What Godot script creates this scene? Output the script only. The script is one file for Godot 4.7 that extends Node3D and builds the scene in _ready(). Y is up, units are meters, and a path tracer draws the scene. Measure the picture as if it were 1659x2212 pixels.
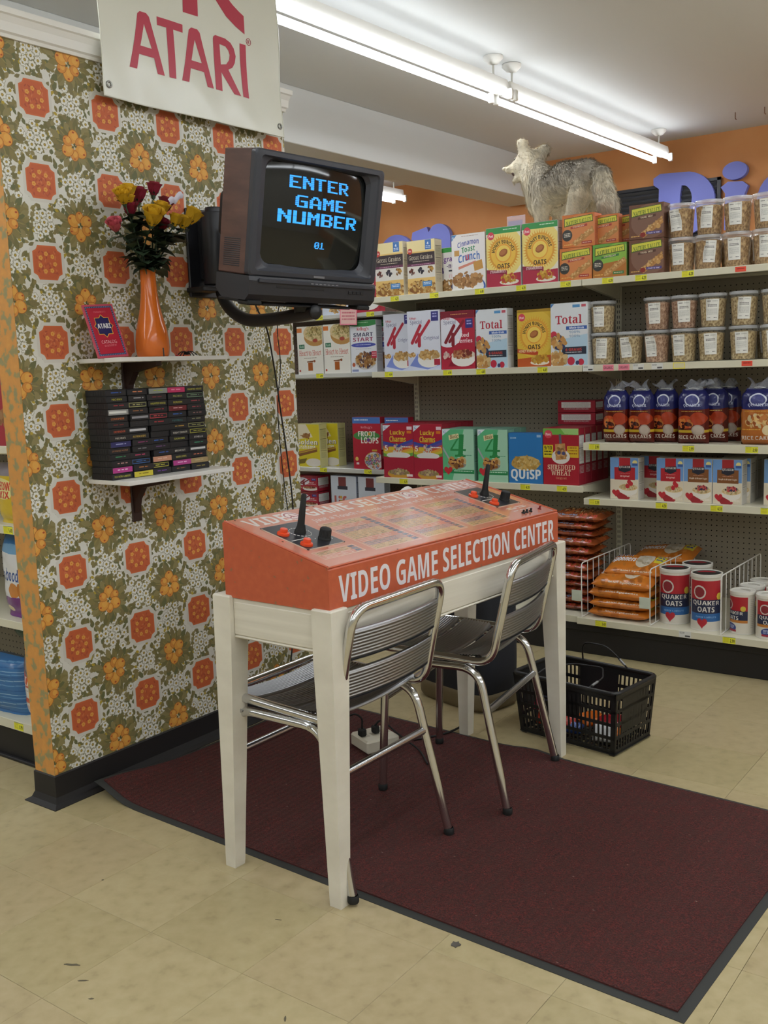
extends Node3D
# A corner of a grocery shop: a flowered partition with a television, a game console on a white table,
# two aluminium chairs, and the cereal aisle behind.

var rng := RandomNumberGenerator.new()
var taken := {}
var M := {}
var meshes := {}
var F := {}
var glyphs := {}

# positions read from the photograph (metres; x along the cereal shelves, -z towards them)
const WX := -2.633          # flowered face of the partition
const WZ0 := -1.772         # its near end
const WZ1 := -2.998         # its far end
const GZ := -4.31           # front of the cereal shelves
const GB := -4.73           # pegboard of the cereal shelves
const CEIL := 3.0
const TILE := 0.3048

func _ready() -> void:
	rng.seed = 7
	set_view()
	make_fonts()
	make_materials()
	build_fixtures()
	build_room()
	build_partition()
	build_cereal_gondola()
	build_pet_gondola()
	build_rug()
	build_table()
	build_console()
	build_chairs()
	build_television()
	build_wall_shelves()
	build_banner()
	build_wall_letters()
	build_coyote()
	build_cereal_products()
	build_pet_products()
	build_floor_things()

func set_view() -> void:
	var cam := Camera3D.new()
	cam.name = "camera"
	cam.fov = 54.099
	cam.near = 0.05
	cam.far = 60.0
	cam.position = Vector3(0, 1.3313, 0)
	cam.rotation_degrees = Vector3(-8.288, 36.57, -2.105)
	cam.current = true
	add_child(cam)
	var env := Environment.new()
	env.background_mode = Environment.BG_COLOR
	env.background_color = Color(0.05, 0.05, 0.055)
	env.tonemap_mode = Environment.TONE_MAPPER_LINEAR
	env.tonemap_exposure = EXPOSURE
	env.sdfgi_enabled = true
	env.ssao_enabled = true
	env.ssil_enabled = true
	var we := WorldEnvironment.new()
	we.name = "world_environment"
	we.environment = env
	add_child(we)

const EXPOSURE := 1.0
const LAMP_ENERGY := 0.75    # each eight-foot fitting
const TUBE_GLOW := 11.0

# ---------------------------------------------------------------- naming
func numbered(n: String) -> String:
	if not taken.has(n):
		taken[n] = 0
		return n
	taken[n] += 1
	return "%s_%03d" % [n, taken[n]]

func tag(o: Node, label: String, category: String, group := "", kind := "") -> Node:
	if label: o.set_meta("label", label)
	if category: o.set_meta("category", category)
	if group: o.set_meta("group", group)
	if kind: o.set_meta("kind", kind)
	return o

func thing(called: String, label: String, category: String, at := Vector3.ZERO, turn := 0.0, group := "") -> Node3D:
	var o := Node3D.new()
	o.name = numbered(called)
	add_child(o)
	o.position = at
	o.rotation.y = turn
	tag(o, label, category, group)
	return o

func obj(called: String, st, m, parent: Node = null) -> MeshInstance3D:
	var o := MeshInstance3D.new()
	o.mesh = st.commit() if st is SurfaceTool else st
	if m is Material: o.material_override = m
	if parent == null:
		o.name = numbered(called)
		add_child(o)
	else:
		o.name = called
		parent.add_child(o, true)
	return o

func struct(called: String, st, m) -> MeshInstance3D:
	var o := obj(called, st, m)
	o.set_meta("kind", "structure")
	return o

func copy_of(o: Node3D) -> Node3D:
	var r: Node3D = o.duplicate()
	r.name = numbered(String(o.name).rstrip("0123456789").trim_suffix("_"))
	add_child(r)
	return r

# ---------------------------------------------------------------- shapes
func new_st() -> SurfaceTool:
	var s := SurfaceTool.new()
	s.begin(Mesh.PRIMITIVE_TRIANGLES)
	return s

func tri(s: SurfaceTool, a: Vector3, b: Vector3, c: Vector3, na: Vector3, nb: Vector3, nc: Vector3, ua := Vector2.ZERO, ub := Vector2.ZERO, uc := Vector2.ZERO) -> void:
	if (c - a).cross(b - a).dot(na + nb + nc) < 0.0:
		var t := b; b = c; c = t
		t = nb; nb = nc; nc = t
		var u := ub; ub = uc; uc = u
	s.set_normal(na); s.set_uv(ua); s.add_vertex(a)
	s.set_normal(nb); s.set_uv(ub); s.add_vertex(b)
	s.set_normal(nc); s.set_uv(uc); s.add_vertex(c)

func quad(s: SurfaceTool, a: Vector3, b: Vector3, c: Vector3, d: Vector3, n: Vector3, u0 := Vector2(0, 0), u1 := Vector2(1, 1)) -> void:
	# a top-left, b top-right, c bottom-right, d bottom-left
	tri(s, a, b, c, n, n, n, u0, Vector2(u1.x, u0.y), u1)
	tri(s, a, c, d, n, n, n, u0, u1, Vector2(u0.x, u1.y))

func face(s: SurfaceTool, pts: Array, out: Vector3) -> void:
	# a flat polygon (fan) whose normal points roughly along out
	var n: Vector3 = (pts[2] - pts[0]).cross(pts[1] - pts[0]).normalized()
	if n.dot(out) < 0.0: n = -n
	for i in range(1, pts.size() - 1):
		tri(s, pts[0], pts[i], pts[i + 1], n, n, n)

func box(s: SurfaceTool, c: Vector3, size: Vector3, xf := Transform3D.IDENTITY) -> void:
	var h := size / 2
	for ax in 3:
		for sg in [-1.0, 1.0]:
			var n := Vector3.ZERO; n[ax] = sg
			var u := Vector3.ZERO; var v := Vector3.ZERO
			var iu := 0 if ax == 2 else (2 if ax == 0 else 0)
			var iv := 1 if ax != 1 else 2
			u[iu] = h[iu] * (sg if ax == 2 else (-sg if ax == 0 else 1.0))
			v[iv] = h[iv] * (1.0 if ax != 1 else -sg)
			var o := c + n * h[ax]
			quad(s, xf * (o - u + v), xf * (o + u + v), xf * (o + u - v), xf * (o - u - v), (xf.basis * n).normalized())

func bevel_box(s: SurfaceTool, c: Vector3, size: Vector3, b := 0.004, xf := Transform3D.IDENTITY) -> void:
	var h := size / 2
	b = minf(b, minf(h.x, minf(h.y, h.z)) * 0.9)
	var q := h - Vector3(b, b, b)
	var P := func(v: Vector3) -> Vector3: return xf * (c + v)
	for ax in 3:
		var i := (ax + 1) % 3
		var j := (ax + 2) % 3
		for sg in [-1.0, 1.0]:
			var pts := []
			for k in [[-1, 1], [1, 1], [1, -1], [-1, -1]]:
				var v := Vector3.ZERO
				v[ax] = h[ax] * sg; v[i] = q[i] * k[0]; v[j] = q[j] * k[1]
				pts.append(v)
			var n := Vector3.ZERO; n[ax] = sg
			n = (xf.basis * n).normalized()
			quad(s, P.call(pts[0]), P.call(pts[1]), P.call(pts[2]), P.call(pts[3]), n)
		for si in [-1.0, 1.0]:
			for sj in [-1.0, 1.0]:
				var a := Vector3.ZERO; var d := Vector3.ZERO
				a[i] = h[i] * si; a[j] = q[j] * sj
				d[i] = q[i] * si; d[j] = h[j] * sj
				var lo := a; lo[ax] = -q[ax]
				var hi := a; hi[ax] = q[ax]
				var lo2 := d; lo2[ax] = -q[ax]
				var hi2 := d; hi2[ax] = q[ax]
				var n := Vector3.ZERO; n[i] = si; n[j] = sj
				n = (xf.basis * n).normalized()
				quad(s, P.call(lo), P.call(hi), P.call(hi2), P.call(lo2), n)
	for sx in [-1.0, 1.0]:
		for sy in [-1.0, 1.0]:
			for sz in [-1.0, 1.0]:
				var n: Vector3 = (xf.basis * Vector3(sx, sy, sz)).normalized()
				tri(s, P.call(Vector3(h.x * sx, q.y * sy, q.z * sz)), P.call(Vector3(q.x * sx, h.y * sy, q.z * sz)), P.call(Vector3(q.x * sx, q.y * sy, h.z * sz)), n, n, n)

func span_box(s: SurfaceTool, a: Vector3, b: Vector3, bevel := 0.0, xf := Transform3D.IDENTITY) -> void:
	var c := (a + b) / 2
	var z := (b - a).abs()
	if bevel > 0.0: bevel_box(s, c, z, bevel, xf)
	else: box(s, c, z, xf)

func lathe(s: SurfaceTool, prof: Array, seg := 24, xf := Transform3D.IDENTITY, urep := 1.0, from := 0.0, sweep := TAU) -> void:
	# prof: Vector2(radius, height) from bottom to top of the outside
	var ns := []
	var total := 0.0
	var lens := [0.0]
	for k in prof.size() - 1:
		var d: Vector2 = prof[k + 1] - prof[k]
		ns.append(Vector2(d.y, -d.x).normalized())
		total += d.length()
		lens.append(total)
	for k in prof.size() - 1:
		var n0: Vector2 = ns[k]
		var n1: Vector2 = ns[k]
		if k > 0 and ns[k - 1].dot(ns[k]) > 0.6: n0 = (ns[k - 1] + ns[k]).normalized()
		if k < ns.size() - 1 and ns[k + 1].dot(ns[k]) > 0.6: n1 = (ns[k + 1] + ns[k]).normalized()
		var p0: Vector2 = prof[k]
		var p1: Vector2 = prof[k + 1]
		if p0.distance_to(p1) < 1e-7: continue
		for i in seg:
			var a0: float = from + sweep * i / seg
			var a1: float = from + sweep * (i + 1) / seg
			var c0 := Vector3(sin(a0), 0, cos(a0))
			var c1 := Vector3(sin(a1), 0, cos(a1))
			var A: Vector3 = xf * (c0 * p0.x + Vector3.UP * p0.y)
			var B: Vector3 = xf * (c1 * p0.x + Vector3.UP * p0.y)
			var C: Vector3 = xf * (c1 * p1.x + Vector3.UP * p1.y)
			var D: Vector3 = xf * (c0 * p1.x + Vector3.UP * p1.y)
			var bs := xf.basis
			var nA := (bs * (c0 * n0.x + Vector3.UP * n0.y)).normalized()
			var nB := (bs * (c1 * n0.x + Vector3.UP * n0.y)).normalized()
			var nC := (bs * (c1 * n1.x + Vector3.UP * n1.y)).normalized()
			var nD := (bs * (c0 * n1.x + Vector3.UP * n1.y)).normalized()
			var u0 := urep * i / seg
			var u1 := urep * (i + 1) / seg
			var v0: float = 1.0 - lens[k] / total
			var v1: float = 1.0 - lens[k + 1] / total
			if p0.x > 1e-6: tri(s, A, B, C, nA, nB, nC, Vector2(u0, v0), Vector2(u1, v0), Vector2(u1, v1))
			if p1.x > 1e-6: tri(s, A, C, D, nA, nC, nD, Vector2(u0, v0), Vector2(u1, v1), Vector2(u0, v1))

func smooth_path(pts: Array, per := 6, closed := false) -> Array:
	var out := []
	var n := pts.size()
	var m := n if closed else n - 1
	for i in m:
		var p0: Vector3 = pts[(i - 1 + n) % n] if closed or i > 0 else pts[0] * 2 - pts[1]
		var p1: Vector3 = pts[i]
		var p2: Vector3 = pts[(i + 1) % n]
		var p3: Vector3 = pts[(i + 2) % n] if closed or i + 2 < n else pts[n - 1] * 2 - pts[n - 2]
		for k in per:
			out.append(p1.cubic_interpolate(p2, p0, p3, float(k) / per))
	if not closed: out.append(pts[n - 1])
	return out

func round_path(pts: Array, r: float, steps := 6, closed := false) -> Array:
	# straight runs with rounded corners
	var out := []
	var n := pts.size()
	for i in n:
		if not closed and (i == 0 or i == n - 1):
			out.append(pts[i]); continue
		var p: Vector3 = pts[i]
		var a: Vector3 = pts[(i - 1 + n) % n]
		var b: Vector3 = pts[(i + 1) % n]
		var rr := minf(r, minf(p.distance_to(a), p.distance_to(b)) * 0.49)
		var s0 := p + (a - p).normalized() * rr
		var s1 := p + (b - p).normalized() * rr
		for k in steps + 1:
			var t := float(k) / steps
			out.append(s0.lerp(p, t).lerp(p.lerp(s1, t), t))
	return out

func tube(s: SurfaceTool, pts: Array, r, seg := 8, closed := false, flat := 1.0) -> void:
	# r: a radius or a radius per point; flat squeezes the section along its second axis
	var n := pts.size()
	var tang := []
	for i in n:
		var a: Vector3 = pts[(i - 1 + n) % n] if closed or i > 0 else pts[0]
		var b: Vector3 = pts[(i + 1) % n] if closed or i < n - 1 else pts[n - 1]
		tang.append((b - a).normalized())
	var up := Vector3.UP if absf(tang[0].y) < 0.9 else Vector3.RIGHT
	var U: Vector3 = (up - tang[0] * up.dot(tang[0])).normalized()
	var rings := []
	for i in n:
		U = (U - tang[i] * U.dot(tang[i])).normalized()
		var V: Vector3 = tang[i].cross(U)
		var ring := []
		var rad: float = r[i] if r is Array else r
		for k in seg:
			var an := TAU * k / seg
			var nn := (U * cos(an) + V * sin(an))
			ring.append([pts[i] + U * cos(an) * rad + V * sin(an) * rad * flat, nn])
		rings.append(ring)
	for i in (n if closed else n - 1):
		var A: Array = rings[i]
		var B: Array = rings[(i + 1) % n]
		for k in seg:
			var l := (k + 1) % seg
			tri(s, A[k][0], B[k][0], B[l][0], A[k][1], B[k][1], B[l][1])
			tri(s, A[k][0], B[l][0], A[l][0], A[k][1], B[l][1], A[l][1])
	if not closed:
		for e in [0, n - 1]:
			var nn: Vector3 = -tang[0] if e == 0 else tang[n - 1]
			for k in seg:
				tri(s, pts[e], rings[e][k][0], rings[e][(k + 1) % seg][0], nn, nn, nn)

func sheet(s: SurfaceTool, rows: Array, hint: Vector3, two := 0.0, uv0 := Vector2.ZERO, uv1 := Vector2.ONE, closed := false) -> void:
	# a smooth grid of points; hint is the side its normals face (Vector3.INF: away from the centre)
	var nr := rows.size()
	var nc: int = rows[0].size()
	var cen := Vector3.ZERO
	for r in rows:
		for p in r: cen += p
	cen /= nr * nc
	var nm := []
	for i in nr:
		var line := []
		for j in nc:
			var jl := (j - 1 + nc - 1) % (nc - 1) if closed else maxi(j - 1, 0)
			var jr := (j + 1) % (nc - 1) if closed else mini(j + 1, nc - 1)
			var du: Vector3 = rows[i][jr] - rows[i][jl]
			var dv: Vector3 = rows[mini(i + 1, nr - 1)][j] - rows[maxi(i - 1, 0)][j]
			var k := du.cross(dv)
			k = k.normalized() if k.length() > 1e-12 else Vector3.UP
			var h: Vector3 = (rows[i][j] - cen) if hint == Vector3.INF else hint
			line.append(-k if k.dot(h) < 0.0 else k)
		nm.append(line)
	for i in nr - 1:
		for j in nc - 1:
			var ua := Vector2(lerpf(uv0.x, uv1.x, float(j) / (nc - 1)), lerpf(uv0.y, uv1.y, float(i) / (nr - 1)))
			var uc := Vector2(lerpf(uv0.x, uv1.x, float(j + 1) / (nc - 1)), lerpf(uv0.y, uv1.y, float(i + 1) / (nr - 1)))
			var a: Vector3 = rows[i][j]; var b: Vector3 = rows[i][j + 1]
			var c: Vector3 = rows[i + 1][j + 1]; var d: Vector3 = rows[i + 1][j]
			tri(s, a, b, c, nm[i][j], nm[i][j + 1], nm[i + 1][j + 1], ua, Vector2(uc.x, ua.y), uc)
			tri(s, a, c, d, nm[i][j], nm[i + 1][j + 1], nm[i + 1][j], ua, uc, Vector2(ua.x, uc.y))

func prism(s: SurfaceTool, poly: PackedVector2Array, depth: float, xf := Transform3D.IDENTITY, caps := true) -> void:
	# outline in x, y; front at +depth/2
	var idx := Geometry2D.triangulate_polygon(poly)
	var fz := xf.basis.z.normalized()
	for sg in [-1.0, 1.0]:
		if not caps: break
		for t in range(0, idx.size(), 3):
			var P := []
			for k in 3: P.append(xf * Vector3(poly[idx[t + k]].x, poly[idx[t + k]].y, depth / 2 * sg))
			tri(s, P[0], P[1], P[2], fz * sg, fz * sg, fz * sg, poly[idx[t]], poly[idx[t + 1]], poly[idx[t + 2]])
	var area := 0.0
	for i in poly.size():
		area += poly[i].cross(poly[(i + 1) % poly.size()])
	for i in poly.size():
		var p := poly[i]
		var q := poly[(i + 1) % poly.size()]
		if p.distance_to(q) < 1e-6: continue
		var d := (q - p).normalized()
		var n2 := Vector2(d.y, -d.x) * signf(area)
		var n := (xf.basis * Vector3(n2.x, n2.y, 0)).normalized()
		quad(s, xf * Vector3(p.x, p.y, depth / 2), xf * Vector3(q.x, q.y, depth / 2), xf * Vector3(q.x, q.y, -depth / 2), xf * Vector3(p.x, p.y, -depth / 2), n)

func ring_parts(outer: PackedVector2Array, inner: PackedVector2Array) -> Array:
	# an outline with a hole, cut through the hole into pieces without one
	var cx := 0.0
	for p in inner: cx += p.x
	cx /= inner.size()
	var out := []
	for sg in [-1.0, 1.0]:
		var half := PackedVector2Array([Vector2(cx, -9), Vector2(cx + sg * 9, -9), Vector2(cx + sg * 9, 9), Vector2(cx, 9)])
		for part in Geometry2D.intersect_polygons(outer, half):
			for piece in Geometry2D.clip_polygons(part, inner): out.append(piece)
	return out

func arc(cx: float, cy: float, rx: float, ry: float, a0: float, a1: float, n := 12) -> PackedVector2Array:
	var out := PackedVector2Array()
	for i in n + 1:
		var a := deg_to_rad(lerpf(a0, a1, float(i) / n))
		out.append(Vector2(cx + rx * cos(a), cy + ry * sin(a)))
	return out
# ---------------------------------------------------------------- print: lettering and pictures on flat surfaces
class Print:
	var im: Image
	var w: int
	var h: int
	var host
	var wrap := false
	func _init(the_host, width: int, height: int, bg: Color) -> void:
		host = the_host; w = width; h = height
		im = Image.create(w, h, false, Image.FORMAT_RGBA8)
		im.fill(bg)
	func span(y: int, x0: int, x1: int, c: Color) -> void:
		if x1 <= x0: return
		if not wrap:
			im.fill_rect(Rect2i(x0, y, x1 - x0, 1), c); return
		y = posmod(y, h)
		var a := posmod(x0, w)
		var n := mini(x1 - x0, w)
		im.fill_rect(Rect2i(a, y, mini(n, w - a), 1), c)
		if a + n > w: im.fill_rect(Rect2i(0, y, a + n - w, 1), c)
	func rect(x: float, y: float, rw: float, rh: float, c: Color) -> void:
		im.fill_rect(Rect2i(roundi(x * w), roundi(y * h), maxi(1, roundi(rw * w)), maxi(1, roundi(rh * h))), c)
	func poly_px(p: PackedVector2Array, c: Color) -> void:
		var lo := 1e9; var hi := -1e9
		for q in p: lo = minf(lo, q.y); hi = maxf(hi, q.y)
		for y in range(floori(lo), ceili(hi) + 1):
			var xs := []
			var yy := y + 0.5
			for i in p.size():
				var a := p[i]; var b := p[(i + 1) % p.size()]
				if (a.y <= yy) != (b.y <= yy): xs.append(a.x + (yy - a.y) / (b.y - a.y) * (b.x - a.x))
			xs.sort()
			for k in range(0, xs.size() - 1, 2): span(y, roundi(xs[k]), roundi(xs[k + 1]), c)
	func poly(p: Array, c: Color) -> void:
		var q := PackedVector2Array()
		for e in p: q.append(Vector2(e[0] * w, e[1] * h))
		poly_px(q, c)
	func oval_px(cx: float, cy: float, rx: float, ry: float, c: Color, rot := 0.0, n := 14) -> void:
		var q := PackedVector2Array()
		for i in n:
			var a := TAU * i / n
			q.append(Vector2(cx, cy) + Vector2(cos(a) * rx, sin(a) * ry).rotated(rot))
		poly_px(q, c)
	func oval(cx: float, cy: float, rx: float, ry: float, c: Color, rot := 0.0, n := 22) -> void:
		# centre and rx in shares of the width and height; ry in shares of the height
		oval_px(cx * w, cy * h, rx * w, ry * h, c, rot, n)
	func disc(cx: float, cy: float, r: float, c: Color) -> void:
		oval_px(cx * w, cy * h, r * w, r * w, c, 0.0, 26)
	func line(x0: float, y0: float, x1: float, y1: float, t: float, c: Color) -> void:
		var a := Vector2(x0 * w, y0 * h); var b := Vector2(x1 * w, y1 * h)
		var n := (b - a).normalized().orthogonal() * t * w / 2
		poly_px(PackedVector2Array([a + n, b + n, b - n, a - n]), c)
	func leaf_px(p: Vector2, d: Vector2, wd: float, c: Color) -> void:
		var n := d.orthogonal().normalized() * wd
		poly_px(PackedVector2Array([p, p + d * 0.25 + n * 0.8, p + d * 0.55 + n, p + d * 0.85 + n * 0.5, p + d, p + d * 0.85 - n * 0.5, p + d * 0.55 - n, p + d * 0.25 - n * 0.8]), c)
	func flakes(cx: float, cy: float, rx: float, ry: float, n: int, size: float, cols: Array) -> void:
		for i in n:
			var a: float = host.rng.randf() * TAU
			var r: float = sqrt(host.rng.randf())
			var c: Color = cols[host.rng.randi() % cols.size()]
			c = c.darkened(host.rng.randf() * 0.18)
			var sz: float = size * w * host.rng.randf_range(0.55, 1.1)
			oval_px((cx + cos(a) * r * rx) * w, (cy + sin(a) * r * ry) * h, sz, sz * host.rng.randf_range(0.45, 0.8), c, host.rng.randf() * PI, 8)
	func bars(x: float, y: float, bw: float, bh: float, rows: int, c: Color) -> void:
		# lines of print too small to read
		for k in rows:
			var yy := y + bh * k / rows
			var xx := x
			while xx < x + bw:
				var L: float = minf(host.rng.randf_range(0.02, 0.08), x + bw - xx)
				rect(xx, yy, L, bh / rows * 0.45, c)
				xx += L + 0.012
	func text(t: String, x: float, y: float, tw: float, th: float, c: Color, font := "sans", warp = null) -> void:
		# the words stretched into the given rectangle
		var g: PackedVector2Array = host.glyph(t, font)
		if font == "heavy":
			# a fatter cut of the same letters
			var e := minf(tw * 0.006, th * 0.06)
			text(t, x - e, y, tw, th, c, "sans", warp)
			text(t, x + e, y, tw, th, c, "sans", warp)
		for i in range(0, g.size(), 3):
			var q := PackedVector2Array()
			for k in 3:
				var p := Vector2(x + g[i + k].x * tw, y + (1.0 - g[i + k].y) * th)
				if warp != null: p = warp.call(p)
				q.append(Vector2(p.x * w, p.y * h))
			poly_px(q, c)
	func around(t: String, cx: float, cy: float, r0: float, r1: float, a0: float, a1: float, c: Color, font := "sans") -> void:
		# words on an arc: angles in degrees, clockwise from the left; radii in shares of the width
		var ar := float(w) / h
		text(t, 0, 0, 1, 1, c, font, func(p: Vector2) -> Vector2:
			var a := deg_to_rad(lerpf(a0, a1, p.x))
			var r := lerpf(r1, r0, p.y)
			return Vector2(cx - cos(a) * r, cy - sin(a) * r * ar))
	func heart(cx: float, cy: float, r: float, c: Color) -> void:
		var q := PackedVector2Array()
		for i in 24:
			var a := TAU * i / 24
			q.append(Vector2(cx * w + r * w * 0.062 * 16.0 * pow(sin(a), 3), cy * h - r * w * 0.062 * (13 * cos(a) - 5 * cos(2 * a) - 2 * cos(3 * a) - cos(4 * a))))
		poly_px(q, c)
	func tex() -> ImageTexture:
		return ImageTexture.create_from_image(im)

func make_fonts() -> void:
	for d in [["sans", "Droid Sans", 700], ["thin", "Droid Sans", 400], ["serif", "Droid Serif", 700], ["book", "Droid Serif", 400], ["mono", "Droid Sans Mono", 400]]:
		var f := SystemFont.new()
		f.font_names = PackedStringArray([d[1]])
		f.font_weight = d[2]
		F[d[0]] = f
	F["heavy"] = F.sans

func text_mesh(t: String, font: String, depth := 0.0) -> TextMesh:
	var tm := TextMesh.new()
	tm.text = t
	tm.font = F[font]
	tm.font_size = 48
	tm.pixel_size = 0.01
	tm.depth = depth
	tm.curve_step = 2.0
	return tm

func glyph(t: String, font: String) -> PackedVector2Array:
	var key := font + "|" + t
	if glyphs.has(key): return glyphs[key]
	var ar := text_mesh(t, font).get_mesh_arrays()
	var vs: PackedVector3Array = ar[Mesh.ARRAY_VERTEX]
	var ix: PackedInt32Array = ar[Mesh.ARRAY_INDEX] if ar[Mesh.ARRAY_INDEX] != null else PackedInt32Array(range(vs.size()))
	var lo := Vector2(1e9, 1e9); var hi := Vector2(-1e9, -1e9)
	for p in vs:
		lo = lo.min(Vector2(p.x, p.y)); hi = hi.max(Vector2(p.x, p.y))
	var out := PackedVector2Array()
	for i in ix: out.append((Vector2(vs[i].x, vs[i].y) - lo) / (hi - lo))
	glyphs[key] = out
	return out

func lettering(t: String, font: String, size: Vector2, depth: float) -> SurfaceTool:
	# raised letters filling size.x by size.y, centred, front at z = depth
	var ar := text_mesh(t, font, 0.01).get_mesh_arrays()
	var vs: PackedVector3Array = ar[Mesh.ARRAY_VERTEX]
	var nm: PackedVector3Array = ar[Mesh.ARRAY_NORMAL]
	var ix: PackedInt32Array = ar[Mesh.ARRAY_INDEX] if ar[Mesh.ARRAY_INDEX] != null else PackedInt32Array(range(vs.size()))
	var lo := Vector3(1e9, 1e9, 1e9); var hi := -lo
	for p in vs:
		lo = lo.min(p); hi = hi.max(p)
	var s := new_st()
	var ext := hi - lo
	for i in range(0, ix.size(), 3):
		var P := []
		for k in 3:
			var q := (vs[ix[i + k]] - lo) / ext
			P.append(Vector3((q.x - 0.5) * size.x, (q.y - 0.5) * size.y, q.z * depth))
		tri(s, P[0], P[1], P[2], nm[ix[i]], nm[ix[i + 1]], nm[ix[i + 2]])
	return s

# ---------------------------------------------------------------- materials
func mat(c, rough := 0.6, metal := 0.0, tex: Texture2D = null) -> StandardMaterial3D:
	var m := StandardMaterial3D.new()
	m.albedo_color = Color(c) if c is String else c
	m.roughness = rough
	m.metallic = metal
	if tex: m.albedo_texture = tex
	return m

func printed(tex: Texture2D, rough := 0.45) -> StandardMaterial3D:
	return mat(Color(1, 1, 1), rough, 0.0, tex)

func noise_tex(size: int, freq: float, ramp: Array, seed_: int, oct := 4, type := FastNoiseLite.TYPE_SIMPLEX_SMOOTH) -> NoiseTexture2D:
	var n := FastNoiseLite.new()
	n.noise_type = type
	n.frequency = freq
	n.seed = seed_
	n.fractal_octaves = oct
	var t := NoiseTexture2D.new()
	t.width = size; t.height = size
	t.seamless = true
	t.noise = n
	if ramp:
		var g := Gradient.new()
		var off := PackedFloat32Array(); var col := PackedColorArray()
		for e in ramp:
			off.append(e[0]); col.append(Color(e[1]))
		g.offsets = off; g.colors = col
		t.color_ramp = g
	return t

func tri_mat(tex: Texture2D, scale: float, rough := 0.6, world := true) -> StandardMaterial3D:
	var m := printed(tex, rough)
	m.uv1_triplanar = true
	m.uv1_world_triplanar = world
	m.uv1_scale = Vector3(scale, scale, scale)
	return m

func with_relief(m: StandardMaterial3D, tex: Texture2D, cm: float) -> StandardMaterial3D:
	m.heightmap_enabled = true
	m.heightmap_texture = tex
	m.heightmap_scale = cm
	return m

func wood_tex(a: Color, b: Color, seed_: int, size := 256, streak := 14.0) -> ImageTexture:
	var n := FastNoiseLite.new()
	n.seed = seed_; n.frequency = 0.02; n.fractal_octaves = 3
	var im := Image.create(size, size, false, Image.FORMAT_RGBA8)
	for y in size:
		for x in size:
			var v := n.get_noise_2d(x * 0.35, y * streak * 0.35) * 0.5 + 0.5
			v = clampf(v + 0.12 * n.get_noise_2d(x * 2.0, y * 40.0), 0.0, 1.0)
			im.set_pixel(x, y, a.lerp(b, v))
	return ImageTexture.create_from_image(im)

func glow(c: Color, e: float) -> StandardMaterial3D:
	var m := mat(Color(0.9, 0.9, 0.9), 0.5)
	m.emission_enabled = true
	m.emission = c
	m.emission_energy_multiplier = e
	return m

func clear_plastic(c: Color, a: float) -> StandardMaterial3D:
	var m := mat(Color(c.r, c.g, c.b, a), 0.12)
	m.transparency = BaseMaterial3D.TRANSPARENCY_ALPHA
	return m

func make_materials() -> void:
	M.cream = mat("d8d3bd", 0.4)                       # shelf enamel
	M.rail = mat("dcdcd8", 0.25, 0.35)                 # bright price rail
	M.black = mat("17171a", 0.5)
	M.kick = mat("1d1b1c", 0.55)
	M.rubber = mat("141414", 0.7)
	M.white = mat("e6e4de", 0.45)
	M.chrome = mat("d5d5d6", 0.13, 1.0)
	M.chrome_worn = mat("bdbdc0", 0.24, 1.0)
	M.slat = mat("a4a5a8", 0.34, 1.0)
	M.plastic_dark = mat("24252b", 0.42)
	M.plastic_grey = mat("33353d", 0.42)
	M.ceiling = mat("d3d5d4", 0.85)
	M.orange_wall = tri_mat(noise_tex(256, 0.012, [[0.0, "d08a52"], [0.5, "d8935a"], [1.0, "dd9c63"]], 3), 0.4, 0.75)
	M.wall = mat("cfccc2", 0.8)
	M.lilac = mat("7f86d8", 0.6)
	M.tag_yellow = mat("e3e32e", 0.5)
	var pn := noise_tex(512, 0.03, [[0.0, "a2936f"], [0.3, "b0a17a"], [0.6, "b5a67f"], [1.0, "baac86"]], 11, 5)
	for k in 3:
		var m := tri_mat(pn, 1.1, 0.32)
		m.albedo_color = [Color(1, 1, 1), Color(0.97, 0.97, 0.955), Color(0.985, 0.975, 0.98)][k]
		m.uv1_offset = Vector3(k * 0.37, 0, k * 0.21)
		M["tile%d" % k] = m
	M.floor = mat("5b5138", 0.8)
	M.floor_far = tri_mat(pn, 1.1, 0.32)
	M.paper = mat("e9e7e0", 0.6)
	M.cord = mat("121214", 0.5)
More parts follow.
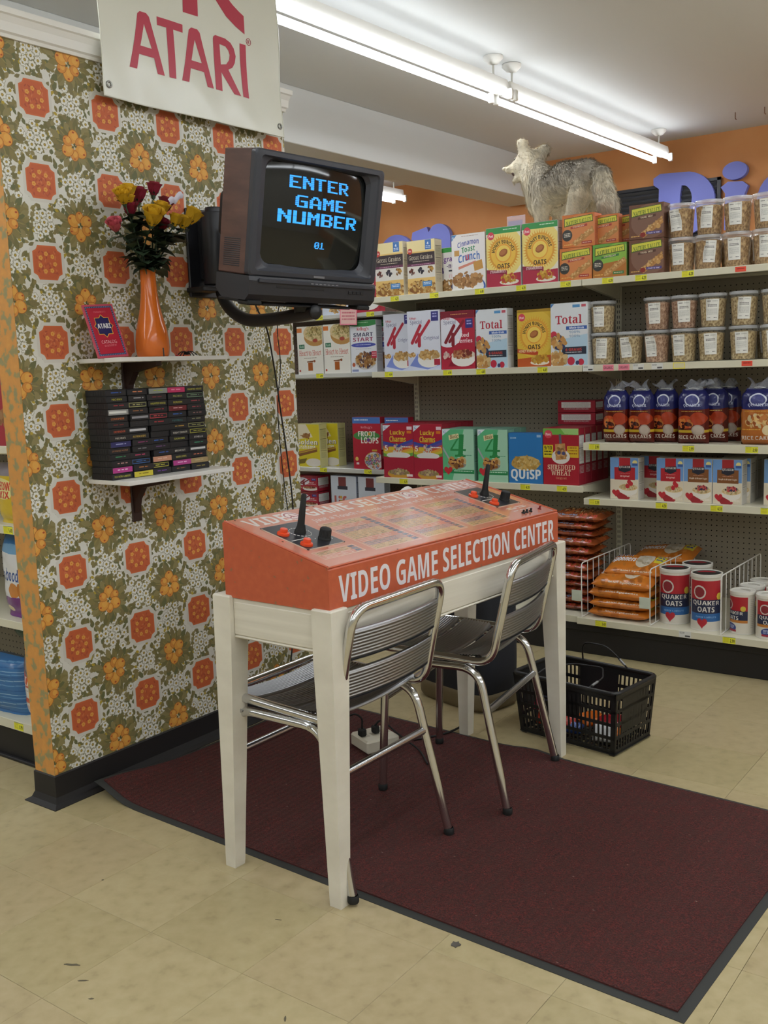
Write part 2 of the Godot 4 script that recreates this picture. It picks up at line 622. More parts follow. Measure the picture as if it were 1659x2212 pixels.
# ---------------------------------------------------------------- lamps
func build_fixtures() -> void:
	var tube_m := glow(Color(0.95, 0.975, 1.0), TUBE_GLOW)
	tube_m.resource_name = "fluorescent_tube_glow"
	var L := 2.42
	var rows := [[-5.36, "beyond the ceiling beam"], [-2.92, "over the cereal aisle"], [-0.48, "over the game table aisle"], [1.96, "over the next aisle"], [4.4, "over the last aisle"]]
	var proto: Node3D
	for r in rows.size():
		for k in 5:
			var z: float = -6.43 + 2.45 * k
			var lab: String = "white twin-tube fluorescent fitting %s, %s" % [["nearest the orange wall", "second from the orange wall", "third from the orange wall", "fourth from the orange wall", "fifth from the orange wall"][k], rows[r][1]]
			var f: Node3D
			if proto == null:
				f = thing("fluorescent_fitting", "", "lamp")
				var s := new_st()
				prism(s, PackedVector2Array([Vector2(-0.05, 0.03), Vector2(-0.038, 0.085), Vector2(0.038, 0.085), Vector2(0.05, 0.03), Vector2(0.02, 0.012), Vector2(-0.02, 0.012)]), L, Transform3D.IDENTITY)
				obj("housing", s, M.white, f)
				for sx in [-0.062, 0.062]:
					var t := new_st()
					lathe(t, [Vector2(0, -L / 2 + 0.03), Vector2(0.018, -L / 2 + 0.03), Vector2(0.018, L / 2 - 0.03), Vector2(0, L / 2 - 0.03)], 12, Transform3D(Basis(Vector3.RIGHT, PI / 2), Vector3(sx, 0, 0)))
					obj("tube", t, tube_m, f)
					for e in [-1.0, 1.0]:
						var h := new_st()
						bevel_box(h, Vector3(sx, 0.005, e * (L / 2 - 0.012)), Vector3(0.03, 0.06, 0.024), 0.004)
						obj("lamp_holder", h, M.white, f)
				for e in [-1.0, 1.0]:
					var st := new_st()
					lathe(st, [Vector2(0.006, 0.085), Vector2(0.006, 0.17)], 8, Transform3D(Basis.IDENTITY, Vector3(0, 0, e * (L / 2 - 0.09))))
					obj("stem", st, M.white, f)
					var c := new_st()
					lathe(c, [Vector2(0.008, 0.155), Vector2(0.03, 0.16), Vector2(0.055, 0.185), Vector2(0.055, 0.198), Vector2(0, 0.199)], 16, Transform3D(Basis.IDENTITY, Vector3(0, 0, e * (L / 2 - 0.09))))
					obj("canopy", c, M.white, f)
				var a := AreaLight3D.new()
				a.name = "tube_light"
				a.area_size = Vector2(0.2, L)
				a.light_color = Color(0.95, 0.975, 1.0)
				a.light_energy = LAMP_ENERGY
				a.area_range = 20.0
				a.shadow_enabled = true
				a.rotation = Vector3(-PI / 2, 0, 0)
				a.position = Vector3(0, -0.03, 0)
				f.add_child(a)
				proto = f
			else:
				f = copy_of(proto)
			f.position = Vector3(rows[r][0], 2.8, z)
			tag(f, lab, "lamp", "hanging fluorescent fittings in rows")

# ---------------------------------------------------------------- the room
func build_room() -> void:
	var x0 := -8.5; var x1 := 5.6; var z0 := -8.0; var z1 := 5.6
	# floor: a slab with separate vinyl tiles where the tiles can be told apart
	var tx := -1.5186; var tz := -1.4513
	var i0 := -8; var i1 := 8; var k0 := -3; var k1 := 13     # tile columns and rows
	var ax0 := tx + i0 * TILE; var ax1 := tx + i1 * TILE
	var az0 := tz - k1 * TILE; var az1 := tz - k0 * TILE
	var s := new_st()
	span_box(s, Vector3(x0, -0.12, z0), Vector3(x1, -0.004, z1))
	var fl := struct("floor", s, M.floor)
	var b := new_st()
	span_box(b, Vector3(x0, -0.004, z0), Vector3(ax0, 0, z1))
	span_box(b, Vector3(ax1, -0.004, z0), Vector3(x1, 0, z1))
	span_box(b, Vector3(ax0, -0.004, z0), Vector3(ax1, 0, az0))
	span_box(b, Vector3(ax0, -0.004, az1), Vector3(ax1, 0, z1))
	obj("floor_covering", b, M.floor_far, fl)
	var tm := new_st()
	bevel_box(tm, Vector3(0, -0.002, 0), Vector3(TILE - 0.0008, 0.004, TILE - 0.0008), 0.0006)
	var tmesh := tm.commit()
	for i in range(i0, i1):
		for k in range(k0, k1):
			var o := obj("floor_tile", tmesh, M["tile%d" % (rng.randi() % 3)], fl)
			o.position = Vector3(tx + (i + 0.5) * TILE, 0, tz - (k + 0.5) * TILE)
	# old scuffs and dirt on the tiles
	var dirt := mat("5f5744", 0.8)
	for d in [[-1.87, -1.262, 0.026, 0.005, 0.5], [-1.80, -1.236, 0.016, 0.003, 0.6], [-1.73, -1.205, 0.008, 0.003, 0.5], [-1.327, -1.19, 0.009, 0.006, 0.1], [-1.33, -1.385, 0.012, 0.003, -0.9], [-2.13, -1.55, 0.004, 0.004, 0.0], [-1.6, -1.66, 0.012, 0.0018, 0.25]]:
		var ds := new_st()
		var p := PackedVector2Array()
		for q in 11:
			var a := TAU * q / 11
			p.append(Vector2(cos(a) * d[2] * rng.randf_range(0.6, 1.0), sin(a) * d[3] * rng.randf_range(0.5, 1.0)))
		prism(ds, p, 0.0006, Transform3D(Basis(Vector3.UP, d[4]) * Basis(Vector3.RIGHT, -PI / 2), Vector3(d[0], 0.0003, d[1])))
		obj("scuff_mark", ds, dirt, fl)
	var c := new_st()
	span_box(c, Vector3(x0, CEIL, z0), Vector3(x1, CEIL + 0.12, z1))
	struct("ceiling", c, M.ceiling)
	var w := new_st()
	span_box(w, Vector3(x0, 0, z0 - 0.12), Vector3(x1, CEIL, z0))
	struct("wall_back", w, M.orange_wall)
	w = new_st(); span_box(w, Vector3(x0 - 0.12, 0, z0), Vector3(x0, CEIL, z1)); struct("wall_left", w, M.wall)
	w = new_st(); span_box(w, Vector3(x1, 0, z0), Vector3(x1 + 0.12, CEIL, z1)); struct("wall_right", w, M.wall)
	w = new_st(); span_box(w, Vector3(x0, 0, z1), Vector3(x1, CEIL, z1 + 0.12)); struct("wall_front", w, M.wall)
	# boxed ceiling beam
	w = new_st(); span_box(w, Vector3(-4.45, 2.67, z0), Vector3(-4.10, CEIL, z1), 0.004); struct("trim_1", w, M.ceiling)
	# two bare hooks left in the ceiling
	for p in [[-2.32, -7.435], [-2.117, -7.425]]:
		var h := new_st()
		tube(h, [Vector3(p[0], CEIL, p[1]), Vector3(p[0], CEIL - 0.04, p[1]), Vector3(p[0] + 0.008, CEIL - 0.05, p[1])], 0.0035, 6)
		tag(obj("ceiling_hook", h, mat("8a6a58", 0.5, 0.6)), "small bare metal hook screwed into the ceiling near the orange wall", "hook", "bare hooks in the ceiling")

# ---------------------------------------------------------------- the flowered partition
func wallpaper_tex() -> ImageTexture:
	var W := 768; var H := 704           # two by two repeats, 0.516 m by 0.473 m
	var p := Print.new(self, W, H, Color("dbd9d0"))
	p.wrap = true
	var ppm := W / 0.516
	var olive := [Color("857a4a"), Color("756f44"), Color("8f8458"), Color("6a6b46"), Color("7e744c")]
	var daisy := func(x: float, y: float, r: float) -> void:
		var t0 := rng.randf() * TAU
		for pass_ in 2:
			for k in 6:
				var a := t0 + TAU * k / 6
				var rr := r * (0.46 if pass_ == 0 else 0.36)
				p.oval_px(x + cos(a) * r * 0.62, y + sin(a) * r * 0.62, rr * 1.05, rr, Color("8f8c72") if pass_ == 0 else Color("e4e2da"), a, 10)
		p.oval_px(x, y, r * 0.36, r * 0.36, Color("6d6434"), 0, 10)
		p.oval_px(x, y, r * 0.26, r * 0.26, Color("b99a3e"), 0, 8)
	var cells := []
	for i in 2:
		for j in 2: cells.append(Vector2((i + 0.5) * W / 2.0, (j + 0.5) * H / 2.0))
	# ground of small leaves and vines
	for k in 1150:
		var q := Vector2(rng.randf() * W, rng.randf() * H)
		var near := 1e9
		for c in cells: near = minf(near, c.distance_to(q))
		if near < 0.064 * ppm: continue
		var d := Vector2.from_angle(rng.randf() * TAU) * rng.randf_range(0.016, 0.030) * ppm
		p.leaf_px(q, d, rng.randf_range(0.005, 0.0085) * ppm, olive[rng.randi() % 5])
		if k % 6 == 0: p.leaf_px(q + d, d.rotated(0.5) * 0.6, 0.005 * ppm, Color("b29b36"))
	# single daisies
	for k in 150:
		var q := Vector2(rng.randf() * W, rng.randf() * H)
		var near := 1e9
		for c in cells: near = minf(near, c.distance_to(q))
		if near < 0.075 * ppm: continue
		daisy.call(q.x, q.y, rng.randf_range(0.0105, 0.013) * ppm)
	# clusters of daisies half way between the medallions
	for c in cells:
		for off in [Vector2(W / 4.0, 0), Vector2(0, H / 4.0)]:
			for k in 7:
				var a := TAU * k / 6.0 + 0.4
				var r := 0.0 if k == 6 else 0.026 * ppm
				daisy.call(c.x + off.x + cos(a) * r, c.y + off.y + sin(a) * r, 0.0128 * ppm)
	# oranges in a wreath of big leaves
	var n := 0
	for c in cells:
		var o: Vector2 = c + Vector2(W / 4.0, H / 4.0)
		for k in 40:
			var a := TAU * k / 40 + rng.randf() * 0.3
			var r0 := rng.randf_range(0.02, 0.052) * ppm
			p.leaf_px(o + Vector2.from_angle(a) * r0, Vector2.from_angle(a + rng.randf_range(-0.5, 0.5)) * rng.randf_range(0.032, 0.046) * ppm, 0.0105 * ppm, olive[k % 5])
		for k in 12:
			var a := TAU * k / 12 + 0.2
			p.leaf_px(o + Vector2.from_angle(a) * 0.035 * ppm, Vector2.from_angle(a) * 0.03 * ppm, 0.002 * ppm, Color("958852"))
		var turn := 0.0 if n % 2 == 0 else PI
		for k in 6:
			var a := turn + TAU * k / 6.0 - PI / 2
			var big := k % 2 == 0
			var r := (0.019 if big else 0.0145) * ppm
			var q := o + Vector2.from_angle(a) * 0.0265 * ppm
			p.oval_px(q.x, q.y, r * 1.05, r * 1.2, Color("a85c22"), a + PI / 2, 20)
			p.oval_px(q.x, q.y, r * 0.96, r * 1.11, Color("dd9d44") if big else Color("d69040"), a + PI / 2, 20)
			p.oval_px(q.x + r * 0.2, q.y - r * 0.2, r * 0.55, r * 0.6, Color("e3a850"), 0, 14)
			p.oval_px(q.x + cos(a) * r * 0.75, q.y + sin(a) * r * 0.75, r * 0.22, r * 0.16, Color("b4522a"), 0, 8)
		for k in 5: p.leaf_px(o, Vector2.from_angle(TAU * k / 5) * 0.011 * ppm, 0.003 * ppm, Color("c9c6a8") if k % 2 else Color("5b5a38"))
		n += 1
	# orange medallions with cut corners
	for c in cells:
		for lay in 3:
			var e: float = [0.0605, 0.0505, 0.0465][lay] * ppm
			var k: float = [0.021, 0.019, 0.018][lay] * ppm
			var pts := PackedVector2Array()
			for q in 4:
				var sx: float = [1, 1, -1, -1][q]; var sy: float = [-1, 1, 1, -1][q]
				var A := Vector2(e - k, e) if q % 2 == 0 else Vector2(e, e - k)
				var B := Vector2(e, e - k) if q % 2 == 0 else Vector2(e - k, e)
				var mid := (A + B) / 2 - Vector2(0.003, 0.003) * ppm
				for v in [A, mid, B]: pts.append(c + Vector2(v.x * sx, v.y * sy))
			p.poly_px(pts, [Color("d3d0c6"), Color("cc6a3e"), Color("c5623a")][lay])
		for k in 40:
			var q: Vector2 = c + Vector2(rng.randf_range(-1, 1), rng.randf_range(-1, 1)) * 0.036 * ppm
			p.leaf_px(q, Vector2.from_angle(rng.randf() * TAU) * 0.012 * ppm, 0.0022 * ppm, [Color("b5553a"), Color("d07a4c"), Color("ab4f36")][k % 3])
		for k in 7:
			var a := TAU * k / 7.0 + (0.3 if int(c.x) % 3 else 1.0)
			var q: Vector2 = c + Vector2.from_angle(a) * 0.0265 * ppm
			for m in 5: p.oval_px(q.x + cos(TAU * m / 5) * 0.0038 * ppm, q.y + sin(TAU * m / 5) * 0.0038 * ppm, 0.0036 * ppm, 0.0036 * ppm, Color("dea24c"), 0, 8)
			p.oval_px(q.x, q.y, 0.0022 * ppm, 0.0022 * ppm, Color("d6762c"), 0, 6)
	return p.tex()

func build_partition() -> void:
	var tx := wallpaper_tex()
	var paper := printed(tx, 0.6)
	var strip_tex := noise_tex(256, 0.05, [[0.0, "8f8a63"], [0.33, "9a8f62"], [0.40, "c98f4c"], [0.7, "d0924a"], [1.0, "d69a50"]], 21, 4)
	var orange := tri_mat(strip_tex, 1.6, 0.6)
	var s := new_st()
	span_box(s, Vector3(WX - 0.1, 0, WZ1), Vector3(WX - 0.001, 2.30, WZ0 - 0.0005))
	var w := struct("wall_partition", s, mat("cfc8b4", 0.7))
	# flowered paper on the broad face: medallions at z = -1.900 - 0.258 k, y = 2.147 - 0.2365 j
	var g := new_st()
	var u := func(z: float) -> float: return (-1.900 - z) / 0.516 + 0.25
	var v := func(y: float) -> float: return (2.147 - y) / 0.473 + 0.25
	quad(g, Vector3(WX, 2.2955, WZ0), Vector3(WX, 2.2955, WZ1), Vector3(WX, 0.05, WZ1), Vector3(WX, 0.05, WZ0), Vector3.RIGHT, Vector2(u.call(WZ0), v.call(2.2955)), Vector2(u.call(WZ1), v.call(0.05)))
	obj("wallpaper", g, paper, w)
	var e := new_st()
	span_box(e, Vector3(WX - 0.1, 0.05, WZ0 - 0.0005), Vector3(WX, 2.2955, WZ0 + 0.001))
	obj("painted_end", e, orange, w)
	# crown moulding round the top
	var prof := [Vector2(0.0, 2.2955), Vector2(0.008, 2.2955), Vector2(0.010, 2.305), Vector2(0.016, 2.31), Vector2(0.018, 2.335), Vector2(0.024, 2.352), Vector2(0.029, 2.356), Vector2(0.030, 2.372), Vector2(0.0, 2.374)]
	var cr := new_st()
	var ring := func(p: Vector2) -> Array:
		return [Vector3(WX - 0.1 - p.x, p.y, WZ1 - p.x), Vector3(WX + p.x, p.y, WZ1 - p.x), Vector3(WX + p.x, p.y, WZ0 + p.x), Vector3(WX - 0.1 - p.x, p.y, WZ0 + p.x)]
	for k in prof.size() - 1:
		var A: Array = ring.call(prof[k]); var B: Array = ring.call(prof[k + 1])
		for q in 4:
			var r := (q + 1) % 4
			var out: Vector3 = ((A[q] + A[r]) / 2 - Vector3(WX - 0.05, A[q].y, -2.4)) * Vector3(1, 0, 1)
			out = (Vector3.RIGHT * signf(out.x) if q % 2 == 1 else Vector3.BACK * signf(out.z)) * (prof[k + 1].y - prof[k].y + 0.001) + Vector3.UP * (prof[k].x - prof[k + 1].x)
			face(cr, [A[q], A[r], B[r], B[q]], out)
	span_box(cr, Vector3(WX - 0.1, 2.30, WZ1), Vector3(WX, 2.374, WZ0))
	var trim := struct("trim_2", cr, M.white)
	# black cove base
	var bs := new_st()
	var bp := PackedVector2Array([Vector2(0, 0), Vector2(0.03, 0), Vector2(0.03, 0.003), Vector2(0.014, 0.012), Vector2(0.006, 0.03), Vector2(0.005, 0.096), Vector2(0, 0.1)])
	for run in [[Vector3(WX, 0, WZ0), Vector3(WX, 0, WZ1), Vector3.RIGHT], [Vector3(WX - 0.1, 0, WZ0), Vector3(WX, 0, WZ0), Vector3.BACK], [Vector3(WX, 0, WZ1), Vector3(WX - 0.1, 0, WZ1), Vector3.FORWARD]]:
		var a: Vector3 = run[0]; var b: Vector3 = run[1]; var o: Vector3 = run[2]
		var d := (b - a).normalized()
		for k in bp.size() - 1:
			var e0: float = bp[k].x; var e1: float = bp[k + 1].x
			var q := [a + o * e0 - d * e0 + Vector3.UP * bp[k].y, b + o * e0 + d * e0 + Vector3.UP * bp[k].y, b + o * e1 + d * e1 + Vector3.UP * bp[k + 1].y, a + o * e1 - d * e1 + Vector3.UP * bp[k + 1].y]
			face(bs, q, o * (bp[k + 1].y - bp[k].y + 0.001) + Vector3.UP * (bp[k].x - bp[k + 1].x))
	struct("baseboard_partition", bs, M.kick)

# ---------------------------------------------------------------- vinyl banner
func build_banner() -> void:
	var f := thing("vinyl_banner", "white vinyl banner with red game maker's name hanging above flowered wall", "banner", Vector3(-2.588, 2.188, -2.533))
	# local: u along -z (0.41 each way), v up, slightly wavy; 0.9 m tall
	var W := 0.82; var H := 0.80
	var bend := func(u: float, v: float) -> float:
		return 0.003 * sin(u * 9.0 + v * 3.0) + 0.0025 * sin(v * 17.0 + u * 5.0) + 0.0035 * exp(-v * 9.0) * sin(u * 14.0 + 2.0) + 0.0012 * sin(u * 33.0 + v * 21.0)
	var at := func(u: float, v: float, d: float) -> Vector3:
		return Vector3(bend.call(u, v) + d, v, -u)
	var s := new_st()
	var rows := []; var back := []
	for i in 25:
		var r := []; var rb := []
		for j in 33:
			var u := (float(j) / 32 - 0.5) * W; var v := H * (1.0 - float(i) / 24)
			r.append(at.call(u, v, 0.0)); rb.append(at.call(u, v, -0.0012))
		rows.append(r); back.append(rb)
	sheet(s, rows, Vector3.RIGHT)
	sheet(s, back, Vector3.LEFT)
	var vinyl := mat("e2e2d6", 0.22)
	obj("sheet", s, vinyl, f)
	var hem := new_st()
	for e in [[-W / 2, 0.0, W / 2, 0.0], [-W / 2, 0.0, -W / 2, H], [W / 2, 0.0, W / 2, H]]:
		var pts := []
		for k in 25:
			var t := k / 24.0
			pts.append(at.call(lerpf(e[0], e[2], t), lerpf(e[1], e[3], t), 0.0))
		tube(hem, pts, 0.0022, 6)
	obj("hem", hem, vinyl, f)
	for u in [-W / 2 + 0.02, W / 2 - 0.02]:
		for v in [0.035, H - 0.03]:
			var gm := new_st()
			var c: Vector3 = at.call(u, v, 0.002)
			var pts := []
			for k in 14: pts.append(c + Vector3(0, sin(TAU * k / 14), cos(TAU * k / 14)) * 0.0085)
			tube(gm, pts, 0.0032, 6, true)
			obj("grommet", gm, mat("9a9a96", 0.35, 0.9), f)
	var red := mat("bc3a50", 0.35)
	# painted letters, bent with the sheet
	var ink := func(outlines: Array, called: String) -> void:
		var q := new_st()
		for pl in outlines:
			var poly := PackedVector2Array(pl)
			var idx := Geometry2D.triangulate_polygon(poly)
			for t in range(0, idx.size(), 3):
				var P := []
				for k in 3: P.append(poly[idx[t + k]])
				# split so that the print follows the waves
				var stack := [[P[0], P[1], P[2], 0]]
				while stack:
					var T: Array = stack.pop_back()
					var l0: float = T[0].distance_to(T[1]); var l1: float = T[1].distance_to(T[2]); var l2: float = T[2].distance_to(T[0])
					var mx := maxf(l0, maxf(l1, l2))
					if mx > 0.03 and T[3] < 8:
						if mx == l0: stack.append_array([[T[0], (T[0] + T[1]) / 2, T[2], T[3] + 1], [(T[0] + T[1]) / 2, T[1], T[2], T[3] + 1]])
						elif mx == l1: stack.append_array([[T[1], (T[1] + T[2]) / 2, T[0], T[3] + 1], [(T[1] + T[2]) / 2, T[2], T[0], T[3] + 1]])
						else: stack.append_array([[T[2], (T[2] + T[0]) / 2, T[1], T[3] + 1], [(T[2] + T[0]) / 2, T[0], T[1], T[3] + 1]])
					else:
						tri(q, at.call(T[0].x, T[0].y, 0.0009), at.call(T[1].x, T[1].y, 0.0009), at.call(T[2].x, T[2].y, 0.0009), Vector3.RIGHT, Vector3.RIGHT, Vector3.RIGHT)
		obj(called, q, red, f)
	var b := 0.106; var h := 0.18                    # foot line and height of the letters
	var letter_A := func(x: float) -> Array:
		var o := PackedVector2Array([Vector2(x - 0.071, b), Vector2(x - 0.041, b), Vector2(x - 0.031, b + 0.046), Vector2(x + 0.031, b + 0.046), Vector2(x + 0.042, b), Vector2(x + 0.072, b), Vector2(x + 0.024, b + h * 0.95), Vector2(x + 0.013, b + h), Vector2(x - 0.013, b + h), Vector2(x - 0.024, b + h * 0.95)])
		var inn := PackedVector2Array([Vector2(x - 0.024, b + 0.073), Vector2(x, b + h * 0.80), Vector2(x + 0.024, b + 0.073)])
		return ring_parts(o, inn)
	ink.call(letter_A.call(-0.229), "letter")
	ink.call([[Vector2(-0.137, b), Vector2(-0.108, b), Vector2(-0.108, b + h - 0.026), Vector2(-0.066, b + h - 0.026), Vector2(-0.064, b + h), Vector2(-0.174, b + h), Vector2(-0.174, b + h - 0.026), Vector2(-0.137, b + h - 0.026)]], "letter")
	ink.call(letter_A.call(-0.013), "letter")
	var R := [Vector2(0.07, b), Vector2(0.101, b), Vector2(0.101, b + 0.062), Vector2(0.158, b), Vector2(0.193, b), Vector2(0.137, b + 0.078), Vector2(0.16, b + 0.09), Vector2(0.174, b + 0.108), Vector2(0.181, b + 0.132), Vector2(0.173, b + 0.156), Vector2(0.157, b + 0.172), Vector2(0.131, b + h), Vector2(0.082, b + h), Vector2(0.073, b + h - 0.006), Vector2(0.07, b + h - 0.014)]
	var Rin := PackedVector2Array([Vector2(0.101, b + 0.088), Vector2(0.101, b + h - 0.025), Vector2(0.13, b + h - 0.026), Vector2(0.144, b + h - 0.036), Vector2(0.15, b + 0.13), Vector2(0.145, b + 0.112), Vector2(0.128, b + 0.094)])
	ink.call(ring_parts(PackedVector2Array(R), Rin), "letter")
	ink.call([[Vector2(0.205, b), Vector2(0.236, b), Vector2(0.232, b + h), Vector2(0.202, b + h)]], "letter")
	# the three-stroke mark above the name
	ink.call([[Vector2(-0.059, 0.327), Vector2(0.005, 0.327), Vector2(0.003, 0.745), Vector2(-0.057, 0.745)]], "emblem")
	var inner := [Vector2(0.045, 0.745), Vector2(0.05, 0.62), Vector2(0.065, 0.52), Vector2(0.09, 0.445), Vector2(0.118, 0.402), Vector2(0.165, 0.36), Vector2(0.21, 0.337), Vector2(0.255, 0.321)]
	var outer := [Vector2(0.09, 0.745), Vector2(0.093, 0.64), Vector2(0.105, 0.56), Vector2(0.13, 0.48), Vector2(0.165, 0.428), Vector2(0.20, 0.405), Vector2(0.23, 0.391), Vector2(0.255, 0.382)]
	for sx in [-1.0, 1.0]:
		var strip := []
		for k in 7:
			var q := []
			for p in [inner[k], inner[k + 1], outer[k + 1], outer[k]]: q.append(Vector2(p.x * sx - 0.027, p.y))
			strip.append(q)
		ink.call(strip, "emblem")
	# registered mark
	var rs := new_st()
	var ring := []
	for k in 16: ring.append(at.call(0.247 + cos(TAU * k / 16) * 0.0115, b + h + 0.014 + sin(TAU * k / 16) * 0.0115, 0.001))
	tube(rs, ring, 0.0011, 5, true)
	obj("registered_ring", rs, red, f)
	var rl := lettering("R", "sans", Vector2(0.009, 0.012), 0.0006)
	var ro := obj("registered_letter", rl, red, f)
	ro.position = at.call(0.247, b + h + 0.014, 0.0006)
	ro.rotation.y = PI / 2
	# cords up to the ceiling
	for u in [-W / 2 + 0.02, W / 2 - 0.02]:
		var c := new_st()
		tube(c, [at.call(u, H - 0.03, 0.002), Vector3(0.0, CEIL - 2.19, -u)], 0.0015, 5)
		obj("hanging_cord", c, M.white, f)

func build_wall_letters() -> void:
	# chunky painted letters fixed to the far orange wall
	var z := -7.97
	var lab := "large lilac cut-out letter %s mounted on the orange wall"
	var put := func(polys: Array, ch: String, x: float, y: float, extra: Array = []) -> void:
		var s := new_st()
		for piece in polys: prism(s, piece, 0.05)
		if extra.is_empty():
			var o := obj("wall_letter", s, M.lilac)
			o.position = Vector3(x, y, z)
			tag(o, lab % ch, "letter", "lilac letters on the orange wall")
		else:
			var t := thing("wall_letter", lab % ch, "letter", Vector3(x, y, z), 0.0, "lilac letters on the orange wall")
			obj("body", s, M.lilac, t)
			var d := new_st(); prism(d, extra[0], 0.05)
			obj("dot", d, M.lilac, t)
	var ov := func(cx: float, cy: float, rx: float, ry: float, rev := false) -> PackedVector2Array:
		var a := PackedVector2Array()
		for k in 28:
			var t := TAU * k / 28 * (-1.0 if rev else 1.0)
			a.append(Vector2(cx + cos(t) * rx, cy + sin(t) * ry))
		return a
	# o and n
	put.call(ring_parts(ov.call(0, 0.19, 0.2, 0.2), ov.call(0, 0.19, 0.055, 0.12)), "o", -5.64, 2.16)
	var n := PackedVector2Array()
	n.append_array(PackedVector2Array([Vector2(-0.20, 0.0), Vector2(-0.03, 0.0), Vector2(-0.03, 0.17), Vector2(-0.02, 0.22), Vector2(0.01, 0.25), Vector2(0.04, 0.22), Vector2(0.045, 0.17), Vector2(0.045, 0.0), Vector2(0.215, 0.0), Vector2(0.215, 0.25)]))
	n.append_array(arc(0.085, 0.28, 0.13, 0.13, 0, 120, 9))
	n.append_array(PackedVector2Array([Vector2(-0.02, 0.345), Vector2(-0.04, 0.395), Vector2(-0.20, 0.36), Vector2(-0.215, 0.30), Vector2(-0.18, 0.27)]))
	put.call([n], "n", -5.245, 2.19)
	# D and i and the edge of the next one
	var D := PackedVector2Array([Vector2(-0.21, 0.0), Vector2(-0.02, -0.005)])
	D.append_array(arc(0.0, 0.235, 0.245, 0.24, -80, 80, 16))
	D.append_array(PackedVector2Array([Vector2(-0.19, 0.485), Vector2(-0.245, 0.455), Vector2(-0.245, 0.405), Vector2(-0.20, 0.37)]))
	var Di := PackedVector2Array([Vector2(-0.03, 0.07), Vector2(-0.03, 0.30)])
	Di.append_array(arc(-0.01, 0.27, 0.075, 0.105, 95, -90, 10))
	put.call(ring_parts(D, Di), "D", -2.87, 2.265)
	var i := PackedVector2Array([Vector2(-0.075, 0.0), Vector2(0.075, 0.0), Vector2(0.075, 0.25), Vector2(0.1, 0.31), Vector2(0.06, 0.345), Vector2(-0.05, 0.355), Vector2(-0.105, 0.32), Vector2(-0.07, 0.27)])
	put.call([i], "i", -2.478, 2.265, [ov.call(0, 0.43, 0.093, 0.066)])
	var c_ := arc(0, 0.19, 0.19, 0.2, 40, 320, 20)
	c_.append_array(arc(0.02, 0.19, 0.08, 0.11, 320, 40, 14))
	put.call([c_], "c", -2.12, 2.265)
	# dark louvred vent panel below the wall letters
	var g := thing("vent_panel", "dark grey louvred vent panel on the orange wall behind the letters", "vent", Vector3(-3.02, 2.14, -7.985))
	var fr := new_st()
	span_box(fr, Vector3(-0.42, 0, -0.012), Vector3(0.42, 0.52, 0.0))
	obj("backing", fr, mat("35363c", 0.6), g)
	for k in 13:
		var sl := new_st()
		bevel_box(sl, Vector3.ZERO, Vector3(0.80, 0.026, 0.006), 0.001, Transform3D(Basis(Vector3.RIGHT, 0.6), Vector3(0, 0.03 + k * 0.038, 0.008)))
		obj("slat", sl, mat("4a4b50", 0.5, 0.3), g)
	var e := new_st()
	for q in [[Vector3(-0.43, 0, 0), Vector3(-0.40, 0.53, 0.014)], [Vector3(0.40, 0, 0), Vector3(0.43, 0.53, 0.014)], [Vector3(-0.43, 0.505, 0), Vector3(0.43, 0.53, 0.014)], [Vector3(-0.43, -0.01, 0), Vector3(0.43, 0.012, 0.014)]]:
		span_box(e, q[0], q[1], 0.002)
	obj("frame", e, mat("3b3c42", 0.5), g)
# ---------------------------------------------------------------- shop shelving
func peg_mat(c: Color) -> StandardMaterial3D:
	# punched board: the holes are real openings onto the dark core behind
	var n := 64
	var im := Image.create(n, n, false, Image.FORMAT_RGBA8)
	for y in n:
		for x in n:
			var hole := Vector2(x - 31.5, y - 31.5).length() < 7.5
			im.set_pixel(x, y, Color(1, 1, 1, 0.0 if hole else 1.0))
	var m := mat(c, 0.6, 0.0, ImageTexture.create_from_image(im))
	m.transparency = BaseMaterial3D.TRANSPARENCY_ALPHA_SCISSOR
	m.alpha_scissor_threshold = 0.5
	return m

func pegboard(parent: Node3D, x0: float, x1: float, y0: float, y1: float, z: float, m: Material, back := false) -> void:
	var s := new_st()
	var n := Vector3.FORWARD if back else Vector3.BACK
	quad(s, Vector3(x0, y1, z), Vector3(x1, y1, z), Vector3(x1, y0, z), Vector3(x0, y0, z), n, Vector2(x0, -y1) / 0.0254, Vector2(x1, -y0) / 0.0254)
	obj("pegboard_panel", s, m, parent)

func tag_tex(kind: String) -> ImageTexture:
	var p := Print.new(self, 96, 48, Color("e6e43a"))
	var k := kind.split(":")
	if k[0] == "y":
		p.bars(0.06, 0.12, 0.42, 0.8, 5, Color("b9a81e"))
		p.text(k[1], 0.58, 0.3, 0.36, 0.5, Color("2a2a20"))
		p.rect(0.0, 0.0, 1.0, 0.06, Color("4a5a8c"))
	elif k[0] == "w":
		p.im.fill(Color("dcdcd8"))
		p.bars(0.06, 0.15, 0.4, 0.3, 2, Color("555555"))
		p.rect(0.5, 0.6, 0.42, 0.25, Color("555555"))
	elif k[0] == "p":
		p.im.fill(Color("f08ca0"))
		p.text("ORGANIC", 0.08, 0.28, 0.84, 0.45, Color("7a3a48"))
	elif k[0] == "o":
		p.im.fill(Color("f0e03a"))
		p.rect(0.05, 0.12, 0.9, 0.76, Color("d8d0a8"))
	elif k[0] == "r":
		p.im.fill(Color("e8503a"))
		p.bars(0.15, 0.3, 0.7, 0.4, 1, Color("8c2018"))
	return p.tex()

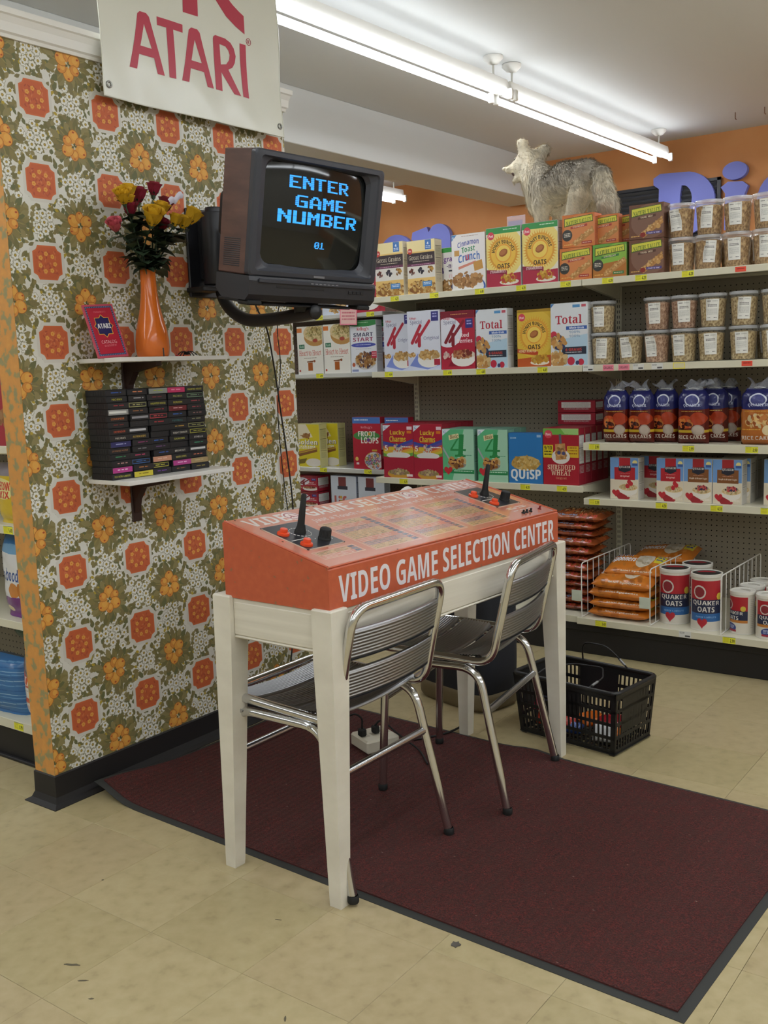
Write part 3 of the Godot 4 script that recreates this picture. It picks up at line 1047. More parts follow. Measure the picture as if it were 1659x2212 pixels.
func price_tag(parent: Node3D, kind: String, x: float, y: float, z: float) -> void:
	if not M.has("tag_" + kind): M["tag_" + kind] = printed(tag_tex(kind), 0.5)
	if not meshes.has("price_tag"):
		var s := new_st()
		span_box(s, Vector3(-0.026, -0.0135, 0), Vector3(0.026, 0.0135, 0.0008))
		meshes.price_tag = s.commit()
	var o := obj("price_tag", meshes.price_tag, M["tag_" + kind], parent)
	o.position = Vector3(x, y, z)
	if kind == "r:": o.scale = Vector3(0.85, 0.75, 1)

func shelf(parent: Node3D, x0: float, x1: float, y: float, zf: float, zb: float, lip: float, m: Material, rail: Material, tags := []) -> void:
	var s := new_st()
	span_box(s, Vector3(x0 + 0.002, y - 0.004, zb), Vector3(x1 - 0.002, y, zf - 0.002))
	span_box(s, Vector3(x0 + 0.002, y - 0.028, zf - 0.03), Vector3(x1 - 0.002, y - 0.006, zf - 0.014))
	for x in [x0 + 0.006, x1 - 0.006]:
		# slotted bracket under each end
		var d := zf - zb
		prism(s, PackedVector2Array([Vector2(0, y - 0.004), Vector2(d - 0.01, y - 0.004), Vector2(d - 0.01, y - 0.026), Vector2(0.05, y - 0.075), Vector2(0, y - 0.075)]), 0.004, Transform3D(Basis(Vector3(0, 0, 1), Vector3.UP, Vector3(-1, 0, 0)), Vector3(x, 0, zb)))
	var o := obj("shelf", s, m, parent)
	var r := new_st()
	bevel_box(r, Vector3((x0 + x1) / 2, y - lip / 2, zf - 0.001), Vector3(x1 - x0 - 0.003, lip, 0.004), 0.0012)
	var ra := obj("price_rail", r, rail, o)
	for t in tags: price_tag(o, t[1], t[0], y - lip / 2, zf + 0.0013)

func upright(parent: Node3D, x: float, y0: float, y1: float, z: float, m: Material) -> void:
	var s := new_st()
	span_box(s, Vector3(x - 0.015, y0, z - 0.02), Vector3(x + 0.015, y1, z + 0.006), 0.001)
	var o := obj("upright", s, m, parent)
	var sl := new_st()
	var y := y0 + 0.02
	while y < y1 - 0.02:
		for dx in [-0.005, 0.005]: span_box(sl, Vector3(x + dx - 0.0015, y, z + 0.0055), Vector3(x + dx + 0.0015, y + 0.014, z + 0.0064))
		y += 0.0254
	obj("slot", sl, M.black, o)

func build_cereal_gondola() -> void:
	var g := thing("gondola_shelving", "long cream metal shelving unit with pegboard back full of cereal", "shelving", Vector3.ZERO)
	var cream_peg := peg_mat(Color("9a9282"))
	var xs := [-3.245, -2.028, -0.81, 0.41]
	var core := new_st()
	span_box(core, Vector3(xs[0], 0.14, GB - 0.03), Vector3(xs[3], 1.66, GB - 0.014))
	obj("core_panel", core, M.black, g)
	for k in 3:
		pegboard(g, xs[k], xs[k + 1], 0.16, 1.67, GB, cream_peg)
		pegboard(g, xs[k], xs[k + 1], 0.16, 1.67, GB - 0.044, cream_peg, true)
	for x in xs: upright(g, x, 0.0, 1.675, GB + 0.002, M.cream)
	var cap := new_st()
	span_box(cap, Vector3(xs[0] - 0.015, 1.672, GB - 0.046), Vector3(xs[3] + 0.015, 1.686, GB + 0.008), 0.002)
	obj("top_cap", cap, M.cream, g)
	var t4 := "y:4.29"
	shelf(g, xs[0], xs[1], 1.688, GZ, GB, 0.029, M.cream, M.cream, [[-3.077, t4], [-2.833, t4], [-2.568, "y:4.49"], [-2.339, t4], [-2.108, "y:4.29"]])
	shelf(g, xs[1], xs[2], 1.688, GZ, GB, 0.029, M.cream, M.cream, [[-1.901, t4], [-1.745, t4], [-1.536, t4], [-1.314, "r:"]])
	shelf(g, xs[0], xs[1], 1.301, GZ, GB, 0.03, M.cream, M.cream, [[-3.132, "y:4.99"], [-2.765, "y:4.99"], [-2.57, "y:4.49"], [-2.232, "y:4.49"]])
	shelf(g, xs[1], xs[2], 1.301, GZ, GB, 0.03, M.cream, M.cream, [[-1.998, "w"], [-1.9, "p"], [-1.825, "p"], [-1.757, "w"], [-1.67, "w"], [-1.572, "o"], [-1.282, "r:"]])
	shelf(g, xs[0], xs[1], 0.738, GZ, GB, 0.031, M.cream, M.cream, [[-3.06, t4], [-2.334, "y:4.29"], [-2.138, "y:4.59"]])
	shelf(g, xs[1], xs[2], 0.943, GZ, GB, 0.035, M.cream, M.cream, [[-1.971, "y:2.99"], [-1.528, "y:2.99"], [-1.257, "y:2.99"]])
	shelf(g, xs[1], xs[2], 0.683, GZ, GB, 0.031, M.cream, M.cream, [[-1.972, "y:3.59"], [-1.649, "y:4.59"], [-1.402, "y:4.59"], [-1.19, "y:4.59"]])
	for y in [1.688, 1.301, 0.738]:
		shelf(g, xs[2], xs[3], y, GZ, GB, 0.03, M.cream, M.cream)
	# base decks and dark kick plates
	for d in [[xs[0], -1.948, -4.085, 0.172], [-1.948, xs[2], -4.06, 0.174], [xs[2], xs[3], -4.06, 0.174]]:
		var tg := [[-2.101, "y:3.49"]] if d[0] == xs[0] else ([[-1.83, "y:3.49"], [-1.448, "w"], [-1.263, "y:2.99"]] if d[1] == xs[2] else [])
		shelf(g, d[0], d[1], d[3], d[2], GB, 0.03, M.cream, M.cream, tg)
	var kick := new_st()
	span_box(kick, Vector3(xs[0], 0, GB), Vector3(xs[3], 0.142, -4.094), 0.003)
	obj("kick_plate", kick, M.kick, g)
	var ledge := new_st()
	span_box(ledge, Vector3(xs[0], 0.108, -4.094), Vector3(xs[3], 0.142, -4.086), 0.002)
	obj("kick_ledge", ledge, M.kick, g)
	# the far side, on which the coyote also stands
	for y in [1.688, 1.2, 0.75]:
		var s := new_st()
		span_box(s, Vector3(xs[0], y - 0.005, -5.15), Vector3(xs[3], y, GB - 0.046))
		span_box(s, Vector3(xs[0], y - 0.03, -5.155), Vector3(xs[3], y, -5.15))
		obj("far_shelf", s, M.cream, g)
	var fk := new_st()
	span_box(fk, Vector3(xs[0], 0, -5.3), Vector3(xs[3], 0.16, GB - 0.046), 0.003)
	obj("far_base", fk, M.kick, g)

	# the older unit beside it, set back, with a brown board and bright rails
	var l := thing("gondola_shelving", "older set-back shelving unit with brown pegboard and bright metal rails", "shelving", Vector3.ZERO)
	var brown := peg_mat(Color("6e5a4e"))
	var x0 := -5.2; var x1 := -3.262
	core = new_st()
	span_box(core, Vector3(x0, 0.1, GB - 0.05), Vector3(x1, 1.68, GB - 0.034))
	obj("core_panel", core, M.black, l)
	pegboard(l, x0, x1, 0.12, 1.68, GB - 0.02, brown)
	upright(l, x0, 0.0, 1.68, GB - 0.018, M.cream)
	shelf(l, x0, x1, 1.625, -4.45, GB - 0.02, 0.022, M.rail, M.rail, [[-3.706, t4], [-3.344, t4]])
	shelf(l, x0, x1, 1.299, -4.45, GB - 0.02, 0.022, M.rail, M.rail, [[-3.722, "y:4.99"]])
	shelf(l, x0, x1, 0.760, -4.45, GB - 0.02, 0.024, M.rail, M.rail, [[-3.726, t4], [-3.402, t4]])
	shelf(l, x0, x1, 0.42, -4.42, GB - 0.02, 0.024, M.rail, M.rail)
	shelf(l, x0, x1, 0.17, -4.3, GB - 0.02, 0.03, M.cream, M.cream)
	var k2 := new_st()
	span_box(k2, Vector3(x0, 0, GB - 0.02), Vector3(x1, 0.14, -4.34), 0.003)
	obj("kick_plate", k2, M.kick, l)
	# pink hand-written card on its top rail
	var card := Print.new(self, 96, 64, Color("f0889c"))
	card.rect(0.05, 0.08, 0.9, 0.84, Color("ecc0b8"))
	card.bars(0.12, 0.2, 0.75, 0.6, 3, Color("d0707c"))
	var cs := new_st()
	span_box(cs, Vector3(-0.06, -0.045, 0), Vector3(0.06, 0.045, 0.001))
	var co := obj("shelf_card", cs, printed(card.tex(), 0.5))
	co.position = Vector3(-3.495, 1.607, -4.447)
	co.rotation.z = -0.05
	tag(co, "pink notice card clipped to the bright top shelf rail", "card")

func build_pet_gondola() -> void:
	var g := thing("gondola_shelving", "cream metal shelving of pet food behind the painted partition end", "shelving", Vector3.ZERO)
	var peg := peg_mat(Color("8f8676"))
	var x0 := -5.1; var x1 := -2.77; var zf := -1.93; var zb := -2.36
	var core := new_st()
	span_box(core, Vector3(x0, 0.1, zb - 0.03), Vector3(x1, 2.1, zb - 0.015))
	obj("core_panel", core, M.black, g)
	pegboard(g, x0, x1, 0.12, 2.1, zb, peg)
	for x in [x0, -3.99, x1]: upright(g, x, 0.0, 2.1, zb + 0.002, M.cream)
	shelf(g, x0, x1, 1.40, zf, zb, 0.03, M.cream, M.cream, [[-2.985, "y:4.99"]])
	shelf(g, x0, x1, 1.112, zf, zb, 0.024, M.cream, M.cream)
	shelf(g, x0, x1, 0.845, zf, zb, 0.03, M.cream, M.cream, [[-3.01, "y:5.49"]])
	shelf(g, x0, x1, 0.512, zf, zb, 0.028, M.cream, M.cream, [[-2.93, "y:5.49"]])
	shelf(g, x0, x1, 0.155, zf + 0.012, zb, 0.034, M.cream, M.cream, [[-3.035, "y:8.99"]])
	var kick := new_st()
	span_box(kick, Vector3(x0, 0, zb), Vector3(x1, 0.118, zf - 0.004), 0.003)
	obj("kick_plate", kick, M.kick, g)
	var toe := new_st()
	span_box(toe, Vector3(x0, 0, zf - 0.004), Vector3(x1, 0.012, zf + 0.012), 0.003)
	obj("toe_strip", toe, M.kick, g)
# ---------------------------------------------------------------- printed packages
const OATY := ["c89858", "dab070", "b58444", "e2c088"]

func cols(a: Array) -> Array:
	return a.map(func(c): return Color(c))

func art(key: String) -> ImageTexture:
	var p := Print.new(self, 192, 288, Color("e8e4da"))
	match key:
		"grains":
			p.im.fill(Color("e6bf72"))
			p.rect(0, 0, 1, 0.2, Color("ecd9a0"))
			p.rect(0, 0.23, 1, 0.2, Color("3a2c30"))
			p.rect(0, 0.43, 1, 0.045, Color("6a3350"))
			p.rect(0, 0.475, 1, 0.23, Color("ded8ce"))
			p.rect(0.66, 0, 0.22, 0.18, Color("4a78b8"))
			p.text("4", 0.73, 0.04, 0.06, 0.05, Color.WHITE)
			p.bars(0.69, 0.11, 0.16, 0.06, 2, Color("dfe6f0"))
			p.disc(0.11, 0.19, 0.085, Color("c0392f"))
			p.text("Post", 0.06, 0.165, 0.1, 0.04, Color.WHITE, "serif")
			p.text("Great Grains", 0.06, 0.27, 0.86, 0.085, Color("e4d9be"), "book")
			p.bars(0.2, 0.385, 0.6, 0.02, 1, Color("cfc4a8"))
			p.bars(0.15, 0.445, 0.7, 0.02, 1, Color("c79ab0"))
			p.flakes(0.17, 0.58, 0.09, 0.04, 10, 0.06, cols(["5a2c24", "7a4030"]))
			p.flakes(0.48, 0.57, 0.09, 0.05, 10, 0.06, cols(["2c2830", "4a4450"]))
			p.flakes(0.82, 0.56, 0.09, 0.06, 12, 0.06, cols(["b98a3c", "8a5f2a"]))
			p.flakes(0.5, 0.9, 0.55, 0.13, 140, 0.075, cols(["c89448", "dab066", "8f5c2c", "b07a38", "e4c384"]))
			p.rect(0.54, 0.77, 0.34, 0.1, Color("4d86c0"))
			p.bars(0.58, 0.79, 0.26, 0.06, 2, Color("dfeaf4"))
		"grape":
			p.im.fill(Color("e2deda"))
			p.rect(0, 0, 1, 0.1, Color("3f9a48"))
			p.disc(0.14, 0.1, 0.1, Color("cf3a4a"))
			p.text("Post", 0.08, 0.08, 0.12, 0.04, Color.WHITE, "serif")
			p.text("grape", 0.3, 0.22, 0.62, 0.13, Color("6a3b86"), "sans")
			p.text("-nuts", 0.42, 0.36, 0.5, 0.1, Color("4a2a66"), "sans")
			for k in 16: p.disc(0.1 + 0.16 * rng.randf(), 0.32 + 0.3 * rng.randf(), 0.045, Color(["6a5a96", "584886", "7c6ca6"][k % 3]))
			p.rect(0.5, 0.5, 0.3, 0.035, Color("2c2c3a"))
			p.text("Fit", 0.5, 0.6, 0.2, 0.07, Color("d88aa0"), "book")
			p.flakes(0.35, 0.85, 0.4, 0.12, 100, 0.07, cols(["a57a44", "c09560", "8a6236", "d2b080"]))
			p.disc(0.68, 0.88, 0.1, Color("35355e"))
		"cinnamon":
			p.im.fill(Color("e9e4e2"))
			p.poly([[0, 0], [0.16, 0], [0, 0.11]], Color("4c7fb8"))
			p.text("G", 0.02, 0.03, 0.05, 0.04, Color.WHITE, "serif")
			p.bars(0.3, 0.03, 0.5, 0.02, 1, Color("b09a90"))
			var arch := func(y: float): return func(q: Vector2) -> Vector2: return Vector2(q.x, q.y - 0.05 * sin((q.x - 0.2) * 3.4) + 0.04)
			p.text("Cinnamon", 0.18, 0.1, 0.64, 0.1, Color("5a63a8"), "sans", arch.call(0.0))
			p.text("Toast", 0.3, 0.22, 0.4, 0.1, Color("3f8f62"), "sans", arch.call(0.0))
			p.text("Crunch", 0.2, 0.33, 0.64, 0.15, Color("4a72b8"), "sans", arch.call(0.0))
			p.text("u", 0.42, 0.37, 0.1, 0.1, Color("b8445a"), "sans", arch.call(0.0))
			p.poly([[0.2, 0.58], [0.72, 0.49], [0.72, 0.53], [0.2, 0.63]], Color("d68a78"))
			p.rect(0.08, 0.28, 0.15, 0.1, Color("c99a5a"))
			p.poly([[0.64, 0.52], [0.9, 0.48], [0.94, 0.64], [0.68, 0.68]], Color("c8964e"))
			p.oval(0.45, 0.98, 0.56, 0.24, Color("3d62a8"))
			p.oval(0.45, 0.95, 0.5, 0.2, Color("e4e2e0"))
			p.flakes(0.45, 0.82, 0.43, 0.13, 110, 0.085, cols(["b07e4c", "c4925c", "996a3c", "d4a874"]))
		"bunches_berry", "bunches_honey":
			var berry := key == "bunches_berry"
			p.im.fill(Color("e9e2cf") if berry else Color("d8b23c"))
			p.oval(0.5, 0.42, 0.6, 0.42, Color("efd880") if berry else Color("e0bc48"))
			for k in 40:
				var a := TAU * k / 40
				p.poly([[0.5 + cos(a - 0.06) * 0.38, 0.44 + sin(a - 0.06) * 0.255], [0.5 + cos(a) * 0.49, 0.44 + sin(a) * 0.33], [0.5 + cos(a + 0.06) * 0.38, 0.44 + sin(a + 0.06) * 0.255]], Color("e2a03a"))
			p.disc(0.5, 0.44, 0.41, Color("e0a03c"))
			p.disc(0.5, 0.44, 0.36, Color("edc04e"))
			p.disc(0.5, 0.44, 0.235, Color("e8a040"))
			p.disc(0.5, 0.44, 0.205, Color("f2d265"))
			p.around("HONEY BUNCHES", 0.5, 0.44, 0.25, 0.345, 8, 172, Color("3c2c24"))
			p.text("OATS", 0.32, 0.615, 0.36, 0.075, Color("3c2c24"), "sans")
			p.oval(0.5, 0.43, 0.13, 0.06, Color("9a5a30"), -0.45)
			p.oval(0.49, 0.425, 0.1, 0.04, Color("b87644"), -0.45)
			if berry:
				p.rect(0, 0, 1, 0.1, Color("3f9650"))
				p.bars(0.5, 0.035, 0.4, 0.03, 1, Color("d0e8d0"))
				p.poly([[0, 0.7], [0.6, 0.74], [0.6, 0.8], [1, 0.78], [1, 1], [0, 1]], Color("b03048"))
				p.poly([[0, 0.7], [0.6, 0.735], [0.58, 0.8], [0, 0.76]], Color("8c2440"))
				p.text("STRAWBERRIES", 0.1, 0.72, 0.46, 0.045, Color("f0dcd8"), "sans")
			else:
				p.rect(0, 0, 1, 0.045, Color("a88428"))
				p.poly([[0, 0.68], [0.62, 0.74], [0.6, 0.81], [0, 0.75]], Color("c04a2a"))
				p.text("HONEY ROASTED", 0.04, 0.7, 0.52, 0.045, Color("f0e0b0"), "sans")
				p.poly([[0, 0.86], [1, 0.8], [1, 1], [0, 1]], Color("c05a2c"))
			p.disc(0.14, 0.13, 0.1, Color("d8485a"))
			p.text("Post", 0.07, 0.11, 0.14, 0.045, Color.WHITE, "serif")
			p.oval(0.66, 0.93, 0.28, 0.05, Color("e4dccc"))
			p.flakes(0.66, 0.87, 0.22, 0.06, 46, 0.075, cols(["dca83c", "e8c05c", "c88a30", "d05040"] if berry else ["dca83c", "e8c05c", "c88a30"]))
		"bar_orange", "bar_green", "bar_brown":
			var base: Color = {"bar_orange": Color("cf7636"), "bar_green": Color("66a040"), "bar_brown": Color("6e4634")}[key]
			p = Print.new(self, 240, 216, base)
			if key == "bar_green":
				p.oval(0.75, 0.5, 0.5, 0.5, Color("8ab848"))
				p.poly([[0, 0.62], [1, 0.5], [1, 1], [0, 1]], Color("b07030"))
			else:
				p.oval(0.6, 0.5, 0.55, 0.5, base.lightened(0.12))
			p.poly([[0.06, 0.1], [0.94, 0.04], [0.96, 0.26], [0.5, 0.3], [0.06, 0.36]], Color("4a5a2c"))
			p.poly([[0.08, 0.12], [0.92, 0.06], [0.94, 0.235], [0.5, 0.275], [0.08, 0.33]], Color("d6d24a"))
			p.text("NATURE VALLEY", 0.12, 0.14, 0.78, 0.13, Color("4a6a2c"), "serif", func(q: Vector2) -> Vector2: return Vector2(q.x, q.y + 0.035 - 0.09 * q.x + 0.03))
			p.poly([[0.26, 0.37], [0.78, 0.31], [0.78, 0.38], [0.26, 0.44]], {"bar_orange": Color("b0443a"), "bar_green": Color("3f7a44"), "bar_brown": Color("5a3a30")}[key])
			p.text("CRUNCHY" if key != "bar_brown" else "TRAIL MIX", 0.33, 0.345, 0.36, 0.05, Color("e8d4b8"), "sans", func(q: Vector2) -> Vector2: return Vector2(q.x, q.y + 0.04 - 0.08 * q.x))
			p.poly([[0.3, 0.86], [0.94, 0.42], [1.0, 0.58], [0.42, 0.98]], Color("b98448"))
			p.flakes(0.62, 0.68, 0.05, 0.05, 8, 0.06, cols(OATY))
			for k in 60:
				var t := rng.randf(); var o := rng.randf_range(-0.06, 0.07)
				p.oval(0.36 + 0.6 * t, 0.88 - 0.42 * t + o, 0.03, 0.025, Color(["c8985c", "d8b078", "a87840", "b88a50"][k % 4]))
			if key == "bar_brown":
				p.oval(0.4, 0.88, 0.08, 0.07, Color("8a2a24")); p.oval(0.85, 0.68, 0.07, 0.06, Color("c89a5c"))
				p.rect(0.5, 0.8, 0.45, 0.08, Color("4c4080"))
				p.text("Fruit & Nut", 0.55, 0.815, 0.34, 0.05, Color("d8d0e8"), "sans")
			else:
				p.disc(0.15, 0.62, 0.16, Color("3a3834"))
				p.bars(0.05, 0.55, 0.2, 0.14, 3, Color("d8d0c0"))
				p.rect(0.6, 0.84, 0.32, 0.09, Color("a83a30") if key == "bar_orange" else Color("3f7a44"))
				p.bars(0.63, 0.87, 0.26, 0.04, 1, Color("e8d8c0"))
			p.bars(0.05, 0.9, 0.26, 0.06, 1, Color("e0b060"))
		"heart":
			p.im.fill(Color("e6e2d8"))
			p.rect(0.0, 0.03, 0.2, 0.09, Color("d87a3a"))
			p.oval(0.72, 0.22, 0.44, 0.2, Color("b8894c"))
			p.oval(0.72, 0.14, 0.46, 0.18, Color("d8c090"))
			p.flakes(0.72, 0.13, 0.4, 0.15, 120, 0.05, cols(["b8a060", "c8b478", "9a8448", "d8c890"]))
			p.oval(0.72, 0.3, 0.1, 0.04, Color("a84a3a"))
			p.rect(0.07, 0.37, 0.22, 0.09, Color("2e6a4c"))
			p.text("Kashi", 0.1, 0.39, 0.16, 0.05, Color("c8dcc8"), "serif")
			p.text("Heart to Heart", 0.06, 0.5, 0.88, 0.11, Color("c8584c"), "book")
			p.bars(0.25, 0.655, 0.5, 0.025, 1, Color("8a7a6a"))
			p.rect(0.4, 0.76, 0.18, 0.17, Color("a8581c"))
			p.rect(0.38, 0.73, 0.22, 0.025, Color("8a5a30"))
			p.line(0.36, 0.745, 0.68, 0.725, 0.03, Color("7a4a2a"))
			p.disc(0.66, 0.73, 0.04, Color("8a4a24"))
			p.disc(0.07, 0.93, 0.035, Color("b84a3c"))
		"smart":
			p.im.fill(Color("dfe0e6"))
			p.oval(0.5, 0.02, 0.7, 0.1, Color("3c8a4c"))
			p.bars(0.3, 0.035, 0.4, 0.02, 1, Color("cfe4cf"))
			p.text("Kellogg's", 0.26, 0.13, 0.46, 0.08, Color("c03440"), "serif")
			p.text("SMART", 0.12, 0.235, 0.76, 0.075, Color("3f3f5a"), "sans")
			p.text("START", 0.1, 0.325, 0.78, 0.075, Color("9a3a58"), "sans")
			p.oval(0.5, 0.47, 0.48, 0.045, Color("4a52a8"))
			p.bars(0.2, 0.462, 0.6, 0.02, 1, Color("c8cce8"))
			p.bars(0.2, 0.54, 0.6, 0.015, 1, Color("a0a0b0"))
			p.oval(0.56, 0.78, 0.42, 0.17, Color("c8c4c0"))
			p.flakes(0.56, 0.76, 0.38, 0.14, 110, 0.07, cols(["a8743c", "c08c50", "8a5a30", "d0a468", "4a3a58"]))
			p.rect(0.8, 0.6, 0.2, 0.13, Color("c03048"))
			p.bars(0.83, 0.63, 0.15, 0.08, 2, Color("f0d0d4"))
			p.disc(0.1, 0.85, 0.06, Color("b85a3a"))
			p.rect(0.03, 0.94, 0.25, 0.04, Color("8890b8"))
		"k_plain", "k_berry":
			var b := key == "k_berry"
			p.im.fill(Color("d6d8e4") if not b else Color("b02a3e"))
			if b:
				p.rect(0, 0, 1, 0.12, Color("7c2030"))
				p.bars(0.3, 0.05, 0.5, 0.02, 1, Color("d8a060"))
				p.oval(0.22, 0.36, 0.42, 0.26, Color("dcdce6"))
			else:
				p.rect(0, 0.7, 1, 0.3, Color("c9cee4"))
			p.text("Kellogg's", 0.08, 0.1, 0.2, 0.045, Color("b83a48"), "serif")
			p.text("Special", 0.09, 0.15, 0.36, 0.085, Color("585a7a"), "thin")
			var K := Color("b33040")
			for q in [[0.4, 0.25, 0.14, 0.53, 0.045], [0.68, 0.18, 0.26, 0.52, 0.04], [0.36, 0.4, 0.36, 0.58, 0.05]]:
				p.line(q[0], q[1], q[2], q[3], q[4] * 2.0, K if not b else K.darkened(0.25))
				p.disc(q[0], q[1], q[4], K if not b else K.darkened(0.25)); p.disc(q[2], q[3], q[4], K if not b else K.darkened(0.25))
			if b:
				p.text("Red", 0.58, 0.38, 0.26, 0.07, Color("f0e4e4"), "sans")
				p.text("Berries", 0.48, 0.475, 0.46, 0.075, Color("f0e4e4"), "sans")
				p.poly([[0.2, 0.95], [0.4, 0.76], [0.95, 0.95]], Color("8c1c30"))
			else:
				p.text("Original", 0.5, 0.43, 0.46, 0.075, Color("6a6c90"), "thin")
				p.poly([[0.05, 0.92], [0.3, 0.72], [0.98, 0.92], [0.6, 0.99]], Color("7c8cd0"))
			p.rect(0.74, 0.02 if not b else 0.14, 0.22, 0.16, Color("3c3a80"))
			p.bars(0.78, 0.05 if not b else 0.17, 0.14, 0.09, 2, Color("b0b0e0"))
			p.oval(0.66, 0.82, 0.36, 0.14, Color("e8e4de"))
			p.oval(0.66, 0.755, 0.36, 0.075, Color("d8ccb8"))
			p.flakes(0.66, 0.745, 0.31, 0.065, 80, 0.065, cols(["c89a58", "dab478", "b4844a"] if not b else ["a8583a", "c07a50", "8a3a30", "d0986c"]))
			if not b:
				p.rect(0.8, 0.82, 0.18, 0.1, Color("b03044"))
				p.flakes(0.1, 0.74, 0.1, 0.03, 20, 0.05, cols(OATY))
			else:
				p.flakes(0.12, 0.76, 0.1, 0.05, 14, 0.08, cols(["9a2030", "c03848", "e0c0b8"]))
		"total":
			p.im.fill(Color("dcdfe4"))
			p.poly([[0.1, 0.6], [1, 0.5], [1, 1], [0.1, 1]], Color("b4cfe2"))
			p.poly([[0, 0], [0.1, 0], [0, 0.07]], Color("4c7fb8"))
			p.rect(0.6, 0.03, 0.2, 0.045, Color("5a94c8")); p.rect(0.84, 0.03, 0.12, 0.04, Color("c85a68"))
			p.text("Total", 0.13, 0.19, 0.72, 0.14, Color("b02c3c"), "serif")
			p.rect(0.42, 0.37, 0.56, 0.055, Color("3d62b0"))
			p.text("Whole Grain", 0.5, 0.38, 0.4, 0.035, Color.WHITE, "sans")
			p.text("100%", 0.5, 0.445, 0.3, 0.04, Color("8aa4c0"), "sans")
			p.text("100%", 0.5, 0.51, 0.3, 0.04, Color("8aa4c0"), "sans")
			p.rect(0.3, 0.7, 0.66, 0.12, Color("2c3444"))
			p.text("6 GRAMS", 0.4, 0.725, 0.44, 0.045, Color("d84a3c"), "sans")
			p.bars(0.4, 0.785, 0.44, 0.02, 1, Color("d8d8d8"))
			p.disc(0.08, 0.5, 0.09, Color("c8384c"))
			p.flakes(0.22, 0.62, 0.2, 0.1, 40, 0.09, cols(["d8a868", "c89050", "e8c890", "3c4468"]))
			p.flakes(0.2, 0.9, 0.22, 0.1, 50, 0.09, cols(["d8a868", "c89050", "e8c890"]))
			p.disc(0.55, 0.93, 0.1, Color("c03248")); p.disc(0.82, 0.95, 0.08, Color("c03248")); p.disc(0.72, 0.96, 0.05, Color("3a4068"))
		"golden":
			p.im.fill(Color("d9c62c"))
			p.poly([[0.1, 0.0], [0.5, 0.0], [0.75, 0.3], [0.2, 0.35]], Color("e6dcc0"))
			p.flakes(0.5, 0.28, 0.2, 0.06, 20, 0.06, cols(["a8703c", "c08a50"]))
			p.text("Golden", 0.12, 0.36, 0.8, 0.12, Color("e8e4e0"), "sans")
			p.text("Golden", 0.13, 0.365, 0.8, 0.12, Color("4a3a60"), "sans")
			p.text("Golden", 0.12, 0.36, 0.79, 0.115, Color("efece6"), "sans")
			p.text("Grahams", 0.14, 0.48, 0.7, 0.1, Color("efece6"), "sans")
			p.poly([[0.05, 0.72], [0.9, 0.58], [0.9, 0.64], [0.05, 0.79]], Color("8a5a30"))
			p.poly([[0.1, 0.66], [0.9, 0.54], [0.9, 0.57], [0.1, 0.7]], Color("b07a40"))
			p.oval(0.75, 0.9, 0.3, 0.1, Color("e4dcd0"))
			p.poly([[0.1, 0.85], [0.5, 0.8], [0.4, 0.92], [0.1, 0.95]], Color("7c6a2c"))
		"loops":
			p.im.fill(Color("b52438"))
			p.rect(0, 0, 1, 0.12, Color("4f78c0"))
			p.bars(0.06, 0.04, 0.5, 0.05, 1, Color("e0e8f4"))
			p.text("Kellogg's", 0.3, 0.17, 0.42, 0.06, Color("e0a0a8"), "serif")
			p.oval(0.5, 0.36, 0.48, 0.09, Color("4a8a48"))
			p.text("FROOT", 0.2, 0.27, 0.62, 0.1, Color("efe9e0"), "heavy")
			p.text("LOOPS", 0.3, 0.385, 0.62, 0.12, Color("efe9e0"), "heavy")
			p.oval(0.6, 0.32, 0.05, 0.03, Color("d8a03c")); p.oval(0.56, 0.44, 0.05, 0.035, Color("7a3a90"))
			p.oval(0.75, 0.84, 0.35, 0.17, Color("d4d0cc"))
			var ringc := cols(["c8a040", "a04a70", "5a8a50", "c86a3c", "6a6aa8", "b8b8b4"])
			for k in 60:
				var a := rng.randf() * TAU; var r := sqrt(rng.randf())
				p.oval(0.75 + cos(a) * r * 0.3, 0.83 + sin(a) * r * 0.14, 0.045, 0.028, ringc[k % 6])
				p.oval(0.75 + cos(a) * r * 0.3, 0.83 + sin(a) * r * 0.14, 0.016, 0.01, Color("dcd8d2"))
			p.disc(0.12, 0.81, 0.06, Color("d8c060"))
			p.rect(0.1, 0.88, 0.1, 0.04, Color("e8d8d8"))
			p.rect(0.68, 0.62, 0.18, 0.035, Color("c8a838"))
		"charms":
			p.im.fill(Color("ac2338"))
			p.poly([[0, 0.02], [0.26, 0.02], [0, 0.14]], Color("dfe6ee"))
			p.text("G", 0.04, 0.04, 0.07, 0.05, Color("4c7fb8"), "serif")
			p.rect(0.8, 0.04, 0.17, 0.06, Color("e4c8d0")); p.rect(0.8, 0.12, 0.15, 0.05, Color("d87a2c"))
			p.text("Lucky", 0.24, 0.11, 0.5, 0.11, Color("d8b838"), "heavy")
			p.text("Charms", 0.22, 0.22, 0.54, 0.11, Color("d8b838"), "heavy")
			for k in 6:
				var c: Color = [Color("3c4c9c"), Color("6a4a90"), Color("c8583c"), Color("d8a03c"), Color("c8c040"), Color("6aa048")][k]
				p.poly([[0, 0.32 + k * 0.045], [0.5, 0.38 + k * 0.045], [1, 0.27 + k * 0.05], [1, 0.33 + k * 0.05], [0.5, 0.43 + k * 0.045], [0, 0.38 + k * 0.045]], c)
			p.text("5", 0.05, 0.4, 0.1, 0.1, Color("eceae4"), "heavy")
			p.rect(0.18, 0.42, 0.2, 0.07, Color("d8b83c"))
			p.flakes(0.5, 0.46, 0.16, 0.09, 24, 0.05, cols(["e0dcd4", "d0c8c0", "d8a8a0", "a8b890"]))
			p.bars(0.62, 0.41, 0.34, 0.05, 1, Color("ecebe6"))
			p.oval(0.5, 0.58, 0.4, 0.06, Color("dcd8d4"))
			p.poly([[0, 0.62], [1, 0.62], [1, 1], [0, 1]], Color("a8243a"))
			p.oval(0.5, 0.93, 0.38, 0.09, Color("c89438"))
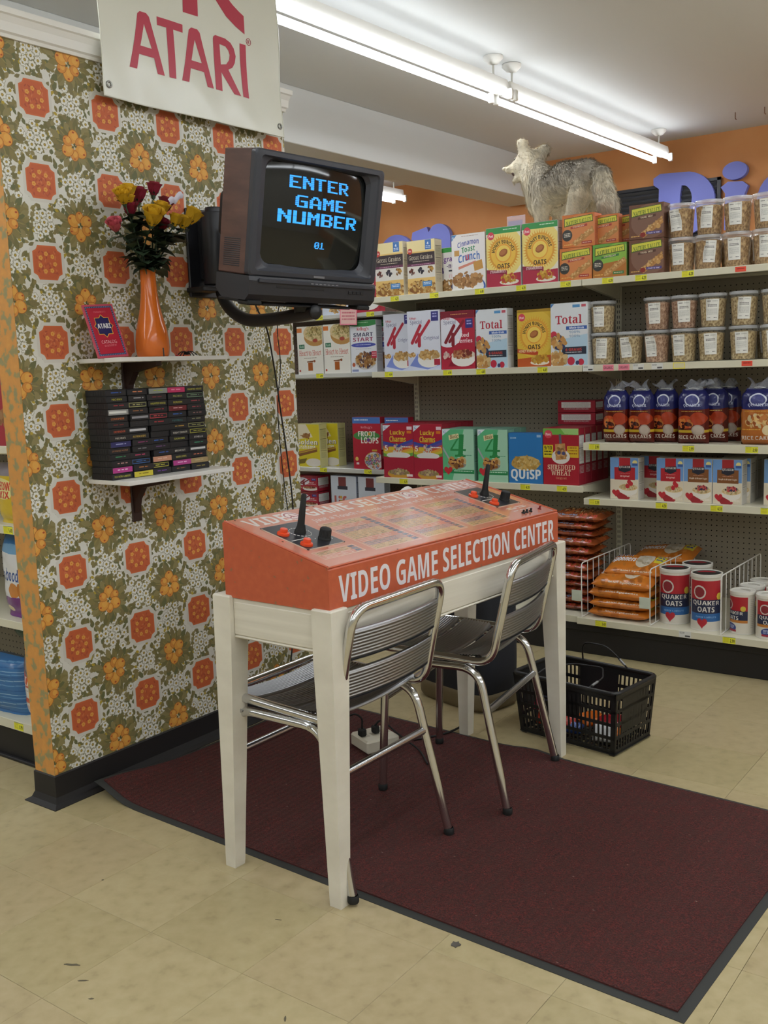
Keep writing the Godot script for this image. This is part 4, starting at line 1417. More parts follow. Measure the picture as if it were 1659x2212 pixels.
			p.oval(0.5, 0.9, 0.36, 0.055, Color("a8905c"))
			p.flakes(0.5, 0.89, 0.32, 0.045, 60, 0.05, cols(["b8a470", "988458", "ccb888", "b08a80"]))
			p.rect(0.76, 0.93, 0.2, 0.04, Color("ecd8da"))
		"four":
			p.im.fill(Color("a4d0b4"))
			p.poly([[0, 0], [0.7, 0], [0.3, 1], [0, 1]], Color("5fb682"))
			p.poly([[0, 0.0], [0.26, 0.0], [0, 0.13]], Color("dfe6ee"))
			p.text("G", 0.04, 0.03, 0.07, 0.05, Color("4c7fb8"), "serif")
			p.text("4", 0.24, 0.1, 0.5, 0.44, Color("2f8a4c"), "serif", func(q: Vector2) -> Vector2: return Vector2(q.x + 0.06 - 0.12 * q.y, q.y))
			p.poly([[0.2, 0.12], [0.52, 0.08], [0.54, 0.17], [0.22, 0.22]], Color("e0d8a8"))
			p.text("Basic", 0.25, 0.1, 0.26, 0.08, Color("7a5a30"), "serif", func(q: Vector2) -> Vector2: return Vector2(q.x, q.y + 0.03 - 0.08 * q.x))
			p.line(0.0, 0.36, 0.24, 0.62, 0.05, Color("a8a8b0"))
			p.oval(0.45, 0.68, 0.3, 0.1, Color("90908c"))
			p.flakes(0.45, 0.64, 0.27, 0.1, 70, 0.08, cols(["c88a44", "dca860", "a06a34", "6a3a3a", "e8c890"]))
			p.rect(0, 0.79, 1, 0.075, Color("2f8a54"))
			p.bars(0.36, 0.81, 0.58, 0.035, 1, Color("bfe0c8"))
			p.heart(0.17, 0.81, 0.14, Color("c8323c"))
			p.bars(0.65, 0.5, 0.28, 0.03, 1, Color("5fa07c"))
		"quisp":
			p.im.fill(Color("2f78ba"))
			p.text("QUAKER", 0.05, 0.08, 0.18, 0.04, Color("c8d8e8"), "sans")
			p.rect(0.84, 0.03, 0.12, 0.05, Color("9ab8d8"))
			p.oval(0.5, 0.6, 0.42, 0.15, Color("d0a85c"))
			p.flakes(0.5, 0.6, 0.4, 0.13, 90, 0.07, cols(["d8b268", "c49a4c", "e6c886"]))
			p.text("QUiSP", 0.06, 0.71, 0.88, 0.25, Color("e6e8ea"), "heavy")
		"wheat":
			p.im.fill(Color("a81f30"))
			p.rect(0, 0, 1, 0.11, Color("6fae4a"))
			p.poly([[0.5, 0.0], [1, 0.0], [1, 0.11], [0.62, 0.1]], Color("9cc878"))
			p.disc(0.15, 0.1, 0.11, Color("d0485a"))
			p.text("Post", 0.07, 0.08, 0.15, 0.045, Color.WHITE, "serif")
			p.rect(0, 0.29, 0.28, 0.23, Color("d8c428")); p.rect(0.68, 0.31, 0.32, 0.2, Color("d8b428"))
			p.text("9/10", 0.03, 0.31, 0.22, 0.07, Color("3a3220"), "sans")
			p.bars(0.03, 0.4, 0.22, 0.1, 2, Color("3a3220")); p.bars(0.72, 0.33, 0.24, 0.15, 3, Color("a86a20"))
			p.line(0.48, 0.1, 0.5, 0.3, 0.07, Color("5a5a64"))
			p.oval(0.5, 0.5, 0.26, 0.13, Color("dcd8d2"))
			p.poly([[0.34, 0.28], [0.62, 0.26], [0.66, 0.54], [0.36, 0.56]], Color("c08a50"))
			p.flakes(0.5, 0.42, 0.14, 0.12, 50, 0.06, cols(["c8925a", "a87440", "d8aa74"]))
			p.disc(0.45, 0.43, 0.05, Color("4a4a78")); p.disc(0.58, 0.44, 0.05, Color("4a4a78"))
			p.text("SHREDDED", 0.12, 0.645, 0.78, 0.085, Color("e0d0b0"), "serif")
			p.text("WHEAT", 0.22, 0.74, 0.56, 0.095, Color("e0d0b0"), "serif")
			p.text("Original", 0.36, 0.86, 0.3, 0.05, Color("d8b080"), "book")
		"oats_red", "oats_brown":
			p = Print.new(self, 160, 224, Color("6f9ad0"))
			var red := key == "oats_red"
			p.rect(0, 0.52, 1, 0.48, Color("ddd2bc"))
			p.rect(0.15, 0.23, 0.74, 0.3, Color("b0242f") if red else Color("80502a"))
			p.rect(0.32, 0.0, 0.4, 0.26, Color("b0242f") if red else Color("a0282c"))
			p.poly([[0.3, 0.2], [0.74, 0.18], [0.74, 0.3], [0.52, 0.36], [0.3, 0.31]], Color("262a38"))
			p.text("QUAKER", 0.32, 0.2, 0.4, 0.06, Color("e8e4dc"), "serif")
			p.bars(0.34, 0.37, 0.36, 0.015, 1, Color("d8a098"))
			p.text("Original" if red else "Maple & Brown Sugar", 0.36 if red else 0.2, 0.42, 0.32 if red else 0.64, 0.055, Color("ece2d8"), "sans")
			p.disc(0.88, 0.12, 0.09, Color("e8d890")); p.rect(0.79, 0.13, 0.19, 0.06, Color("3a5ca0"))
			p.oval(0.64, 0.78, 0.33, 0.13, Color("e8e2d8"))
			p.oval(0.64, 0.71, 0.33, 0.08, Color("d8bc88"))
			p.flakes(0.64, 0.7, 0.28, 0.06, 60, 0.05, cols(["d8c090", "c8ac74", "e4d0a8"]))
			if red:
				for q in [[0.62, 0.68], [0.74, 0.62], [0.68, 0.58]]: p.disc(q[0], q[1], 0.075, Color("c02c38"))
			else:
				p.flakes(0.64, 0.66, 0.2, 0.05, 26, 0.06, cols(["b03040", "3a3a58", "d0605a", "38304c"]))
			p.poly([[0.1, 0.84], [0.3, 0.82], [0.72, 0.96], [0.66, 1], [0.3, 1]], Color("a02c34"))
			p.heart(0.2, 0.85, 0.14, Color("c0303a"))
			p.bars(0.6, 0.9, 0.36, 0.06, 2, Color("f0e6da"))
		"life":
			p.im.fill(Color("cdd3e0"))
			p.rect(0.3, 0.02, 0.3, 0.2, Color("7a3a3c"))
			p.rect(0.26, 0.2, 0.4, 0.07, Color("3a3a48"))
			p.text("life", 0.12, 0.4, 0.76, 0.3, Color("b8605a"), "sans")
			p.text("i", 0.34, 0.4, 0.1, 0.3, Color("c8a040"), "sans")
			p.text("e", 0.62, 0.47, 0.27, 0.23, Color("6a8a48"), "sans")
			p.flakes(0.6, 0.88, 0.3, 0.08, 40, 0.08, cols(OATY))
		"side", "side_red":
			p = Print.new(self, 64, 256, Color("ffffff") if key == "side" else Color("a82438"))
			p.rect(0.1, 0.12, 0.8, 0.5, Color("f0efec"))
			p.rect(0.1, 0.115, 0.8, 0.01, Color("808080"))
			p.rect(0.1, 0.34, 0.8, 0.01, Color("808080"))
			p.bars(0.16, 0.14, 0.68, 0.18, 8, Color("c4c4c2"))
			p.bars(0.16, 0.37, 0.68, 0.22, 10, Color("c4c4c2"))
			p.rect(0.1, 0.62, 0.8, 0.008, Color("808080"))
			p.bars(0.16, 0.66, 0.68, 0.14, 6, Color("d0d0ce"))
		"rice_red", "rice_gold":
			p = Print.new(self, 192, 320, Color("5f1d14") if key == "rice_red" else Color("b0662c"))
			var gold := key == "rice_gold"
			p.rect(0, 0, 1, 0.3, Color("232660"))
			p.oval(0.5, 0.33, 0.62, 0.05, Color("232660"))
			p.oval(0.52, 0.2, 0.24, 0.11, Color("cfd4e4"))
			p.oval(0.52, 0.205, 0.2, 0.09, Color("4a4e86"))
			p.text("QUAKER", 0.24, 0.27, 0.56, 0.065, Color("c4cce4"), "serif")
			p.bars(0.16, 0.4, 0.68, 0.022, 1, Color("d8b048"))
			if gold:
				p.flakes(0.55, 0.58, 0.36, 0.1, 40, 0.1, cols(["c88048", "e0b878", "a85a30", "e8d0a0"]))
				p.oval(0.8, 0.74, 0.16, 0.09, Color("e0ccA0"))
				p.bars(0.1, 0.72, 0.5, 0.03, 1, Color("e8b850"))
			else:
				p.oval(0.3, 0.6, 0.3, 0.12, Color("b84a22")); p.oval(0.72, 0.54, 0.26, 0.12, Color("a83a1e"))
				p.flakes(0.32, 0.63, 0.22, 0.08, 26, 0.09, cols(["3a1a16", "c8602c", "5a2418", "d8803c"]))
				p.rect(0, 0.745, 1, 0.05, Color("c9a832"))
				p.oval(0.72, 0.75, 0.2, 0.1, Color("a8968a")); p.oval(0.72, 0.75, 0.16, 0.08, Color("b8a89c"))
			p.text("RICE CAKES", 0.06, 0.84, 0.88, 0.07, Color("dccfc4"), "sans")
		"spoon":
			p = Print.new(self, 256, 192, Color("c87426"))
			p.flakes(0.5, 0.5, 0.5, 0.5, 40, 0.09, cols(["cf7c2c", "c06c20", "d68434"]))
			p.text("Mini", 0.06, 0.12, 0.3, 0.2, Color("e6e8f0"), "heavy")
			p.text("Spooners", 0.04, 0.34, 0.42, 0.24, Color("e6e8f0"), "heavy")
			p.text("Mini", 0.05, 0.11, 0.3, 0.2, Color("3a3e78"), "thin")
			p.oval(0.62, 0.42, 0.15, 0.3, Color("cfc2ac"))
			p.flakes(0.62, 0.42, 0.14, 0.26, 40, 0.05, cols(["d8ccb8", "c4b498", "e4dccc"]))
			p.rect(0.78, 0.12, 0.16, 0.4, Color("d8c83a"))
			p.bars(0.8, 0.18, 0.12, 0.3, 3, Color("4a4e90"))
			p.text("Mini Spooners", 0.3, 0.84, 0.55, 0.075, Color("d6cdbc"), "sans")
		"rice_bag":
			p = Print.new(self, 256, 96, Color("964c24"))
			p.flakes(0.5, 0.5, 0.6, 0.6, 50, 0.1, cols(["964c24", "864220", "a8582c"]))
			p.flakes(0.5, 0.3, 0.45, 0.3, 160, 0.02, cols(["a8804c", "c09a60", "8a6436", "d0b07c"]))
			p.bars(0.12, 0.78, 0.42, 0.13, 1, Color("7f86a0"))
			p.text("$2.29", 0.58, 0.74, 0.32, 0.2, Color("c04a44"), "sans")
		"canister", "canister_small":
			p = Print.new(self, 384, 192, Color("d8d2c6"))
			var sm := key == "canister_small"
			# the front label spans the middle of the wrap
			p.rect(0.3, 0.06, 0.4, 0.47, Color("b0242f"))
			p.rect(0.3, 0.42, 0.4, 0.3, Color("232a48"))
			p.oval(0.42, 0.28, 0.07, 0.13, Color("d0ccc4"))
			p.oval(0.42, 0.28, 0.055, 0.1, Color("8c3038"))
			p.text("QUAKER", 0.34, 0.44, 0.3, 0.1, Color("e6e2da"), "sans")
			p.text("OATS", 0.4, 0.555, 0.18, 0.1, Color("e6e2da"), "sans")
			if sm:
				p.rect(0.3, 0.66, 0.4, 0.07, Color("c8803a"))
				p.oval(0.46, 0.86, 0.09, 0.11, Color("3a4a8c"))
				p.bars(0.4, 0.8, 0.12, 0.1, 3, Color("c8d0e0"))
				p.rect(0.38, 0.91, 0.17, 0.05, Color("a83040"))
			else:
				p.rect(0.3, 0.68, 0.4, 0.15, Color("3068a8"))
				p.text("QUICK 1-MINUTE", 0.38, 0.735, 0.22, 0.04, Color("8cb4dc"), "sans")
				p.heart(0.45, 0.86, 0.055, Color("b82c38"))
			p.disc(0.64, 0.36, 0.035, Color("d8c048"))
			p.bars(0.02, 0.12, 0.24, 0.76, 16, Color("c0bab0"))
			p.bars(0.74, 0.12, 0.24, 0.76, 16, Color("c0bab0"))
		"tub_label":
			p = Print.new(self, 64, 96, Color("e8e7e2"))
			p.bars(0.1, 0.08, 0.3, 0.07, 1, Color("4a4a48"))
			p.bars(0.52, 0.08, 0.36, 0.06, 1, Color("b0b0ac"))
			p.bars(0.15, 0.26, 0.7, 0.12, 2, Color("6a6a68"))
			p.bars(0.1, 0.46, 0.8, 0.28, 6, Color("b4b4b0"))
			p.bars(0.12, 0.85, 0.24, 0.07, 1, Color("8a8a88")); p.bars(0.62, 0.85, 0.26, 0.07, 1, Color("6a6a68"))
	return p.tex()

var arts := {}
func art_mat(key: String, rough := 0.4) -> StandardMaterial3D:
	if not arts.has(key): arts[key] = printed(art(key), rough)
	return arts[key]

const SIDE := {"grains": "d8cdb4", "grape": "d8d4d0", "cinnamon": "d6c8b0", "bunches_berry": "c8c4c0", "bunches_honey": "c8a030", "bar_orange": "c8704a", "bar_green": "5a8a3c", "bar_brown": "6a4a3a", "heart": "dedad0", "smart": "d4d4dc", "k_plain": "d0d2dc", "k_berry": "a82a3c", "total": "d8dade", "golden": "d2cc90", "loops": "a82236", "charms": "a02236", "four": "7fae98", "quisp": "2a6aa8", "wheat": "b83444", "oats_red": "d0ccc4", "oats_brown": "d0ccc4", "life": "a8b0c4"}

func carton_mesh(w: float, h: float, d: float) -> ArrayMesh:
	var key := "carton%.3f,%.3f,%.3f" % [w, h, d]
	if meshes.has(key): return meshes[key]
	var a := new_st()
	var x := w / 2; var b := 0.0009
	quad(a, Vector3(-x + b, h - b, 0), Vector3(x - b, h - b, 0), Vector3(x - b, b, 0), Vector3(-x + b, b, 0), Vector3.BACK)
	var m := a.commit()
	var s := new_st()
	# sides, back and softened edges
	quad(s, Vector3(x, h - b, -b), Vector3(x, h - b, -d), Vector3(x, b, -d), Vector3(x, b, -b), Vector3.RIGHT)
	quad(s, Vector3(-x, h - b, -d), Vector3(-x, h - b, -b), Vector3(-x, b, -b), Vector3(-x, b, -d), Vector3.LEFT)
	quad(s, Vector3(x, h, -d), Vector3(-x, h, -d), Vector3(-x, 0, -d), Vector3(x, 0, -d), Vector3.FORWARD)
	var z := Vector2(0.02, 0.02)
	quad(s, Vector3(x - b, h - b, 0), Vector3(x, h - b, -b), Vector3(x, b, -b), Vector3(x - b, b, 0), Vector3(1, 0, 1).normalized(), z, z)
	quad(s, Vector3(-x + b, h - b, 0), Vector3(-x, h - b, -b), Vector3(-x, b, -b), Vector3(-x + b, b, 0), Vector3(-1, 0, 1).normalized(), z, z)
	quad(s, Vector3(-x + b, h - b, 0), Vector3(x - b, h - b, 0), Vector3(x, h, -b), Vector3(-x, h, -b), Vector3(0, 1, 1).normalized(), z, z)
	quad(s, Vector3(-x + b, b, 0), Vector3(x - b, b, 0), Vector3(x, 0, -b), Vector3(-x, 0, -b), Vector3(0, -1, 1).normalized(), z, z)
	quad(s, Vector3(-x, h, -d), Vector3(x, h, -d), Vector3(x, h, -b), Vector3(-x, h, -b), Vector3.UP, z, z)
	quad(s, Vector3(-x, 0, -b), Vector3(x, 0, -b), Vector3(x, 0, -d), Vector3(-x, 0, -d), Vector3.DOWN, z, z)
	# glued top flap
	quad(s, Vector3(-x + 0.001, h + 0.0007, -d * 0.62), Vector3(x - 0.001, h + 0.0007, -d * 0.62), Vector3(x - 0.001, h + 0.0007, -b), Vector3(-x + 0.001, h + 0.0007, -b), Vector3.UP, z, z)
	quad(s, Vector3(-x + 0.001, h + 0.0007, -d * 0.62), Vector3(x - 0.001, h + 0.0007, -d * 0.62), Vector3(x - 0.001, h, -d * 0.62), Vector3(-x + 0.001, h, -d * 0.62), Vector3.FORWARD, z, z)
	s.commit(m)
	meshes[key] = m
	return m

func carton(called: String, label: String, key: String, x: float, y: float, z: float, w: float, h: float, d: float, group := "", turn := 0.0, category := "cereal box") -> MeshInstance3D:
	var o := obj(called, carton_mesh(w, h, d), null)
	o.set_surface_override_material(0, art_mat(key))
	if not arts.has("side_" + key):
		var red: bool = key in ["wheat", "charms", "loops", "k_berry"]
		arts["side_" + key] = mat(Color(1, 1, 1) if red else Color(SIDE[key]), 0.45, 0.0, art_mat("side_red" if red else "side").albedo_texture)
	o.set_surface_override_material(1, arts["side_" + key])
	o.position = Vector3(x, y, z)
	o.rotation.y = turn
	tag(o, label, category, group)
	return o

func pillow(w: float, h: float, d: float, bulge_pow := 0.55, neck := 0.0, nx := 17, ny := 21, seed_ := 1) -> SurfaceTool:
	# a filled bag standing on its foot: front and back sheets; neck gathers the top
	var n := FastNoiseLite.new(); n.seed = seed_; n.frequency = 2.2
	var s := new_st()
	for side in [1.0, -1.0]:
		var rows := []
		for i in ny:
			var t := 1.0 - float(i) / (ny - 1)          # 1 at the top
			var line := []
			for j in nx:
				var u := float(j) / (nx - 1) * 2 - 1
				var wid := w / 2
				if neck > 0.0 and t > 1.0 - neck:
					wid *= lerpf(1.0, 0.72, smoothstep(1.0 - neck, 1.0, t))
				var e := pow(maxf(0.0, 1.0 - u * u), bulge_pow) * pow(maxf(0.0, 1.0 - pow(absf(t * 2 - 1), 5.0)), 0.6)
				e = lerpf(e, pow(maxf(0.0, 1.0 - u * u), bulge_pow) * 0.75, 1.0 if (neck <= 0.0 and t < 0.02) else 0.0)
				var z: float = d / 2 * e * (1.0 + 0.12 * n.get_noise_2d(u * 0.9 + side * 5.0, t * 1.8)) * side
				var px := u * wid + 0.004 * n.get_noise_2d(t * 3.0, u + 9.0)
				line.append(Vector3(px, t * h, z))
			rows.append(line)
		sheet(s, rows, Vector3(0, 0, side), 0.0, Vector2(0 if side > 0 else 1, 0), Vector2(1 if side > 0 else 0, 1))
	return s

func lying_bag(w: float, d: float, t: float, seed_ := 1, lump := 0.18) -> SurfaceTool:
	# a soft bag lying flat: w across, d deep, t thick; print on top, bulging sides
	var n := FastNoiseLite.new(); n.seed = seed_; n.frequency = 3.0
	var s := new_st()
	for side in [1.0, -1.0]:
		var rows := []
		for i in 19:
			var v := sin(lerpf(-PI / 2, PI / 2, float(i) / 18))
			var line := []
			for j in 21:
				var u := float(j) / 20 * 2 - 1
				var pinch := 1.0 - 0.06 * pow(absf(u), 6.0)
				var e := pow(maxf(0.0, 1.0 - pow(absf(u), 5.0)), 0.55) * pow(maxf(0.0, 1.0 - pow(absf(v), 4.0)), 0.5)
				var y: float = t / 2 * e * (1.0 + lump * n.get_noise_2d(u * 1.3 + side * 7.0, v * 1.1)) * side
				line.append(Vector3(u * w / 2, t / 2 + y, v * d / 2 * pinch))
			rows.append(line)
		# the print wraps over the front swell; the underside is plain
		sheet(s, rows, Vector3(0, side, 0), 0.0, Vector2(0, 0) if side > 0.0 else Vector2(0.01, 0.97), Vector2(1, 1) if side > 0.0 else Vector2(0.99, 0.99))
	return s

func build_cereal_products() -> void:
	var T := 1.688; var S := 1.301; var H := 0.738
	var z := -4.325
	# --- top shelf
	carton("cereal_box", "tan granola cereal box with dark name band beside the bright rail end", "grains", -3.118, T, z, 0.18, 0.272, 0.065, "tan granola cereal boxes")
	carton("cereal_box", "tan granola cereal box with dark name band beside the small purple-grape box", "grains", -2.918, T, z, 0.17, 0.265, 0.065, "tan granola cereal boxes")
	carton("cereal_box", "small white cereal box with purple name and green top band", "grape", -2.80, T, -4.40, 0.15, 0.222, 0.055)
	carton("cereal_box", "white cereal box with multicoloured arched name and brown squares in bowl", "cinnamon", -2.637, T, z, 0.192, 0.268, 0.06)
	carton("cereal_box", "yellow sunburst cereal box with crimson strawberry band next to multicoloured name box", "bunches_berry", -2.441, T, z, 0.188, 0.278, 0.06, "sunburst boxes with strawberry band")
	carton("cereal_box", "yellow sunburst cereal box with crimson strawberry band next to snack bar boxes", "bunches_berry", -2.246, T, z, 0.186, 0.28, 0.06, "sunburst boxes with strawberry band")
	var g := "snack bar cartons on the top shelf"
	carton("snack_bar_box", "orange oat bar carton at the bottom of its pair on the top shelf", "bar_orange", -2.065, T, z, 0.16, 0.146, 0.075, g, 0.0, "snack box")
	carton("snack_bar_box", "orange oat bar carton stacked upon another orange carton", "bar_orange", -2.05, T + 0.147, z, 0.16, 0.146, 0.075, g, 0.0, "snack box")
	carton("snack_bar_box", "green oat bar carton between the orange and brown cartons", "bar_green", -1.899, T, z, 0.162, 0.148, 0.075, g, 0.0, "snack box")
	carton("snack_bar_box", "orange oat bar carton set back on top of the green one", "bar_orange", -1.945, T + 0.15, -4.36, 0.15, 0.13, 0.04, g, 0.0, "snack box")
	carton("snack_bar_box", "orange oat bar carton hindmost above the green one", "bar_orange", -1.9, T + 0.15, -4.405, 0.15, 0.125, 0.04, g, 0.0, "snack box")
	carton("snack_bar_box", "brown fruit bar carton at the bottom of its pair by the tubs", "bar_brown", -1.728, T, z, 0.158, 0.15, 0.075, g, 0.0, "snack box")
	carton("snack_bar_box", "brown fruit bar carton stacked on the other brown carton", "bar_brown", -1.728, T + 0.151, z, 0.157, 0.148, 0.075, g, 0.0, "snack box")
	# --- second shelf
	var L2 := 1.299
	carton("cereal_box", "white cereal box with honey jar and wooden bowl nearest the flowered wall", "heart", -3.80, L2, -4.465, 0.19, 0.272, 0.055, "white honey jar cereal boxes")
	carton("cereal_box", "white cereal box with honey jar and wooden bowl beside green-capped box", "heart", -3.602, L2, -4.465, 0.19, 0.275, 0.055, "white honey jar cereal boxes")
	carton("cereal_box", "pale cereal box with green top arc and blue oval, in full view", "smart", -3.412, L2, -4.465, 0.18, 0.285, 0.055, "green-topped pale cereal boxes")
	carton("cereal_box", "pale cereal box with green top arc half hidden by a pale red-letter box", "smart", -3.34, L2, -4.53, 0.155, 0.283, 0.05, "green-topped pale cereal boxes")
	carton("cereal_box", "pale blue-white cereal box with big red letter, partly covered by its twin", "k_plain", -3.112, S, -4.375, 0.185, 0.298, 0.05, "pale boxes with a big red letter")
	carton("cereal_box", "pale blue-white cereal box with big red letter in front of its twin", "k_plain", -2.915, S, z, 0.202, 0.302, 0.05, "pale boxes with a big red letter")
	carton("cereal_box", "crimson cereal box with big dark red letter and berry bowl", "k_berry", -2.711, S, z, 0.198, 0.288, 0.05)
	carton("cereal_box", "white cereal box with red serif name beside crimson box, its side showing", "total", -2.515, S, z, 0.176, 0.285, 0.06, "white boxes with red serif name")
	carton("cereal_box", "golden yellow sunburst cereal box between two white boxes with red names", "bunches_honey", -2.288, S, -4.335, 0.182, 0.27, 0.06)
	carton("cereal_box", "white cereal box with red serif name beside the plastic tubs", "total", -2.101, S, z, 0.188, 0.288, 0.06, "white boxes with red serif name")
	# --- third shelf
	var L3 := 0.760
	for k in 2:
		carton("cereal_box", ["yellow graham cereal box peeping from behind the flowered wall, in front", "yellow graham cereal box standing behind another yellow one"][k], "golden", -3.86 + 0.07 * k, L3, -4.465 - 0.085 * k, 0.2, 0.25, 0.07, "yellow graham cereal boxes")
	carton("cereal_box", "red cereal box with blue top band and ring cereal, in full view", "loops", -3.415, L3, -4.465, 0.196, 0.292, 0.05, "red ring cereal boxes")
	carton("cereal_box", "red cereal box with blue top band, mostly hidden behind rainbow boxes", "loops", -3.345 + 0.135, L3 - 0.021, -4.47, 0.16, 0.311, 0.05, "red ring cereal boxes")
	for c in 2:
		for k in [4, 5][c]:
			var lab: String
			if k == 0: lab = ["red rainbow cereal box in the front row beside the blue-topped ring box", "red rainbow cereal box in the front row beside a green box"][c]
			else: lab = "red rainbow cereal box, %s in the file behind the one beside the %s box" % [["", "second", "third", "fourth", "fifth"][k], ["ring cereal", "green"][c]]
			carton("cereal_box", lab, "charms", [-3.10, -2.91][c], H, -4.325 - k * 0.062 - (0.03 if c == 0 and k > 1 else 0.0), [0.196, 0.18][c], 0.286, 0.06, "red rainbow cereal boxes" if k == 0 else "red rainbow cereal boxes in file")
	for c in 2:
		for k in 3:
			var lab: String
			if k == 0: lab = ["green cereal box with large numeral beside the red rainbow box", "green cereal box with large numeral beside the blue box"][c]
			else: lab = "green numeral cereal box, %s in the file of the one beside the %s box" % [["", "second", "third"][k], ["red rainbow", "blue"][c]]
			carton("cereal_box", lab, "four", [-2.725, -2.523][c], H, -4.325 - k * 0.066, [0.188, 0.172][c], 0.262, 0.06, "green boxes with a numeral" if k == 0 else "green boxes with a numeral in file")
	carton("cereal_box", "bright blue cereal box with white name and heap of flakes", "quisp", -2.339, H, z, 0.186, 0.246, 0.055)
	for k in 5:
		carton("cereal_box", "red wheat biscuit cereal box at the head of its file" if k == 0 else "red wheat biscuit cereal box, %s in its file" % ["", "second", "third", "fourth", "fifth"][k], "wheat", -2.15, H, z - k * 0.068, 0.186, 0.27, 0.064, "red wheat biscuit boxes" if k == 0 else "red wheat biscuit boxes in file")
	for k in 2:
		var o := carton("cereal_box", "red wheat box lying flat, %s of two on the standing file" % ["lower", "upper"][k], "wheat", -2.18, H + 0.272 + 0.06 * k, -4.56, 0.2, 0.058, 0.1, "red boxes lying on the file")
		o.set_surface_override_material(0, arts["side_wheat"])
	# --- low on the older unit
	for k in 2:
		carton("cereal_box", ["pale cereal box with coloured lowercase name low on the older shelving, nearer the wall", "pale cereal box with coloured lowercase name low on the older shelving, farther from the wall"][k], "life", [-3.60, -3.40][k], 0.424, -4.47, 0.185, 0.29, 0.055, "pale boxes low on the older unit")
	for k in 3:
		carton("cereal_box", "dusky red carton, %s in a low stack behind the flowered wall end" % ["lowest", "middle", "topmost"][k], "k_berry", -3.87, 0.424 + k * 0.095, -4.46, 0.16, 0.092, 0.12, "dusky red cartons stacked low")
	# --- oatmeal cartons
	var R5 := 0.683
	var ob := "instant oatmeal cartons"
	carton("oatmeal_box", "oatmeal carton with red panel at the left end of its row on bare shelf", "oats_red", -1.836, R5, -4.335, 0.137, 0.193, 0.07, ob, 0.0, "oatmeal box")
	carton("oatmeal_box", "oatmeal carton with red panel set back between two forward ones", "oats_red", -1.735, R5, -4.44, 0.137, 0.193, 0.07, ob, 0.0, "oatmeal box")
	carton("oatmeal_box", "oatmeal carton with red panel beside a brown-panelled carton", "oats_red", -1.62, R5, -4.335, 0.124, 0.195, 0.07, ob, 0.0, "oatmeal box")
	carton("oatmeal_box", "oatmeal carton with brown panel beside a red-panelled carton", "oats_brown", -1.495, R5, -4.335, 0.126, 0.196, 0.07, ob, 0.0, "oatmeal box")
	for k in 5:
		carton("oatmeal_box", "oatmeal carton with brown panel at the head of its file" if k == 0 else "oatmeal carton with brown panel, %s in the file behind its head" % ["", "second", "third", "fourth", "fifth"][k], "oats_brown", -1.366 + (0.014 if k == 1 else 0.0), R5, -4.335 - k * 0.075, 0.126, 0.196, 0.07, ob if k == 0 else "oatmeal cartons in file", 0.0, "oatmeal box")
	for k in 3:
		carton("oatmeal_box", "oatmeal carton, %s in the file beyond the brown head carton" % ["first", "second", "third"][k], "oats_brown", -1.16, R5, -4.38 - k * 0.09, 0.13, 0.196, 0.07, "oatmeal cartons in the far file", 0.0, "oatmeal box")
	# tops of the older unit, seen under the television
	carton("cereal_box", "cereal box on the older unit's top shelf behind the pink card", "life", -3.60, 1.625, -4.465, 0.19, 0.27, 0.055, "boxes on the older unit's top shelf")
	carton("cereal_box", "crimson cereal box on the older unit's top shelf near the bar end", "k_berry", -3.40, 1.625, -4.48, 0.19, 0.27, 0.055, "boxes on the older unit's top shelf")
	build_tubs()
	build_bags()
	build_canisters()
	# framed postcard-like photo standing behind the sunburst boxes
	var ph := Print.new(self, 96, 96, Color("c8a8a4"))
	ph.rect(0.06, 0.06, 0.8, 0.94, Color("a49ab0"))
	ph.oval(0.5, 0.6, 0.12, 0.2, Color("58525e")); ph.rect(0.3, 0.72, 0.4, 0.28, Color("4e4854"))
	var s := new_st()
	span_box(s, Vector3(-0.052, 0, -0.004), Vector3(0.052, 0.365, 0.0), 0.001)
	var fp := obj("photo_card", s, mat("c8a8a4", 0.5))
	fp.position = Vector3(-2.52, 1.688, -4.6)
	fp.material_override = printed(ph.tex(), 0.5)
	tag(fp, "small mauve photo card standing behind the sunburst cereal boxes", "card")

